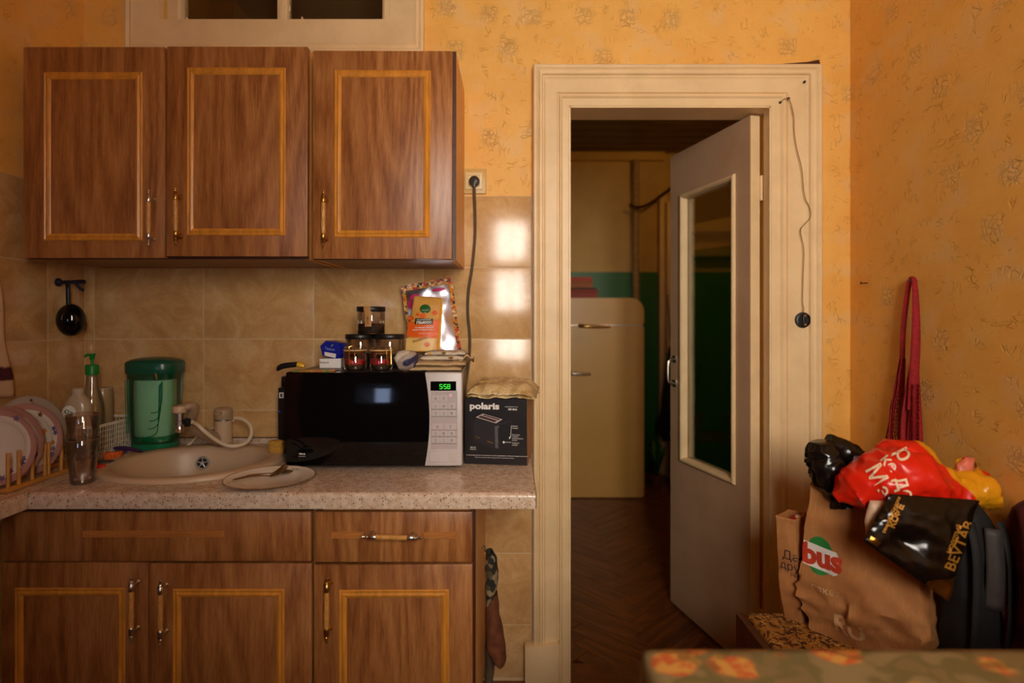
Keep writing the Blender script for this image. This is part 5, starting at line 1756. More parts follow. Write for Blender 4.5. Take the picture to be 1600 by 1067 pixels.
# ---- plate rack with its plates
rack_y0, rack_y1 = 1.45, 1.745
rk = thing('plate_rack', 'light wooden peg rack holding the plates at the left end of the worktop', 'rack', (-1.3275, rack_y0, TOP))
rack_w = gmat('rack_wood', srgb(200, 138, 58), 0.45, amount=0.15, scale=40, stretch=(1, 0.15, 1))
ln = rack_y1 - rack_y0
for x_ in (-0.0425, 0.0425):
    obj('rail', MB().box(x_ - 0.009, x_ + 0.009, 0, ln, 0.0005, 0.012, 0.003), rack_w, rk)
for y_ in (0.02, ln - 0.02):
    obj('cross_bar', MB().box(-0.0335, 0.0335, y_ - 0.007, y_ + 0.007, 0.0005, 0.006, 0.002), rack_w, rk)
pegs = [q - rack_y0 for q in (1.462, 1.494, 1.536, 1.5775, 1.590, 1.634, 1.664, 1.718)]
for y_ in pegs:
    for x_ in (-0.0425, 0.0425):
        obj('peg', MB().lathe([(0, 0.0), (0.0045, 0.0), (0.0045, 0.088), (0.0035, 0.0905), (0, 0.091)], 10, c=(x_, y_, 0.010)), rack_w, rk)
pl_white = gmat('plate_glaze', srgb(240, 228, 212), 0.2, amount=0.04, scale=10)
pl_pink = gmat('plate_pink_rim', srgb(206, 150, 138), 0.2, amount=0.10, scale=20)
pl_grey = gmat('plate_grey_glaze', srgb(196, 176, 156), 0.2, amount=0.05, scale=10)
c_blue, c_orange, c_violet, c_brown = (gmat('glaze_' + n, srgb(*c), 0.3, amount=0.2, scale=80) for n, c in (('blue', (92, 92, 150)), ('orange', (214, 130, 44)), ('violet', (126, 104, 140)), ('brown', (104, 58, 44))))
def plate_geo(mb, R, scallop, rim_only=None, bands=None):
    """plate disc about local axis y, face towards -y"""
    prof = [(0.0, 0.0), (0.56, 0.0), (0.64, -0.06), (0.72, -0.10), (0.82, -0.1204), (0.99, -0.155), (1.0, -0.165), (0.985, -0.15), (0.72, -0.075), (0.6, 0.035), (0.5, 0.04), (0.48, 0.03), (0.0, 0.03)]
    N_ = 72
    rings = []
    for (r, h) in prof:
        ring = []
        if r == 0:
            ring.append(mb.bm.verts.new((0, h * R, 0)))
        else:
            for k in range(N_):
                a = 2 * PI * k / N_
                s = 1 + (scallop * abs(math.sin(a * 12)) if r > 0.9 else 0)
                ring.append(mb.bm.verts.new((r * R * s * math.cos(a), h * R, r * R * s * math.sin(a))))
        rings.append(ring)
    for i, (A, B) in enumerate(zip(rings, rings[1:])):
        mb.mi = 1 if i in (4, 5, 6) else 0
        for k in range(N_):
            k2 = (k + 1) % N_
            if len(A) == 1:
                mb._face([A[0], B[k], B[k2]])
            elif len(B) == 1:
                mb._face([A[k], A[k2], B[0]])
            else:
                mb._face([A[k], A[k2], B[k2], B[k]])
    mb.mi = 0
    return mb
def face_y(r, R):
    pr = [(0.0, 0.0), (0.56, 0.0), (0.64, -0.06), (0.72, -0.10), (0.99, -0.155)]
    for (a, ha), (b, hb) in zip(pr, pr[1:]):
        if r <= b:
            return (ha + (hb - ha) * (r - a) / (b - a)) * R
    return -0.155 * R
def flower(root, R, ang_, rad, mats, size, seed):
    rr_ = random.Random(seed)
    for q in range(len(mats)):
        mb = MB()
        a = ang_ + rr_.uniform(-0.16, 0.16)
        r = rad + rr_.uniform(-0.07, 0.07)
        cx_, cz_ = r * R * math.cos(a), r * R * math.sin(a)
        n_ = 5
        cy_ = face_y(r, R)
        pts = []
        for k in range(20):
            b = 2 * PI * k / 20
            s = size * (0.72 + 0.28 * math.cos(n_ * b + q))
            x_, z_ = cx_ + s * math.cos(b), cz_ + s * math.sin(b)
            pts.append(mb.bm.verts.new((x_, face_y(min(0.985, math.hypot(x_, z_) / R), R) - 0.0006, z_)))
        c_ = mb.bm.verts.new((cx_, cy_ - 0.0008, cz_))
        for k in range(20):
            mb._face([c_, pts[(k + 1) % 20], pts[k]])
        obj('painted_flower', mb, mats[q], root, smooth=0)
plates = [
    (3, 706, 1.515, 0.0995, (pl_white, pl_pink), 'white plate with a scalloped pink rim, front one in the rack, cut by the frame', [(-0.5, 0.72, (c_blue, c_violet)), (-1.25, 0.76, (c_violet, c_violet)), (0.9, 0.8, (c_violet,)), (-1.75, 0.78, (c_orange, c_orange))], 0.010),
    (16, 697, 1.558, 0.0995, (pl_white, pl_pink), 'white plate with a scalloped pink rim, second in the rack, right behind the front one', [(-0.4, 0.8, (c_violet, c_blue)), (-0.9, 0.78, (c_orange,))], 0.008),
    (47, 687, 1.614, 0.0995, (pl_white, pl_pink), 'white plate with a pink rim and blue and orange flowers, third in the rack', [(0.28, 0.80, (c_blue, c_blue)), (0.35, 0.42, (c_orange, c_orange)), (-0.25, 0.72, (c_orange, c_violet)), (-0.55, 0.80, (c_violet, c_violet)), (1.1, 0.78, (c_brown,))], 0.009),
    (52, 675, 1.692, 0.105, (pl_grey, pl_grey), 'greyish plate with a small brown sprig on its rim, rearmost in the rack', [(1.42, 0.82, (c_brown, c_brown)), (2.6, 0.84, (c_brown,))], 0.006)]
for (px, py, y, R, ms, lab, fl_, fs) in plates:
    root = thing('plate', lab, 'plate', (X(px, y), y, TOP + 0.0065 + R), 0, 'plates in the rack')
    root.rotation_euler = (math.radians(-3), 0, math.radians(3))
    obj('dish', plate_geo(MB(), R, 0.012 if ms[1] is pl_pink else 0.004), ms, root, smooth=50)
    for k, (a, r, mm, ) in enumerate(fl_):
        flower(root, R, a, r, mm, fs, int(px) * 7 + k)

# ---- plate with a fork, overhanging the sink's rim
py_ = 1.555
R = 0.1165
fp = thing('plate', 'gilt-edged white plate lying flat by the sink under a fork', 'plate', (X(422.5, py_), py_, TOP + 0.0205))
fp.rotation_euler = (math.radians(-90), 0, 0)
Mflat = Matrix.Rotation(0, 4, 'Z')
gilt = gmat('gilt_edge', srgb(196, 146, 62), 0.25, 0.7, amount=0.2)
obj('dish', plate_geo(MB(), R, 0.004), (pl_white, pl_white), fp, smooth=50)
obj('gilt_rim', MB().lathe([(R * 0.985, -R * 0.160), (R * 1.0, -R * 0.172), (R * 1.006, -R * 0.163), (R * 0.99, -R * 0.148)], 60, axis='Y'), gilt, fp)
for k, (a, r) in enumerate(((2.55, 0.83), (0.35, 0.85), (-1.2, 0.85), (1.4, 0.84))):
    flower(fp, R, -a, r, (c_brown, c_brown), 0.0045, 40 + k)
fp.rotation_euler = (math.radians(-90), 0, math.radians(0))
fp.location.z = TOP + 0.0042
fp.scale = (1, 0.6, 1)
fk = thing('fork', 'steel dinner fork resting across the flat plate by the sink', 'fork', W(447, 733, 1.56) + Vector((0, 0, 0.008)))
f_m = gmat('old_steel', srgb(150, 134, 114), 0.3, 1.0, amount=0.12, scale=60)
fT, fN, fE = W(448, 727.5, 1.60) - fk.location, W(422, 745, 1.553) - fk.location, W(364, 751, 1.492) - fk.location
u_ = (fT - fN).normalized()
s_ = u_.cross(Vector((0, 0, 1))).normalized()
n_f = s_.cross(u_).normalized()
HL = (fT - fN).length
def fpnt(d, side, h):
    """d metres back from the tine tips along the head"""
    return fT - u_ * d + s_ * side + n_f * h
for k in range(4):
    sd = (k - 1.5) * 0.0068
    obj('tine', MB().tube([fpnt(0.0, sd, 0.003), fpnt(0.012, sd, 0.0), fpnt(0.030, sd, -0.002), fpnt(0.040, sd * 0.95, -0.001)], [0.0012, 0.0020, 0.0024, 0.0026], 8), f_m, fk)
def neck(u, v):
    d = 0.036 + (HL - 0.036) * u
    hw_ = 0.0115 * (1 - u) ** 0.6 + 0.003
    a = 2 * PI * v
    return fpnt(d, hw_ * math.cos(a), -0.001 + 0.002 * u + 0.0018 * math.sin(a))
obj('palm', MB().sheet(lambda v, u: neck(u, v), 14, 8, wrap_u=True), f_m, fk)
obj('handle', MB().tube(curve_pts([fN + u_ * 0.004, fN.lerp(fE, 0.25) + Vector((0, 0, 0.006)), fN.lerp(fE, 0.6) + Vector((0, 0, 0.007)), fE + Vector((0, 0, 0.002))], 16), [0.003, 0.003, 0.003, 0.003, 0.0032, 0.0035, 0.0038, 0.0042, 0.0046, 0.005, 0.0054, 0.0058, 0.006, 0.006, 0.0056, 0.005, 0.003], 10, flat=0.45), f_m, fk)
kn = thing('spoon', 'dark steel spoon lying under the fork on the flat plate', 'spoon', W(432, 741, 1.555))
k0, k1 = W(443, 740, 1.60) - kn.location, W(385, 750, 1.535) - kn.location
dv = (k1 - k0).normalized(); sv = dv.cross(Vector((0, 0, 1))).normalized()
obj('bowl', MB().lathe([(0, -0.0035), (0.012, -0.0025), (0.0185, 0.0012), (0.0195, 0.0022), (0.0185, 0.0026), (0.012, -0.001), (0, -0.002)], 20, sx=1.35, M=Matrix.Translation(k0 + Vector((0, 0, 0.004)))), f_m, kn)
obj('handle', MB().tube(curve_pts([k0 + Vector((0, 0, 0.006)) + dv * 0.02, k0 + dv * 0.06 + Vector((0, 0, 0.010)), k1 + Vector((0, 0, 0.012))], 10), [0.002, 0.002, 0.002, 0.0022, 0.0025, 0.003, 0.0034, 0.0036, 0.0038, 0.0036, 0.002], 8, flat=0.6), f_m, kn)

# ---- sponges and a brush beside the sink
def sponge(name, label, px, y, dims, col, rz, cat='sponge', rough_amt=0.35, z=0.0):
    root = thing(name, label, cat, (X(px, y), y, TOP + z), rz)
    mb = MB().box(-dims[0] / 2, dims[0] / 2, -dims[1] / 2, dims[1] / 2, 0.0, dims[2], 0.006, 3)
    bmesh.ops.subdivide_edges(mb.bm, edges=[e for e in mb.bm.edges if e.calc_length() > 0.01], cuts=4, use_grid_fill=True)
    for v in mb.bm.verts:
        if v.co.z > 0.003:
            v.co += Vector((nz(v.co, 60), nz(v.co, 60, 5), nz(v.co, 60, 9))) * 0.0035
    obj('foam', mb, gmat(name + '_foam_' + str(px), srgb(*col), 0.9, amount=rough_amt, scale=160, bump=0.6), root, smooth=60)
    return root
sponge('sponge', 'orange sponge on the sink ledge in front of the basket', 177, 1.80, (0.048, 0.035, 0.026), (226, 104, 36), 0.4)
r = sponge('sponge', 'crumpled red scouring cloth on the worktop right of the tumblers', 152, 1.66, (0.040, 0.03, 0.022), (206, 50, 30), -0.4)
sponge('steel_wool', 'dark grey scouring pad on the worktop behind the red cloth', 160, 1.715, (0.055, 0.04, 0.018), (86, 78, 62), 0.2, 'scourer')
sponge('sponge', 'worn yellow sponge standing against the left side of the microwave', 432, 1.85, (0.046, 0.026, 0.052), (190, 138, 48), 0.1)
br = thing('dish_brush', 'dark purple dish brush lying between the sponge and the green jug', 'brush', W(195, 703, 1.86))
b0, b1 = W(178, 700, 1.85) - br.location, W(222, 706, 1.845) - br.location
obj('handle', MB().tube(curve_pts([b0, b0.lerp(b1, 0.5) + Vector((0, 0, 0.004)), b1], 10), [0.004, 0.006, 0.007, 0.0075, 0.0075, 0.007, 0.006, 0.0055, 0.0055, 0.005, 0.004], 10), gmat('purple_plastic', srgb(62, 36, 84), 0.35), br)
mb = MB()
for k in range(26):
    d = b0.lerp(b1, 0.05 + 0.4 * (k % 13) / 13)
    mb.tube([d + Vector((0, -0.003 if k < 13 else 0.003, 0)), d + Vector((0, -0.006 if k < 13 else 0.006, -0.014))], 0.0012, 4)
tag(obj('bristles', mb, gmat('bristle', srgb(70, 50, 80), 0.7), br), kind='stuff')

# ---- black speaker-like box left of the microwave, knife on its top
by_ = 1.88
bb = thing('black_appliance', 'slim black appliance with a white sticker and a blue light, behind the left microwave edge', 'appliance', (X(452, by_), by_, TOP))
bh2 = Z(588, by_) - TOP
mb = MB().box(-0.038, 0.02, 0.0, 0.10, 0.001, Z(600, by_) - TOP - 0.012, 0.004)
obj('case', mb, M['black'], bb)
obj('neck', MB().box(-0.030, 0.02, 0.004, 0.09, Z(600, by_) - TOP - 0.012, bh2, 0.006), M['black'], bb)
obj('sticker', MB().box(-0.033, -0.018, -0.0012, 0.0, Z(622, by_) - TOP, Z(613, by_) - TOP, 0.0003, 1), M['print_white'], bb)
obj('sticker_mark', MB().box(-0.029, -0.023, -0.0016, -0.001, Z(620, by_) - TOP, Z(615, by_) - TOP), M['ink'], bb, smooth=0)
obj('indicator', MB().lathe([(0, -0.003), (0.003, -0.0025), (0.004, 0.0)], 12, c=(-0.0325, 0, Z(643, by_) - TOP), axis='Y'), gmat('blue_lens', srgb(30, 70, 190), 0.3), bb)
ky = 1.84
kf = thing('vegetable_peeler', 'black handled peeler with a yellow collar lying over the microwave top edge', 'peeler', W(448, 577, ky))
hp_ = [W(433.5, 579, ky), W(437, 574, ky), W(446, 571, ky), W(460, 569.5, ky), W(466, 569, ky)]
obj('handle', MB().tube(curve_pts([h - kf.location for h in hp_], 18), [0.003, 0.005, 0.0065, 0.0075, 0.008, 0.0085, 0.009, 0.009, 0.009, 0.009, 0.009, 0.0088, 0.0085, 0.0085, 0.0085, 0.008, 0.008, 0.008, 0.007], 12), M['black'], kf)
obj('collar', MB().tube([W(465, 569, ky) - kf.location, W(470, 570, ky) - kf.location, W(476, 572.5, ky) - kf.location], [0.009, 0.010, 0.006], 12), gmat('yellow_collar', srgb(222, 168, 30), 0.4), kf)

# ---- small black ladle on a hook rail in the tiled corner
hk = thing('hook_rail', 'dark hook rail on the left tiled wall above the black ladle', 'hook', (XL + 0.008, 1.94, Z(442, 1.94)))
P0 = W(96, 441, 1.925) - hk.location
P1 = W(133, 440, 1.98) - hk.location
obj('bar', MB().tube([P0, P0.lerp(P1, 0.5), P1], [0.006, 0.0065, 0.007], 10), gmat('blue_black', srgb(24, 24, 44), 0.35), hk)
obj('rosette', MB().lathe([(0, 0), (0.014, 0.0), (0.014, 0.006), (0.007, 0.010), (0.006, P0.x), (0, P0.x)], 16, c=(0, P0.y, P0.z), axis='X'), bpy.data.materials['blue_black'], hk)
P2 = W(131, 454, 1.97) - hk.location
obj('hook', MB().tube(curve_pts([P0.lerp(P1, 0.55), P0.lerp(P2, 0.8) + Vector((0, 0, 0.004)), P2], 10), 0.005, 8), bpy.data.materials['blue_black'], hk)
ldl = thing('ladle', 'small glossy black ladle hanging from the hook rail, bowl outward', 'ladle', W(107, 446, 1.92))
top_ = W(106, 446, 1.92) - ldl.location
bot_ = W(107, 478, 1.925) - ldl.location
obj('handle', MB().tube(curve_pts([top_ + Vector((0, 0, 0.012)), top_ + Vector((0.004, -0.008, 0.004)), top_, (top_ + bot_) / 2, bot_], 14), 0.0065, 8, flat=0.5, up=Vector((0, 1, 0))), M['black'], ldl)
bc_ = W(111, 500, 1.935) - ldl.location
Md = Matrix.Translation(bc_) @ Matrix.Rotation(math.radians(28), 4, 'Z') @ Matrix.Rotation(math.radians(90), 4, 'X')
mb = MB().lathe([(0.0455, 0.0), (0.0470, -0.001), (0.0475, 0.002), (0.0455, 0.012), (0.039, 0.024), (0.028, 0.032), (0.014, 0.036), (0, 0.037)], 30, sx=0.88, sy=1.16, M=Md)
obj('bowl', mb, gmat('black_enamel', srgb(10, 9, 12), 0.08), ldl, smooth=60)
# ---- towel on the left wall, cut by the frame
def tw(u, v):
    # hangs on the left wall; u runs along y towards the corner, v downwards
    hem = 0.02 * math.sin(u * 5)
    y = 1.50 + 0.24 * u + 0.03 * v * (1 if u > 0.5 else 0.3)
    zt2, zb2 = 1.42, Z(608, 1.73)
    wid = 0.86 + 0.14 * v
    y = 1.50 + (0.188 + 0.035 * v ** 1.5 + 0.006 * math.sin(v * 9)) * u
    x = XL + 0.014 + 0.014 * (0.5 + 0.5 * math.sin(u * 19 + v * 2.5)) + 0.012 * v
    return Vector((x, y, zt2 + (zb2 - zt2) * v + hem * v))
tm_ = mat('hanging_towel', srgb(206, 168, 130), 0.9)
t = NT(tm_)
co = t.n('ShaderNodeTexCoord').outputs['Object']
z_ = t.n('ShaderNodeSeparateXYZ', {0: co}).outputs[2]
n1 = t.n('ShaderNodeTexNoise', {'Vector': co, 'Scale': 24.0, 'Detail': 3.0}).outputs[0]
zz_ = t.m('ADD', z_, t.m('MULTIPLY', n1, 0.03))
c = t.mix(t.step(zz_, Z(572, 1.73) + 0.015, Z(570, 1.73) + 0.018, 1.0, 0.0), srgb(206, 168, 130), srgb(78, 26, 34))
c = t.mix(t.step(zz_, Z(594, 1.73) + 0.015, Z(592, 1.73) + 0.018, 1.0, 0.0), c, srgb(200, 164, 128))
setin(tm_, 'Base Color', c)
tw_o = thing('hand_towel', 'pale towel with a dark red hem stripe on the left wall', 'towel', (XL + 0.01, 1.6, 1.42))
o = obj('cloth', shift(MB().sheet(tw, 40, 30), tw_o), tm_, tw_o, smooth=80)
solidify(o, 0.004)
for nd in tm_.node_tree.nodes:
    if nd.type == 'TEX_COORD':
        nd.object = None
tm_.node_tree.links.new(t.n('ShaderNodeSeparateXYZ', {0: t.n('ShaderNodeNewGeometry').outputs[0]}).outputs[2], [l for l in tm_.node_tree.links if l.from_node.type == 'SEPXYZ'][0].to_socket)
obj('peg', MB().lathe([(0, 0), (0.010, 0), (0.010, 0.004), (0.005, 0.008), (0.005, 0.03), (0.008, 0.034), (0, 0.037)], 12, c=(-0.002, 0.0, 0.012), axis='X'), M['brass'], tw_o)

# ---- cloths hanging on the side of the base cupboard
sx1 = X(741, YB) + 0.004
hm = thing('oven_mitt', 'dark patterned oven mitt hanging on the side of the base cupboard', 'mitt', (sx1 + 0.012, 1.78, 0.56))
mitt = mat('mitt_print', srgb(46, 40, 30), 0.9)
t = NT(mitt)
co = t.n('ShaderNodeTexCoord').outputs['Object']
v1 = t.n('ShaderNodeTexVoronoi', {'Vector': co, 'Scale': 60.0})
sp = t.n('ShaderNodeSeparateXYZ', {0: v1.outputs[1]}).outputs[0]
setin(mitt, 'Base Color', t.ramp(sp, [(0.2, srgb(34, 30, 26)), (0.6, srgb(64, 58, 38)), (0.85, srgb(150, 130, 96))]))
def cloth_strip(pts, wid, thick, m, parent, name):
    """vertical soft strip: pts = (py, left px, right px) rows at one distance"""
    yq = parent.location.y
    def f(v, u):
        a = 2 * PI * v
        py = pts[0][0] + (pts[-1][0] - pts[0][0]) * u
        l = spline([(p_[0], p_[1]) for p_ in pts], py)
        r = spline([(p_[0], p_[2]) for p_ in pts], py)
        c_ = (l + r) / 2 + (r - l) / 2 * math.cos(a) + 0.7 * math.sin(u * 14 + a * 2)
        q = W(c_, py, yq) + Vector((0, math.sin(a) * thick + 0.004 * nz((u * 6, v * 3, 2), 2), 0))
        return q - parent.location
    mb = MB().sheet(f, 26, 30, wrap_u=True)
    mb.bm.verts.ensure_lookup_table()
    return obj(name, mb, m, parent, smooth=80)
cloth_strip([(862, 759, 770), (872, 758, 776), (892, 758, 779), (915, 758, 777), (932, 759, 772), (940, 759, 766)], 0, 0.03, mitt, hm, 'glove')
obj('hanging_loop', MB().tube(curve_pts([(sx1 - hm.location.x, 0, 0.02), (sx1 - hm.location.x + 0.008, 0, 0.03), (sx1 - hm.location.x + 0.010, 0, 0.01)], 8), 0.002, 6), mitt, hm)
brown_c = gmat('brown_cloth', srgb(112, 62, 34), 0.9, amount=0.3, scale=30, bump=0.3)
rg = thing('brown_rag', 'long brown rag hanging below the dark mitt beside the base cupboard', 'rag', (sx1 + 0.012, 1.82, 0.46))
cloth_strip([(926, 760, 777), (950, 759, 780), (985, 759, 786), (1012, 761, 791), (1030, 768, 791), (1036, 776, 788)], 0, 0.03, brown_c, rg, 'cloth')
grey_c = gmat('grey_cloth', srgb(92, 72, 52), 0.9, amount=0.3, scale=30, bump=0.3)
rg2 = thing('grey_rag', 'dull grey-brown rag hanging lowest beside the base cupboard', 'rag', (sx1 + 0.01, 1.86, 0.30))
cloth_strip([(985, 759, 770), (1010, 758, 773), (1045, 758, 772), (1080, 759, 770)], 0, 0.025, grey_c, rg2, 'cloth')
# ================================================================== RIGHT OF THE DOOR
# ---- corner bench
BS = 0.45
bx0, bx1, byf, byb = X(1157, 1.62), XR - 0.004, 1.12, 1.655
bn = thing('bench', 'dark wooden corner bench with a brown floral seat beside the door', 'bench', ((bx0 + bx1) / 2, byf, 0))
lx0, lx1 = bx0 - bn.location.x, bx1 - bn.location.x
dw = make_wood('dark_bench_wood', srgb(58, 26, 12), srgb(86, 42, 20), srgb(110, 58, 30), 0.35)
ln = byb - byf
for x_, w_ in ((lx0, 0.022), (lx1 - 0.022, 0.022)):
    obj('end_panel', MB().box(x_, x_ + w_, 0, ln, 0, BS - 0.004, 0.003), dw, bn)
obj('front_board', MB().box(lx0 + 0.022, lx1 - 0.022, 0.02, 0.038, 0.06, BS - 0.05), dw, bn, smooth=0)
obj('rear_board', MB().box(lx0 + 0.022, lx1 - 0.022, ln - 0.02, ln - 0.002, 0.06, BS - 0.05), dw, bn, smooth=0)
obj('seat_board', MB().box(lx0 + 0.022, lx1 - 0.022, 0.0, ln, BS - 0.05, BS - 0.03), dw, bn, smooth=0)
seat_m = mat('floral_upholstery', srgb(120, 74, 30), 0.75)
t = NT(seat_m)
co = t.n('ShaderNodeTexCoord').outputs['Object']
n1 = t.n('ShaderNodeTexNoise', {'Vector': co, 'Scale': 26.0, 'Detail': 2.0, 'Distortion': 1.6}).outputs[0]
n2 = t.n('ShaderNodeTexNoise', {'Vector': co, 'Scale': 60.0, 'Detail': 1.0, 'Distortion': 2.0}).outputs[0]
c = t.mix(t.step(n1, 0.46, 0.5), srgb(84, 38, 16), srgb(176, 120, 44))
c = t.mix(t.step(n2, 0.60, 0.63), c, srgb(212, 168, 82))
c = t.mix(t.step(n1, 0.62, 0.66), c, srgb(66, 26, 14))
setin(seat_m, 'Base Color', c)
mb = MB().box(lx0 + 0.026, lx1 - 0.026, 0.0, ln - 0.005, BS - 0.03, BS + 0.002, 0.014, 3)
obj('seat_cushion', mb, seat_m, bn)
ST = BS + 0.0026

# ---- paper grocery bags
kraft = mat('kraft_paper', srgb(176, 118, 66), 0.75)
t = NT(kraft)
co = t.n('ShaderNodeTexCoord').outputs['Object']
n1 = t.n('ShaderNodeTexNoise', {'Vector': co, 'Scale': 9.0, 'Detail': 5.0}).outputs[0]
mp_ = t.n('ShaderNodeMapping', {0: co, 3: (1, 1, 0.05)}).outputs[0]
n2 = t.n('ShaderNodeTexNoise', {'Vector': mp_, 'Scale': 220.0, 'Detail': 2.0}).outputs[0]
setin(kraft, 'Base Color', t.mix(t.step(n2, 0.4, 0.6, 0.0, 0.35), t.mix(t.step(n1, 0.35, 0.65), srgb(166, 108, 58), srgb(190, 132, 76)), srgb(160, 102, 54)))
def paper_bag(name, label, L0, R0, depth, z0, h, lean, amp, seed, flare=0.0, bulge=0.015):
    """open rectangular sack; L0, R0 = front corners on the seat (x, y); depth runs away from the camera"""
    L0, R0 = Vector((L0[0], L0[1], 0)), Vector((R0[0], R0[1], 0))
    d = (R0 - L0)
    nrm = Vector((-d.y, d.x, 0)).normalized()
    root = thing(name, label, 'bag', (L0 + R0) / 2 + Vector((0, 0, z0)))
    cs = [L0, R0, R0 + nrm * depth, L0 + nrm * depth]
    cen = sum(cs, Vector()) / 4
    NS = [20, 14, 20, 14]
    loop = []
    for i in range(4):
        for k in range(NS[i]):
            loop.append(cs[i].lerp(cs[(i + 1) % 4], k / NS[i]))
    N_ = len(loop)
    NVv = 36
    mb = MB()
    rings = []
    for j in range(NVv + 1):
        v = j / NVv
        ring = []
        for p_ in loop:
            q = cen + (p_ - cen) * (1 + flare * v)
            out = (q - cen).normalized()
            # bellied lower half and creases
            f1 = 1 - 2 * abs(noise.noise(Vector((q.x * 9 + seed, q.y * 9, v * 3.2 + q.x * 4))))
            f2 = 1 - 2 * abs(noise.noise(Vector((q.x * 24 + seed, q.y * 24, v * 9.0))))
            low = math.exp(-((v - 0.22) / 0.2) ** 2)
            q = q + out * (bulge * math.sin(PI * min(1, v * 1.15)) + amp * (0.6 * f1 + 0.4 * f2 * (0.4 + low)) * (0.25 + 0.9 * low + 0.25 * v))
            q = q + Vector((lean[0] * v, lean[1] * v, 0))
            zz = h * v + (0.012 * noise.noise(Vector((q.x * 8, q.y * 8, seed))) if v > 0.95 else 0)
            ring.append(mb.bm.verts.new(q + Vector((0, 0, z0 + zz)) - root.location))
        rings.append(ring)
    for A, B in zip(rings, rings[1:]):
        for k in range(N_):
            k2 = (k + 1) % N_
            mb._face([A[k], A[k2], B[k2], B[k]])
    mb._face(rings[0][::-1])
    o = obj('sack', mb, kraft, root, smooth=50)
    solidify(o, 0.0025)
    bpy.context.view_layer.update()
    return root, o, nrm
big, big_o, bn_ = paper_bag('paper_bag', 'large brown paper grocery bag with a red and green logo on the bench', (0.815, 1.55), (0.965, 1.372), 0.17, ST, 0.393, (-0.010, 0.0), 0.026, 4.2)
# second bag behind it, towards the door
sm, sm_o, sn_ = paper_bag('paper_bag', 'smaller brown paper bag squeezed between the large one and the door casing', (0.770, 1.615), (0.800, 1.583), 0.075, ST, 0.29, (-0.020, 0.004), 0.008, 9.5, 0.12, 0.006)
bv = bvh_of(big_o)
tw_ = Vector((bn_.x, bn_.y, 0))
rt_ = Vector((0.965 - 0.815, 1.372 - 1.55, 0)).normalized()
logo_red = gmat('logo_red', srgb(196, 62, 34), 0.6, amount=0.1)
logo_green = gmat('logo_green', srgb(40, 128, 56), 0.6, amount=0.1)
zq = lambda py, y: Z(py, y)
def on_big(dx, z):
    return Vector((0.805, 1.55, z)) + rt_ * dx
def disc(rx, ry):
    def f(mb):
        n_ = 36
        c_ = mb.bm.verts.new((0, 0, 0))
        rings = []
        for r in (0.5, 1.0):
            rings.append([mb.bm.verts.new((rx * r * math.cos(2 * PI * k / n_), ry * r * math.sin(2 * PI * k / n_), 0)) for k in range(n_)])
        for k in range(n_):
            k2 = (k + 1) % n_
            mb._face([c_, rings[0][k], rings[0][k2]])
            mb._face([rings[0][k], rings[1][k], rings[1][k2], rings[0][k2]])
    return f
def lozenge(pts):
    def f(mb):
        vs = [mb.bm.verts.new((a, b, 0)) for a, b in pts]
        mb._face(vs)
        bmesh.ops.triangulate(mb.bm, faces=mb.bm.faces)
    return f
lz0 = Z(866, 1.53)
drape_text('', 0, bv, on_big(0.030, lz0), rt_, (0, 0, 1), tw_, logo_green, big, 'logo_disc', 0.0010, shape=disc(0.036, 0.050))
drape_text('', 0, bv, on_big(0.036, lz0 - 0.004), rt_, (0, 0, 1), tw_, M['print_white'], big, 'logo_panel', 0.0016, shape=lozenge([(-0.060, 0.036), (0.036, 0.026), (0.043, 0.012), (0.040, -0.030), (0.030, -0.036), (-0.060, -0.026)]))
drape_text('bus', 0.074, bv, on_big(0.036, lz0 - 0.0035), rt_, (0, 0, 1), tw_, logo_red, big, 'logo_lettering', 0.0024, bold=0.0035)
drape_text('пакет', 0.026, bv, on_big(0.045, lz0 - 0.085), rt_, (0, 0, 1), tw_, gmat('pale_print', srgb(208, 160, 116), 0.7), big, 'lettering', 0.0012)
drape_text('RU', 0.060, bv, on_big(0.10, Z(985, 1.46)), rt_, (0, 0, 1), tw_, bpy.data.materials['pale_print'], big, 'lettering', 0.0012, bold=0.002)
sv2 = bvh_of(sm_o)
srt = Vector((0.03, -0.032, 0)).normalized()
stw = Vector((sn_.x, sn_.y, 0))
drape_text('Давай', 0.034, sv2, W(1250, 876, 1.56), srt, (0, 0, 1), stw, M['ink'], sm, 'lettering', 0.0012)
drape_text('дружить', 0.030, sv2, W(1254, 893, 1.56), srt, (0, 0, 1), stw, M['ink'], sm, 'lettering', 0.0012)
drape_text('экопакет', 0.016, sv2, W(1254, 905, 1.56), srt, (0, 0, 1), stw, M['ink'], sm, 'lettering', 0.0012)
# packet seen in the mouth of the small bag
sc0 = W(1247, 822, 1.64)
o = crumple_blob('food_packet', lambda t_: sc0 + Vector((0.045 * (t_ - 0.5), -0.02 * (t_ - 0.5), 0.004 * math.sin(PI * t_))), lambda t_: (0.022 * math.sin(PI * (0.1 + 0.8 * t_)), 0.026 * math.sin(PI * (0.1 + 0.8 * t_))), 14, 18, None, 0.004, 40, 1.0)
pk = mat('packet_print', srgb(200, 170, 150), 0.35)
t = NT(pk)
n1 = t.n('ShaderNodeTexNoise', {'Vector': t.n('ShaderNodeTexCoord').outputs['Object'], 'Scale': 34.0, 'Detail': 1.0}).outputs[0]
setin(pk, 'Base Color', t.ramp(n1, [(0.48, srgb(206, 180, 160)), (0.52, srgb(170, 24, 34))]))
o.data.materials.clear(); o.data.materials.append(pk)
tag(o, 'white and red food packet peeping out of the smaller paper bag', 'packet')

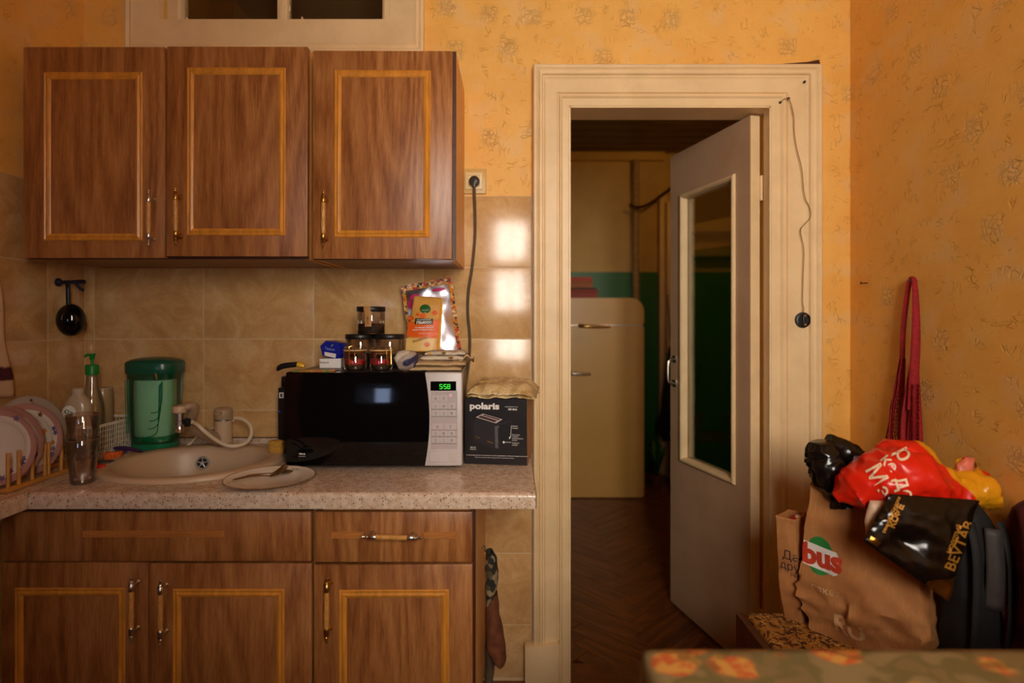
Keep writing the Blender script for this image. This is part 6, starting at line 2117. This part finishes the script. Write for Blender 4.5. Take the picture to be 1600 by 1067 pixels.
# ---- black bin bag bundle on top of the paper bag
bin_m = gmat('black_polythene', srgb(16, 13, 12), 0.22, amount=0.3, scale=30, bump=0.2)
k0 = [(0.0, W(1282, 690, 1.53)), (0.3, W(1285, 712, 1.53)), (0.55, W(1296, 738, 1.52)), (0.8, W(1312, 762, 1.51)), (1.0, W(1322, 790, 1.50))]
def path(keys):
    P = curve_pts([k[1] for k in keys], 60)
    return lambda t_: P[min(60, int(t_ * 60))]
bp_ = thing('bin_bag', 'knotted black plastic bag bundle poking out of the large paper bag', 'bag', W(1310, 770, 1.50))
def shifted(fn, root):
    return lambda t_: fn(t_) - root.location
crumple_blob('bundle', shifted(path(k0), bp_), lambda t_: (0.046 * math.sin(PI * (0.07 + 0.72 * t_)) ** 0.55, 0.040 * math.sin(PI * (0.07 + 0.75 * t_)) ** 0.5), 34, 34, bin_m, 0.013, 26, 6.0, parent=bp_)
k1 = [(0, W(1290, 700, 1.55)), (0.4, W(1325, 712, 1.54)), (0.7, W(1348, 728, 1.52)), (1, W(1372, 746, 1.50))]
crumple_blob('twisted_neck', shifted(path(k1), bp_), lambda t_: (0.030 * (1 - 0.3 * t_), 0.034 * (1 - 0.25 * t_)), 24, 24, bin_m, 0.010, 30, 11.0, parent=bp_)

# ---- red and yellow carrier bag draped over the groceries
red_m = mat('red_carrier_film', srgb(214, 34, 16), 0.26)
t = NT(red_m)
co = t.n('ShaderNodeTexCoord').outputs['Object']
sx_ = t.n('ShaderNodeSeparateXYZ', {0: co})
n1 = t.n('ShaderNodeTexNoise', {'Vector': co, 'Scale': 12.0, 'Detail': 2.0, 'Distortion': 0.5}).outputs[0]
u_ = t.m('ADD', t.m('ADD', t.m('MULTIPLY', sx_.outputs[0], 0.78), t.m('MULTIPLY', sx_.outputs[2], 0.62)), t.m('MULTIPLY', n1, 0.045))
band = t.m('MULTIPLY', t.step(u_, 0.098, 0.104), t.step(u_, 0.174, 0.180, 1.0, 0.0))
patch = t.m('MULTIPLY', t.step(n1, 0.66, 0.68), t.step(u_, 0.16, 0.15, 0.0, 1.0))
c = t.mix(t.m('MAXIMUM', band, patch), srgb(216, 34, 14), srgb(226, 152, 22))
setin(red_m, 'Base Color', c)
rb = thing('carrier_bag', 'crumpled red and yellow plastic carrier bag with white letters, draped over the groceries', 'bag', W(1420, 760, 1.42))
ry = 1.41
kk = [(0, W(1306, 778, ry + 0.02)), (0.18, W(1350, 758, ry)), (0.38, W(1400, 748, ry - 0.01)), (0.52, W(1435, 756, ry - 0.01)), (0.68, W(1478, 768, ry)), (0.85, W(1522, 768, ry)), (1, W(1562, 772, ry))]
def rrad(t_):
    h_ = spline([(0, 0.008), (0.12, 0.036), (0.3, 0.062), (0.45, 0.066), (0.58, 0.050), (0.7, 0.038), (0.85, 0.042), (0.94, 0.026), (1.0, 0.004)], t_)
    return (h_ * 1.15, h_)
body = crumple_blob('film', shifted(path(kk), rb), rrad, 70, 44, red_m, 0.020, 19, 2.5, parent=rb)
# upper bulge of the same bag
kk2 = [(0, W(1372, 728, ry + 0.03)), (0.4, W(1402, 716, ry + 0.02)), (0.7, W(1430, 724, ry + 0.02)), (1, W(1452, 744, ry + 0.03))]
top = crumple_blob('knotted_top', shifted(path(kk2), rb), lambda t_: (0.045 * math.sin(PI * (0.08 + 0.84 * t_)) ** 0.6, 0.042 * math.sin(PI * (0.08 + 0.84 * t_)) ** 0.6), 34, 34, red_m, 0.016, 24, 8.0, parent=rb)
# handle loops of the bag
pinkish = gmat('inside_out_film', srgb(214, 110, 84), 0.4, amount=0.15)
yell = gmat('yellow_film', srgb(226, 156, 26), 0.3, amount=0.1)
def flap(name, pts, y, m, th=0.006):
    c_ = [W(a, b, y) for a, b in pts]
    mb = MB()
    mid = sum(c_, Vector()) / len(c_)
    n_ = len(c_)
    sub = []
    for i in range(n_):
        for q in range(4):
            sub.append(c_[i].lerp(c_[(i + 1) % n_], q / 4))
    rings = []
    for r in (0.0, 0.35, 0.7, 1.0):
        ring = []
        for p_ in sub:
            q = mid.lerp(p_, r)
            q.y += -th * 1.6 * (1 - r * r) + 0.006 * nz(q, 26)
            ring.append(q - rb.location)
        rings.append(ring)
    vs = [[mb.bm.verts.new(p_) for p_ in r_] for r_ in rings[1:]]
    c0_ = mb.bm.verts.new(rings[0][0])
    N_ = len(sub)
    for k in range(N_):
        k2 = (k + 1) % N_
        mb._face([c0_, vs[0][k], vs[0][k2]])
        for A, B in zip(vs, vs[1:]):
            mb._face([A[k], A[k2], B[k2], B[k]])
    o = obj(name, mb, m, rb, smooth=60)
    solidify(o, 0.003)
    return o
flap('handle_flap', [(1494, 762), (1496, 726), (1512, 714), (1524, 716), (1520, 742), (1512, 768)], ry + 0.0, pinkish)
flap('handle_flap', [(1518, 770), (1524, 722), (1532, 744), (1550, 764), (1540, 782)], ry + 0.012, yell)
flap('handle_flap', [(1484, 752), (1496, 718), (1514, 713), (1502, 736), (1496, 762)], ry + 0.014, red_m)
bpy.context.view_layer.update()
rbv = bvh_of(body)
def bvh_both(a, b):
    vs, ps = [], []
    for o_ in (a, b):
        n0 = len(vs)
        vs += [o_.matrix_world @ v.co for v in o_.data.vertices]
        ps += [[n0 + i for i in p_.vertices] for p_ in o_.data.polygons]
    return BVHTree.FromPolygons(vs, ps)
rbv = rtv = bvh_both(body, top)
let = gmat('pale_lettering', srgb(236, 204, 170), 0.4, amount=0.05)
def rlet(s, px, py, size, ang, tgt=rbv, bold=0.0025):
    a = math.radians(ang)
    drape_text(s, size, tgt, W(px, py, ry - 0.06), (math.cos(a), 0, math.sin(a)), (-math.sin(a), 0, math.cos(a)), Vector(((px - 800) / F, 1.0, -(py - HZ) / F)), let, rb, 'letter', 0.0025, bold=0.0006)
rlet('р', 1412, 709, 0.056, -64, rtv)
rlet('ке', 1389, 724, 0.040, -52, rtv)
rlet('М', 1368, 742, 0.056, -62)
rlet('э', 1380, 768, 0.046, -60)
rlet('де', 1413, 764, 0.050, -72)
# white inner liner showing at the lower left corner of the bag
flap('white_liner', [(1360, 782), (1385, 782), (1383, 800), (1366, 830), (1353, 842), (1351, 815)], 1.345, gmat('white_liner', srgb(214, 178, 148), 0.5, amount=0.08), 0.008)

# ---- black and gold coffee pouch
pm_ = mat('black_gold_pouch', srgb(26, 14, 8), 0.24)
cf = thing('coffee_pouch', 'shiny black pouch with gold print and a gold corner, hanging below the red carrier bag', 'pouch', W(1430, 850, 1.29))
q4 = [(1350, 846), (1482, 940), (1530, 782), (1392, 772)]      # lower left, lower right, upper right, upper left
def pouch(u, v, d=0.0):
    a = Vector(q4[0]) * (1 - u) + Vector(q4[1]) * u
    b = Vector(q4[3]) * (1 - u) + Vector(q4[2]) * u
    q = a * (1 - v) + b * v
    y = 1.285 + 0.03 * v
    e = max(0.0, 16 * u * (1 - u) * v * (1 - v))
    p_ = W(q.x, q.y, y)
    dent = math.exp(-(((u - 0.36) / 0.17) ** 2 + ((v - 0.33) / 0.16) ** 2))
    p_.y -= 0.022 * e ** 0.6 - 0.026 * dent + 0.006 * nz((u * 5, v * 5, 3.0), 1.4) + d
    return p_ - cf.location
def pouch_back(u, v):
    p_ = pouch(u, v)
    e = max(0.0, 16 * u * (1 - u) * v * (1 - v))
    p_.y = (1.285 + 0.03 * v) - cf.location.y + 0.012 * e ** 0.6 + 0.003
    return p_
mb = MB().sheet(pouch, 44, 36)
mb.sheet(lambda u, v: pouch_back(1 - u, v), 20, 20)
obj('film', mb, gmat('pouch_black', srgb(22, 13, 8), 0.2, amount=0.3, scale=14), cf, smooth=70)
goldm = gmat('gold_foil', srgb(176, 110, 36), 0.22, 0.9, amount=0.25, scale=30)
mb = MB()
def tri(u, v):
    # gold lower corner
    return pouch(0.70 + 0.30 * u, 0.0 + (0.06 + 0.22 * u) * v, 0.0012)
obj('gold_corner', MB().sheet(tri, 12, 10), goldm, cf, smooth=70)
obj('gold_band', MB().sheet(lambda u, v: pouch(0.02 + 0.10 * u, 0.05 + 0.10 * v, 0.0012), 8, 4), goldm, cf, smooth=70)
bpy.context.view_layer.update()
cfo = [c_ for c_ in cf.children if c_.name.startswith('film')][0]
cbv = bvh_of(cfo)
gpr = gmat('gold_print', srgb(190, 132, 48), 0.4, 0.3, amount=0.1)
def clet(s, px, py, size, ang, bold=0.001):
    a = math.radians(ang)
    drape_text(s, size, cbv, W(px, py, 1.24), (math.cos(a), 0, math.sin(a)), (-math.sin(a), 0, math.cos(a)), Vector(((px - 800) / F, 1.0, -(py - HZ) / F)).normalized(), gpr, cf, 'lettering', 0.002, bold=bold)
clet('BEVTAB', 1500, 853, 0.034, 67, 0.0006)
clet('молотый', 1491, 842, 0.016, 67, 0.0006)
clet('КОФЕ', 1401, 806, 0.020, 66, 0.0012)
clet('темной обжарки', 1393, 804, 0.011, 66, 0.0004)

# ---- dark rucksack behind the pouch
rk_m = gmat('rucksack_cloth', srgb(15, 10, 9), 0.75, amount=0.3, scale=60, bump=0.3)
rs = thing('rucksack', 'dark rucksack with a grey panel standing on the bench below the carrier bag', 'rucksack', (1.085, 1.362, ST))
def sack(keys, m, root, name, seg=36, n=2.6, amp=0.008, seed=1.0, rz=0.0):
    mb = MB()
    rings = []
    for (z, rx, ry_, ox_, oy_) in keys:
        ring = []
        for k in range(seg):
            cx_, sy_ = sect(2 * PI * k / seg, n)
            p_ = Vector((ox_ + cx_ * rx, oy_ + sy_ * ry_, z))
            d_ = Vector((cx_, sy_, 0)).normalized()
            p_ += d_ * amp * (1 - 2 * abs(nz(p_, 14, seed))) * (0 if z < 0.01 else 1)
            ring.append(mb.bm.verts.new(p_))
        rings.append(ring)
    for A, B in zip(rings, rings[1:]):
        for k in range(seg):
            k2 = (k + 1) % seg
            mb._face([A[k], A[k2], B[k2], B[k]])
    mb._face(rings[0][::-1]); mb._face(rings[-1])
    return obj(name, mb, m, root, smooth=60)
def zs(py, y=1.3):
    return Z(py, y) - ST
top_h = zs(800)
ks = []
for i in range(17):
    v = i / 16
    s = spline([(0, 0.92), (0.15, 1.0), (0.6, 0.96), (0.85, 0.86), (0.95, 0.62), (1, 0.25)], v)
    ks.append((top_h * v, 0.049 * s, 0.048 * s, 0.0, 0.0))
sack(ks, rk_m, rs, 'body')
mb = MB().sheet(lambda u, v: Vector((-0.005 + 0.048 * u, -0.050 - 0.012 * math.sin(PI * u) - 0.006 * math.sin(PI * v), top_h * (0.44 + 0.46 * v))), 12, 12)
o = obj('grey_panel', mb, gmat('grey_nylon', srgb(56, 48, 46), 0.6, amount=0.2, scale=50), rs, smooth=70)
solidify(o, 0.006)
for s in (-0.032, 0.036):
    pts = [Vector((s, -0.045, top_h * 0.93)), Vector((s * 1.1, -0.068, top_h * 0.75)), Vector((s * 1.15, -0.070, top_h * 0.45)), Vector((s * 1.1, -0.058, top_h * 0.12))]
    obj('strap', MB().tube(curve_pts(pts, 20), 0.010, 8, flat=0.4), rk_m, rs)

# ---- dark red jacket hung at the right edge, cut by the frame
jk_m = gmat('dark_red_cloth', srgb(74, 18, 16), 0.85, amount=0.3, scale=40, bump=0.3)
jk = thing('jacket', 'dark red jacket slumped on the bench against the right wall, cut by the frame', 'jacket', (1.165, 1.29, ST))
def jac(v, u):
    a = 2 * PI * v
    zt2, zb2 = Z(785, 1.27), ST + 0.001
    z = zb2 + (zt2 - zb2) * u
    s = spline([(0, 1.0), (0.5, 0.92), (0.85, 0.80), (0.95, 0.55), (1, 0.12)], u)
    p_ = Vector((1.165 + 0.038 * s * math.cos(a), 1.29 + 0.055 * s * math.sin(a), z))
    f = 0.010 * math.sin(a * 7 + u * 3) * s + 0.008 * nz(p_, 15)
    return p_ + Vector((f * math.cos(a), f * math.sin(a), 0)) - jk.location
mb = MB().sheet(jac, 56, 36, wrap_u=True)
obj('cloth', mb, jk_m, jk, smooth=80)
obj('sleeve', MB().tube(curve_pts([Vector((1.150, 1.27, Z(800, 1.26))) - jk.location, Vector((1.130, 1.235, Z(850, 1.23))) - jk.location, Vector((1.125, 1.225, Z(920, 1.22))) - jk.location, Vector((1.128, 1.225, ST + 0.04)) - jk.location], 24), 0.026, 12), jk_m, jk)

# ---- red string bag hanging on the right wall
xr = XR - 0.02
nb = thing('string_bag', 'dark red string shopping bag hanging by its handle on the right wall', 'bag', (xr, 1.735, Z(437, 1.735)))
red_c = gmat('red_cotton', srgb(150, 14, 22), 0.8, amount=0.3, scale=120, bump=0.3)
def wp_(px, py, off=0.02):
    """point seen at (px, py) lying `off` in front of the right wall"""
    x = XR - off
    y = x * F / (px - 800)
    return Vector((x, y, Z(py, y))) - nb.location
# strap loop over the hook
loop = [wp_(1410, 560, 0.025), wp_(1411, 520, 0.025), wp_(1415, 480, 0.022), wp_(1420, 445, 0.020), wp_(1425, 434, 0.018), wp_(1429, 442, 0.022), wp_(1431, 480, 0.028), wp_(1431, 530, 0.034), wp_(1428, 590, 0.036), wp_(1425, 640, 0.036)]
obj('handle_strap', MB().tube(curve_pts(loop, 50), [0.008 + 0.006 * min(1, max(0, (i - 28) / 12)) for i in range(51)], 10, flat=0.55), red_c, nb)
# gathered folds of knitted cotton
folds = [((1409, 555, 0.03), (1401, 600, 0.032), (1394, 650, 0.034), (1389, 712, 0.036), 0.007), ((1412, 560, 0.02), (1409, 620, 0.028), (1407, 670, 0.030), (1408, 715, 0.03), 0.009),
         ((1427, 560, 0.035), (1418, 610, 0.04), (1412, 660, 0.042), (1413, 715, 0.042), 0.010), ((1430, 560, 0.03), (1428, 620, 0.03), (1424, 670, 0.03), (1424, 715, 0.03), 0.012),
         ((1431, 560, 0.02), (1434, 620, 0.02), (1436, 670, 0.02), (1437, 712, 0.02), 0.010), ((1420, 590, 0.022), (1420, 640, 0.022), (1418, 680, 0.024), (1418, 716, 0.024), 0.012)]
for i, f_ in enumerate(folds):
    pts = curve_pts([wp_(*q) for q in f_[:4]], 18)
    obj('fold', MB().tube(pts, [f_[4] * (0.7 + 0.5 * k / 18) for k in range(19)], 10, flat=0.6), red_c, nb)
# open netting at the left edge and at the right
mb = MB()
def net(u, v):
    l = spline([(0, 1408), (0.25, 1402), (0.55, 1391), (1, 1380)], v)
    r = spline([(0, 1410), (0.4, 1408), (1, 1407)], v)
    return wp_(l + (r - l) * u, 555 + 160 * v, 0.034 + 0.006 * math.sin(u * 6))
NU, NV = 7, 26
for i in range(-NV, NU + NV):
    for dirn in (1, -1):
        pts = []
        for j in range(NV + 1):
            uu = (i + dirn * j * 0.5) / NU
            if 0 <= uu <= 1:
                pts.append(net(uu, j / NV))
            elif len(pts) > 1:
                mb.tube(pts, 0.0009, 4); pts = []
            else:
                pts = []
        if len(pts) > 1:
            mb.tube(pts, 0.0009, 4)
tag(obj('netting', mb, red_c, nb, smooth=0), kind='stuff')
obj('edge_cord', MB().tube([net(0, j / 20) for j in range(21)], 0.0022, 6), red_c, nb)
mb = MB()
def net2(u, v):
    return wp_(1424 + 13 * u, 600 + 115 * v, 0.045 + 0.004 * math.sin(u * 7))
for i in range(-18, 26):
    for dirn in (1, -1):
        pts = [net2((i + dirn * j * 0.5) / 8, j / 18) for j in range(19) if 0 <= (i + dirn * j * 0.5) / 8 <= 1]
        if len(pts) > 1:
            mb.tube(pts, 0.0009, 4)
tag(obj('netting', mb, red_c, nb, smooth=0), kind='stuff')
# hook and the bare nail further left
hkx = tag(obj('wall_hook', MB().tube([(0.018, 0, 0), (-0.012, 0, -0.002), (-0.018, 0, 0.004)], 0.0025, 8), M['steel']), 'small steel wall hook carrying the red string bag', 'hook')
q = wp_(1425, 436, 0.018) + nb.location
hkx.location = (XR - 0.010, q.y, q.z - 0.004)
y_n = XR * F / (1356 - 800)
nl = obj('nail', MB().tube([(0.0, 0, 0.0), (-0.022, 0, -0.0008)], 0.0016, 8).lathe([(0, -0.0245), (0.0038, -0.024), (0.0042, -0.0225), (0.0015, -0.022)], 10, axis='X'), M['black'])
nl.location = (XR - 0.0005, y_n, Z(442, y_n))
tag(nl, 'bare dark nail sticking out of the right wall left of the red string bag', 'nail')

# ================================================================== FOREGROUND TABLE
TZ = 0.75
tx0, tx1, ty0, ty1 = 0.222, 1.17, 0.06, 0.935
tbl = thing('dining_table', 'dining table in the right foreground, hidden under a floral cloth', 'table', ((tx0 + tx1) / 2, (ty0 + ty1) / 2, 0))
hx, hy = (tx1 - tx0) / 2, (ty1 - ty0) / 2
obj('table_top', MB().box(-hx + 0.006, hx - 0.006, -hy + 0.006, hy - 0.006, TZ - 0.026, TZ - 0.004, 0.004), dw, tbl)
for sx_ in (-1, 1):
    for sy_ in (-1, 1):
        obj('leg', MB().box(sx_ * (hx - 0.07) - 0.022, sx_ * (hx - 0.07) + 0.022, sy_ * (hy - 0.07) - 0.022, sy_ * (hy - 0.07) + 0.022, 0, TZ - 0.026, 0.004), dw, tbl)
cl_m = mat('floral_oilcloth', srgb(150, 134, 96), 0.55)
t = NT(cl_m)
co = t.n('ShaderNodeTexCoord').outputs['Object']
n0 = t.n('ShaderNodeTexNoise', {'Vector': co, 'Scale': 9.0, 'Detail': 2.0, 'Distortion': 0.4})
wv_ = t.n('ShaderNodeVectorMath', {0: co, 1: t.n('ShaderNodeVectorMath', {0: n0.outputs[1], 1: (0.06, 0.06, 0.06)}, operation='MULTIPLY').outputs[0]}, operation='ADD').outputs[0]
v1 = t.n('ShaderNodeTexVoronoi', {'Vector': wv_, 'Scale': 11.0})
sp = t.n('ShaderNodeSeparateXYZ', {0: v1.outputs[1]})
pet = t.n('ShaderNodeTexNoise', {'Vector': co, 'Scale': 45.0, 'Detail': 3.0}).outputs[0]
c = t.mix(t.step(n0.outputs[0], 0.35, 0.65), srgb(128, 108, 68), srgb(146, 128, 88))
fl_c = t.mix(t.step(pet, 0.40, 0.60), srgb(206, 98, 50), srgb(214, 158, 76))
c = t.mix(t.m('MULTIPLY', t.step(v1.outputs[0], 0.36, 0.46, 1.0, 0.0), t.step(sp.outputs[0], 0.25, 0.3)), c, fl_c)
leaf = t.m('MULTIPLY', t.step(t.m('ABSOLUTE', t.m('SUBTRACT', n0.outputs[0], 0.5)), 0.02, 0.05, 1.0, 0.0), 0.55)
c = t.mix(leaf, c, srgb(98, 92, 48))
setin(cl_m, 'Base Color', c)
tc = thing('tablecloth', 'faded floral tablecloth with orange blooms over the foreground table', 'tablecloth', ((tx0 + tx1) / 2, (ty0 + ty1) / 2, TZ))
def cloth(i, j, n1_, n2_, drop=0.20):
    """flat top with a rounded edge and a gently flared fall"""
    sx = (hx + drop) * (2 * i / n1_ - 1)
    sy = (hy + drop) * (2 * j / n2_ - 1)
    ox_, oy_ = max(0, abs(sx) - hx), max(0, abs(sy) - hy)
    x = max(-hx, min(hx, sx)); y = max(-hy, min(hy, sy))
    d = math.hypot(ox_, oy_) if ox_ * oy_ > 0 else max(ox_, oy_)
    d = min(d, drop)
    z = 0.0
    r = 0.008
    if d > 0:
        a = min(PI / 2, d / r)
        out = r * math.sin(a) + 0.10 * max(0, d - r) * (1 + 0.35 * math.sin(sx * 26 + 1) * (1 if oy_ > 0 else 0) + 0.35 * math.sin(sy * 24) * (1 if ox_ > 0 else 0))
        z = -(r - r * math.cos(a)) - max(0, d - r * PI / 2)
        nx, ny = (ox_, oy_)
        L = math.hypot(nx, ny)
        x += math.copysign(out * nx / L, sx) if nx else 0
        y += math.copysign(out * ny / L, sy) if ny else 0
    return Vector((x, y, z))
N1, N2 = 90, 84
mb = MB().sheet(lambda u, v: cloth(u * N1, v * N2, N1, N2), N1, N2)
o = obj('cloth', mb, cl_m, tc, smooth=80)
solidify(o, 0.0018)

# ================================================================== IN THE HALL
FY = 4.15
fx0, fx1 = 0.315, X(1007, FY)
fr = thing('refrigerator', 'old rounded cream refrigerator standing in the hall beyond the door', 'refrigerator', ((fx0 + fx1) / 2, FY, 0))
fh = Z(465, FY)
fw = (fx1 - fx0) / 2
def rounded(x0, x1, z0, z1, r, n=10, rb=0.02):
    pts = []
    for (cx_, cz_, a0, rr_) in ((x1 - rb, z0 + rb, -PI / 2, rb), (x1 - r, z1 - r, 0, r), (x0 + r, z1 - r, PI / 2, r), (x0 + rb, z0 + rb, PI, rb)):
        for k in range(n + 1):
            a = a0 + PI / 2 * k / n
            pts.append((cx_ + rr_ * math.cos(a), cz_ + rr_ * math.sin(a)))
    return pts
def soft_slab(poly, y0, y1, bev, m, name, parent):
    mb = MB().prism(poly, y0, y1)
    es = [e for e in mb.bm.edges if all(abs(v.co.y - y0) < 1e-6 for v in e.verts)]
    bmesh.ops.bevel(mb.bm, geom=es, offset=bev, segments=4, profile=0.5, affect='EDGES')
    return obj(name, mb, m, parent, smooth=50)
soft_slab(rounded(-fw, fw, 0.06, fh, 0.10), 0.055, 0.58, 0.01, M['fridge'], 'cabinet', fr)
zsplit = Z(508, FY)
soft_slab(rounded(-fw + 0.003, fw - 0.003, zsplit + 0.004, fh - 0.003, 0.097), 0.0, 0.05, 0.022, M['fridge'], 'freezer_door', fr)
soft_slab(rounded(-fw + 0.003, fw - 0.003, Z(777, FY), zsplit - 0.004, 0.02), 0.0, 0.05, 0.022, M['fridge'], 'door', fr)
obj('trim_strip', MB().box(-fw + 0.01, fw - 0.01, -0.004, 0.0, zsplit - 0.004, zsplit + 0.004, 0.0015, 1), M['steel'], fr)
obj('plinth', MB().box(-fw + 0.03, fw - 0.04, 0.06, 0.5, 0.0, 0.06), M['dark'], fr, smooth=0)
def lever(px0, px1, py, m):
    a, b = X(px0, FY) - fr.location.x, X(px1, FY) - fr.location.x
    z = Z(py, FY)
    mb = MB().tube(curve_pts([(a, -0.012, z), (a + 0.02, -0.040, z), ((a + b) / 2, -0.046, z - 0.004), (b, -0.034, z - 0.006)], 16), [0.012] * 10 + [0.011] * 4 + [0.009] * 3, 12)
    mb.lathe([(0.016, 0.002), (0.016, -0.02), (0.012, -0.024), (0, -0.025)], 16, c=(a + 0.01, 0, z), axis='Y')
    return obj('lever_handle', mb, m, fr)
lever(905, 952, 509, M['brass'])
lever(886, 922, 582, M['steel'])
# books and boxes on the refrigerator
items = [((890, 934, 463, 449), (150, 56, 34), 'red-brown flat box lying on the refrigerator, bottom of the pile'), ((888, 932, 448.5, 446), (40, 26, 18), 'thin dark book in the pile on the refrigerator'),
         ((889, 926, 445.5, 434), (168, 96, 44), 'tan flat box in the pile on the refrigerator'), ((889, 925, 433.5, 427), (176, 66, 44), 'reddish book on top of the pile on the refrigerator')]
zc = fh + 0.001
for k, ((a, b, c_, d_), colr, lab) in enumerate(items):
    h = (c_ - d_) / F * FY
    yq = FY + 0.10 + 0.01 * k
    w = (b - a) / F * yq
    rt2 = thing('storage_box' if k in (0, 2) else 'book', lab, 'box' if k in (0, 2) else 'book', ((X(a, yq) + X(b, yq)) / 2, yq, zc), 0.02 * (k - 1.5), 'pile on the refrigerator')
    m = gmat('pile_' + str(k), srgb(*colr), 0.6, amount=0.15, scale=20)
    if k in (0, 2):
        obj('box', MB().box(-w / 2, w / 2, 0, 0.24, 0, h * 0.7, 0.002, 1), m, rt2)
        obj('lid', MB().box(-w / 2 - 0.003, w / 2 + 0.003, -0.003, 0.243, h * 0.7, h - 0.001, 0.002, 1), m, rt2)
    else:
        obj('cover', MB().box(-w / 2, w / 2, 0, 0.22, 0, h * 0.16).box(-w / 2, w / 2, 0, 0.22, h * 0.84, h - 0.0005).box(-w / 2, w / 2, 0, 0.004, h * 0.16, h * 0.84), m, rt2, smooth=0)
        obj('pages', MB().box(-w / 2 + 0.004, w / 2 - 0.004, 0.004, 0.216, h * 0.16, h * 0.84), M['hall_wall'], rt2, smooth=0)
    zc += h
# potted plants
leaf_m = gmat('leaf_green_dark', srgb(46, 104, 40), 0.4, amount=0.35, scale=20)
pot_m = gmat('clay_pot', srgb(128, 74, 44), 0.7, amount=0.2)
def plant(name, label, x, y, z, n, length, spread, pot_r, seed, grp=None):
    root = thing(name, label, 'plant', (x, y, z), 0, grp)
    rr_ = random.Random(seed)
    obj('pot', MB().lathe([(0, 0), (pot_r * 0.72, 0), (pot_r * 0.98, pot_r * 1.6), (pot_r * 1.06, pot_r * 1.62), (pot_r * 1.06, pot_r * 1.85), (pot_r * 0.92, pot_r * 1.85), (pot_r * 0.9, pot_r * 1.6), (0, pot_r * 1.6)], 24), pot_m, root)
    for k in range(n):
        a = 2 * PI * k / n + rr_.uniform(-0.3, 0.3)
        L = length * rr_.uniform(0.7, 1.1)
        sp_l = spread * rr_.uniform(0.4, 1.1)
        b0 = Vector((0.25 * pot_r * math.cos(a), 0.25 * pot_r * math.sin(a), pot_r * 1.6))
        side = Vector((-math.sin(a), math.cos(a), 0))
        def lf_(u, v, L=L, sp_l=sp_l, a=a, b0=b0, side=side):
            out = sp_l * v ** 1.6
            zz = L * (v - 0.32 * v * v * (sp_l / max(0.01, spread)))
            w = 0.026 * math.sin(PI * min(1, 0.06 + v * 0.94)) ** 0.7 + 0.001
            p_ = b0 + Vector((math.cos(a) * out, math.sin(a) * out, zz)) + side * (w * (2 * u - 1))
            p_.z += 0.012 * abs(2 * u - 1)
            return p_
        o = obj('leaf', MB().sheet(lf_, 2, 9), leaf_m, root, smooth=80)
        solidify(o, 0.0015)
    return root
plant('potted_plant', 'green leafy plant on the hall floor right of the refrigerator', X(1026, 4.42), 4.44, 0, 11, 0.30, 0.10, 0.05, 3)
plant('potted_plant', 'tall dark plant on the low stand seen through the door glass, left one', 1.33, 4.30, 0.42, 14, 0.62, 0.17, 0.09, 5, 'plants behind the door glass')
plant('potted_plant', 'dark leafy plant on the low stand seen through the door glass, right one', 1.72, 4.38, 0.42, 14, 0.55, 0.17, 0.08, 8, 'plants behind the door glass')
st = thing('plant_stand', 'low dark wooden stand under the plants behind the door glass', 'stand', (1.52, 4.35, 0))
obj('stand_top', MB().box(-0.30, 0.30, -0.17, 0.17, 0.395, 0.4195, 0.003), dw, st)
for sx_ in (-1, 1):
    for sy_ in (-1, 1):
        obj('leg', MB().box(sx_ * 0.27 - 0.015, sx_ * 0.27 + 0.015, sy_ * 0.14 - 0.015, sy_ * 0.14 + 0.015, 0, 0.395), dw, st, smooth=0)
# wall shelf seen through the glass
shf = thing('wall_shelf', 'dark wall shelf of two boards seen through the door glass', 'shelf', (1.85, HY1 - 0.13, 1.72))
for z_ in (0.08, 0.28):
    obj('shelf_board', MB().box(-0.45, 0.45, -0.0, 0.129, z_, z_ + 0.022, 0.002), dw, shf)
for x_ in (-0.44, 0.0, 0.44):
    obj('bracket', MB().box(x_ - 0.009, x_ + 0.009, 0.02, 0.129, 0.102, 0.28), dw, shf, smooth=0)
# dark coat hanging at the far doorway
ct = thing('dark_coat', 'dark coat hanging beside the far doorway, half hidden by the door leaf', 'coat', (X(1052, 4.55), 4.62, 0.2))
mb = MB()
def coat(v, u):
    a = 2 * PI * v
    z = 0.12 + 0.75 * u
    s = spline([(0, 0.55), (0.12, 1.0), (0.4, 0.62), (0.75, 0.36), (1, 0.12)], u)
    return Vector((0.105 * s * math.cos(a) + 0.008 * math.sin(a * 6), 0.05 * s * math.sin(a), z))
obj('cloth', MB().sheet(coat, 40, 24, wrap_u=True), gmat('black_wool', srgb(22, 20, 20), 0.9, amount=0.2), ct, smooth=80)
obj('collar', MB().tube(curve_pts([(-0.012, -0.01, 0.855), (0, -0.014, 0.885), (0.012, -0.01, 0.855)], 8), 0.008, 8), gmat('coat_red_lining', srgb(120, 36, 20), 0.8), ct)
obj('hanging_cord', MB().tube([(0, 0, 0.88), (0, 0.09, 1.25), (0, 0.101, 1.30)], 0.004, 6), M['black'], ct)
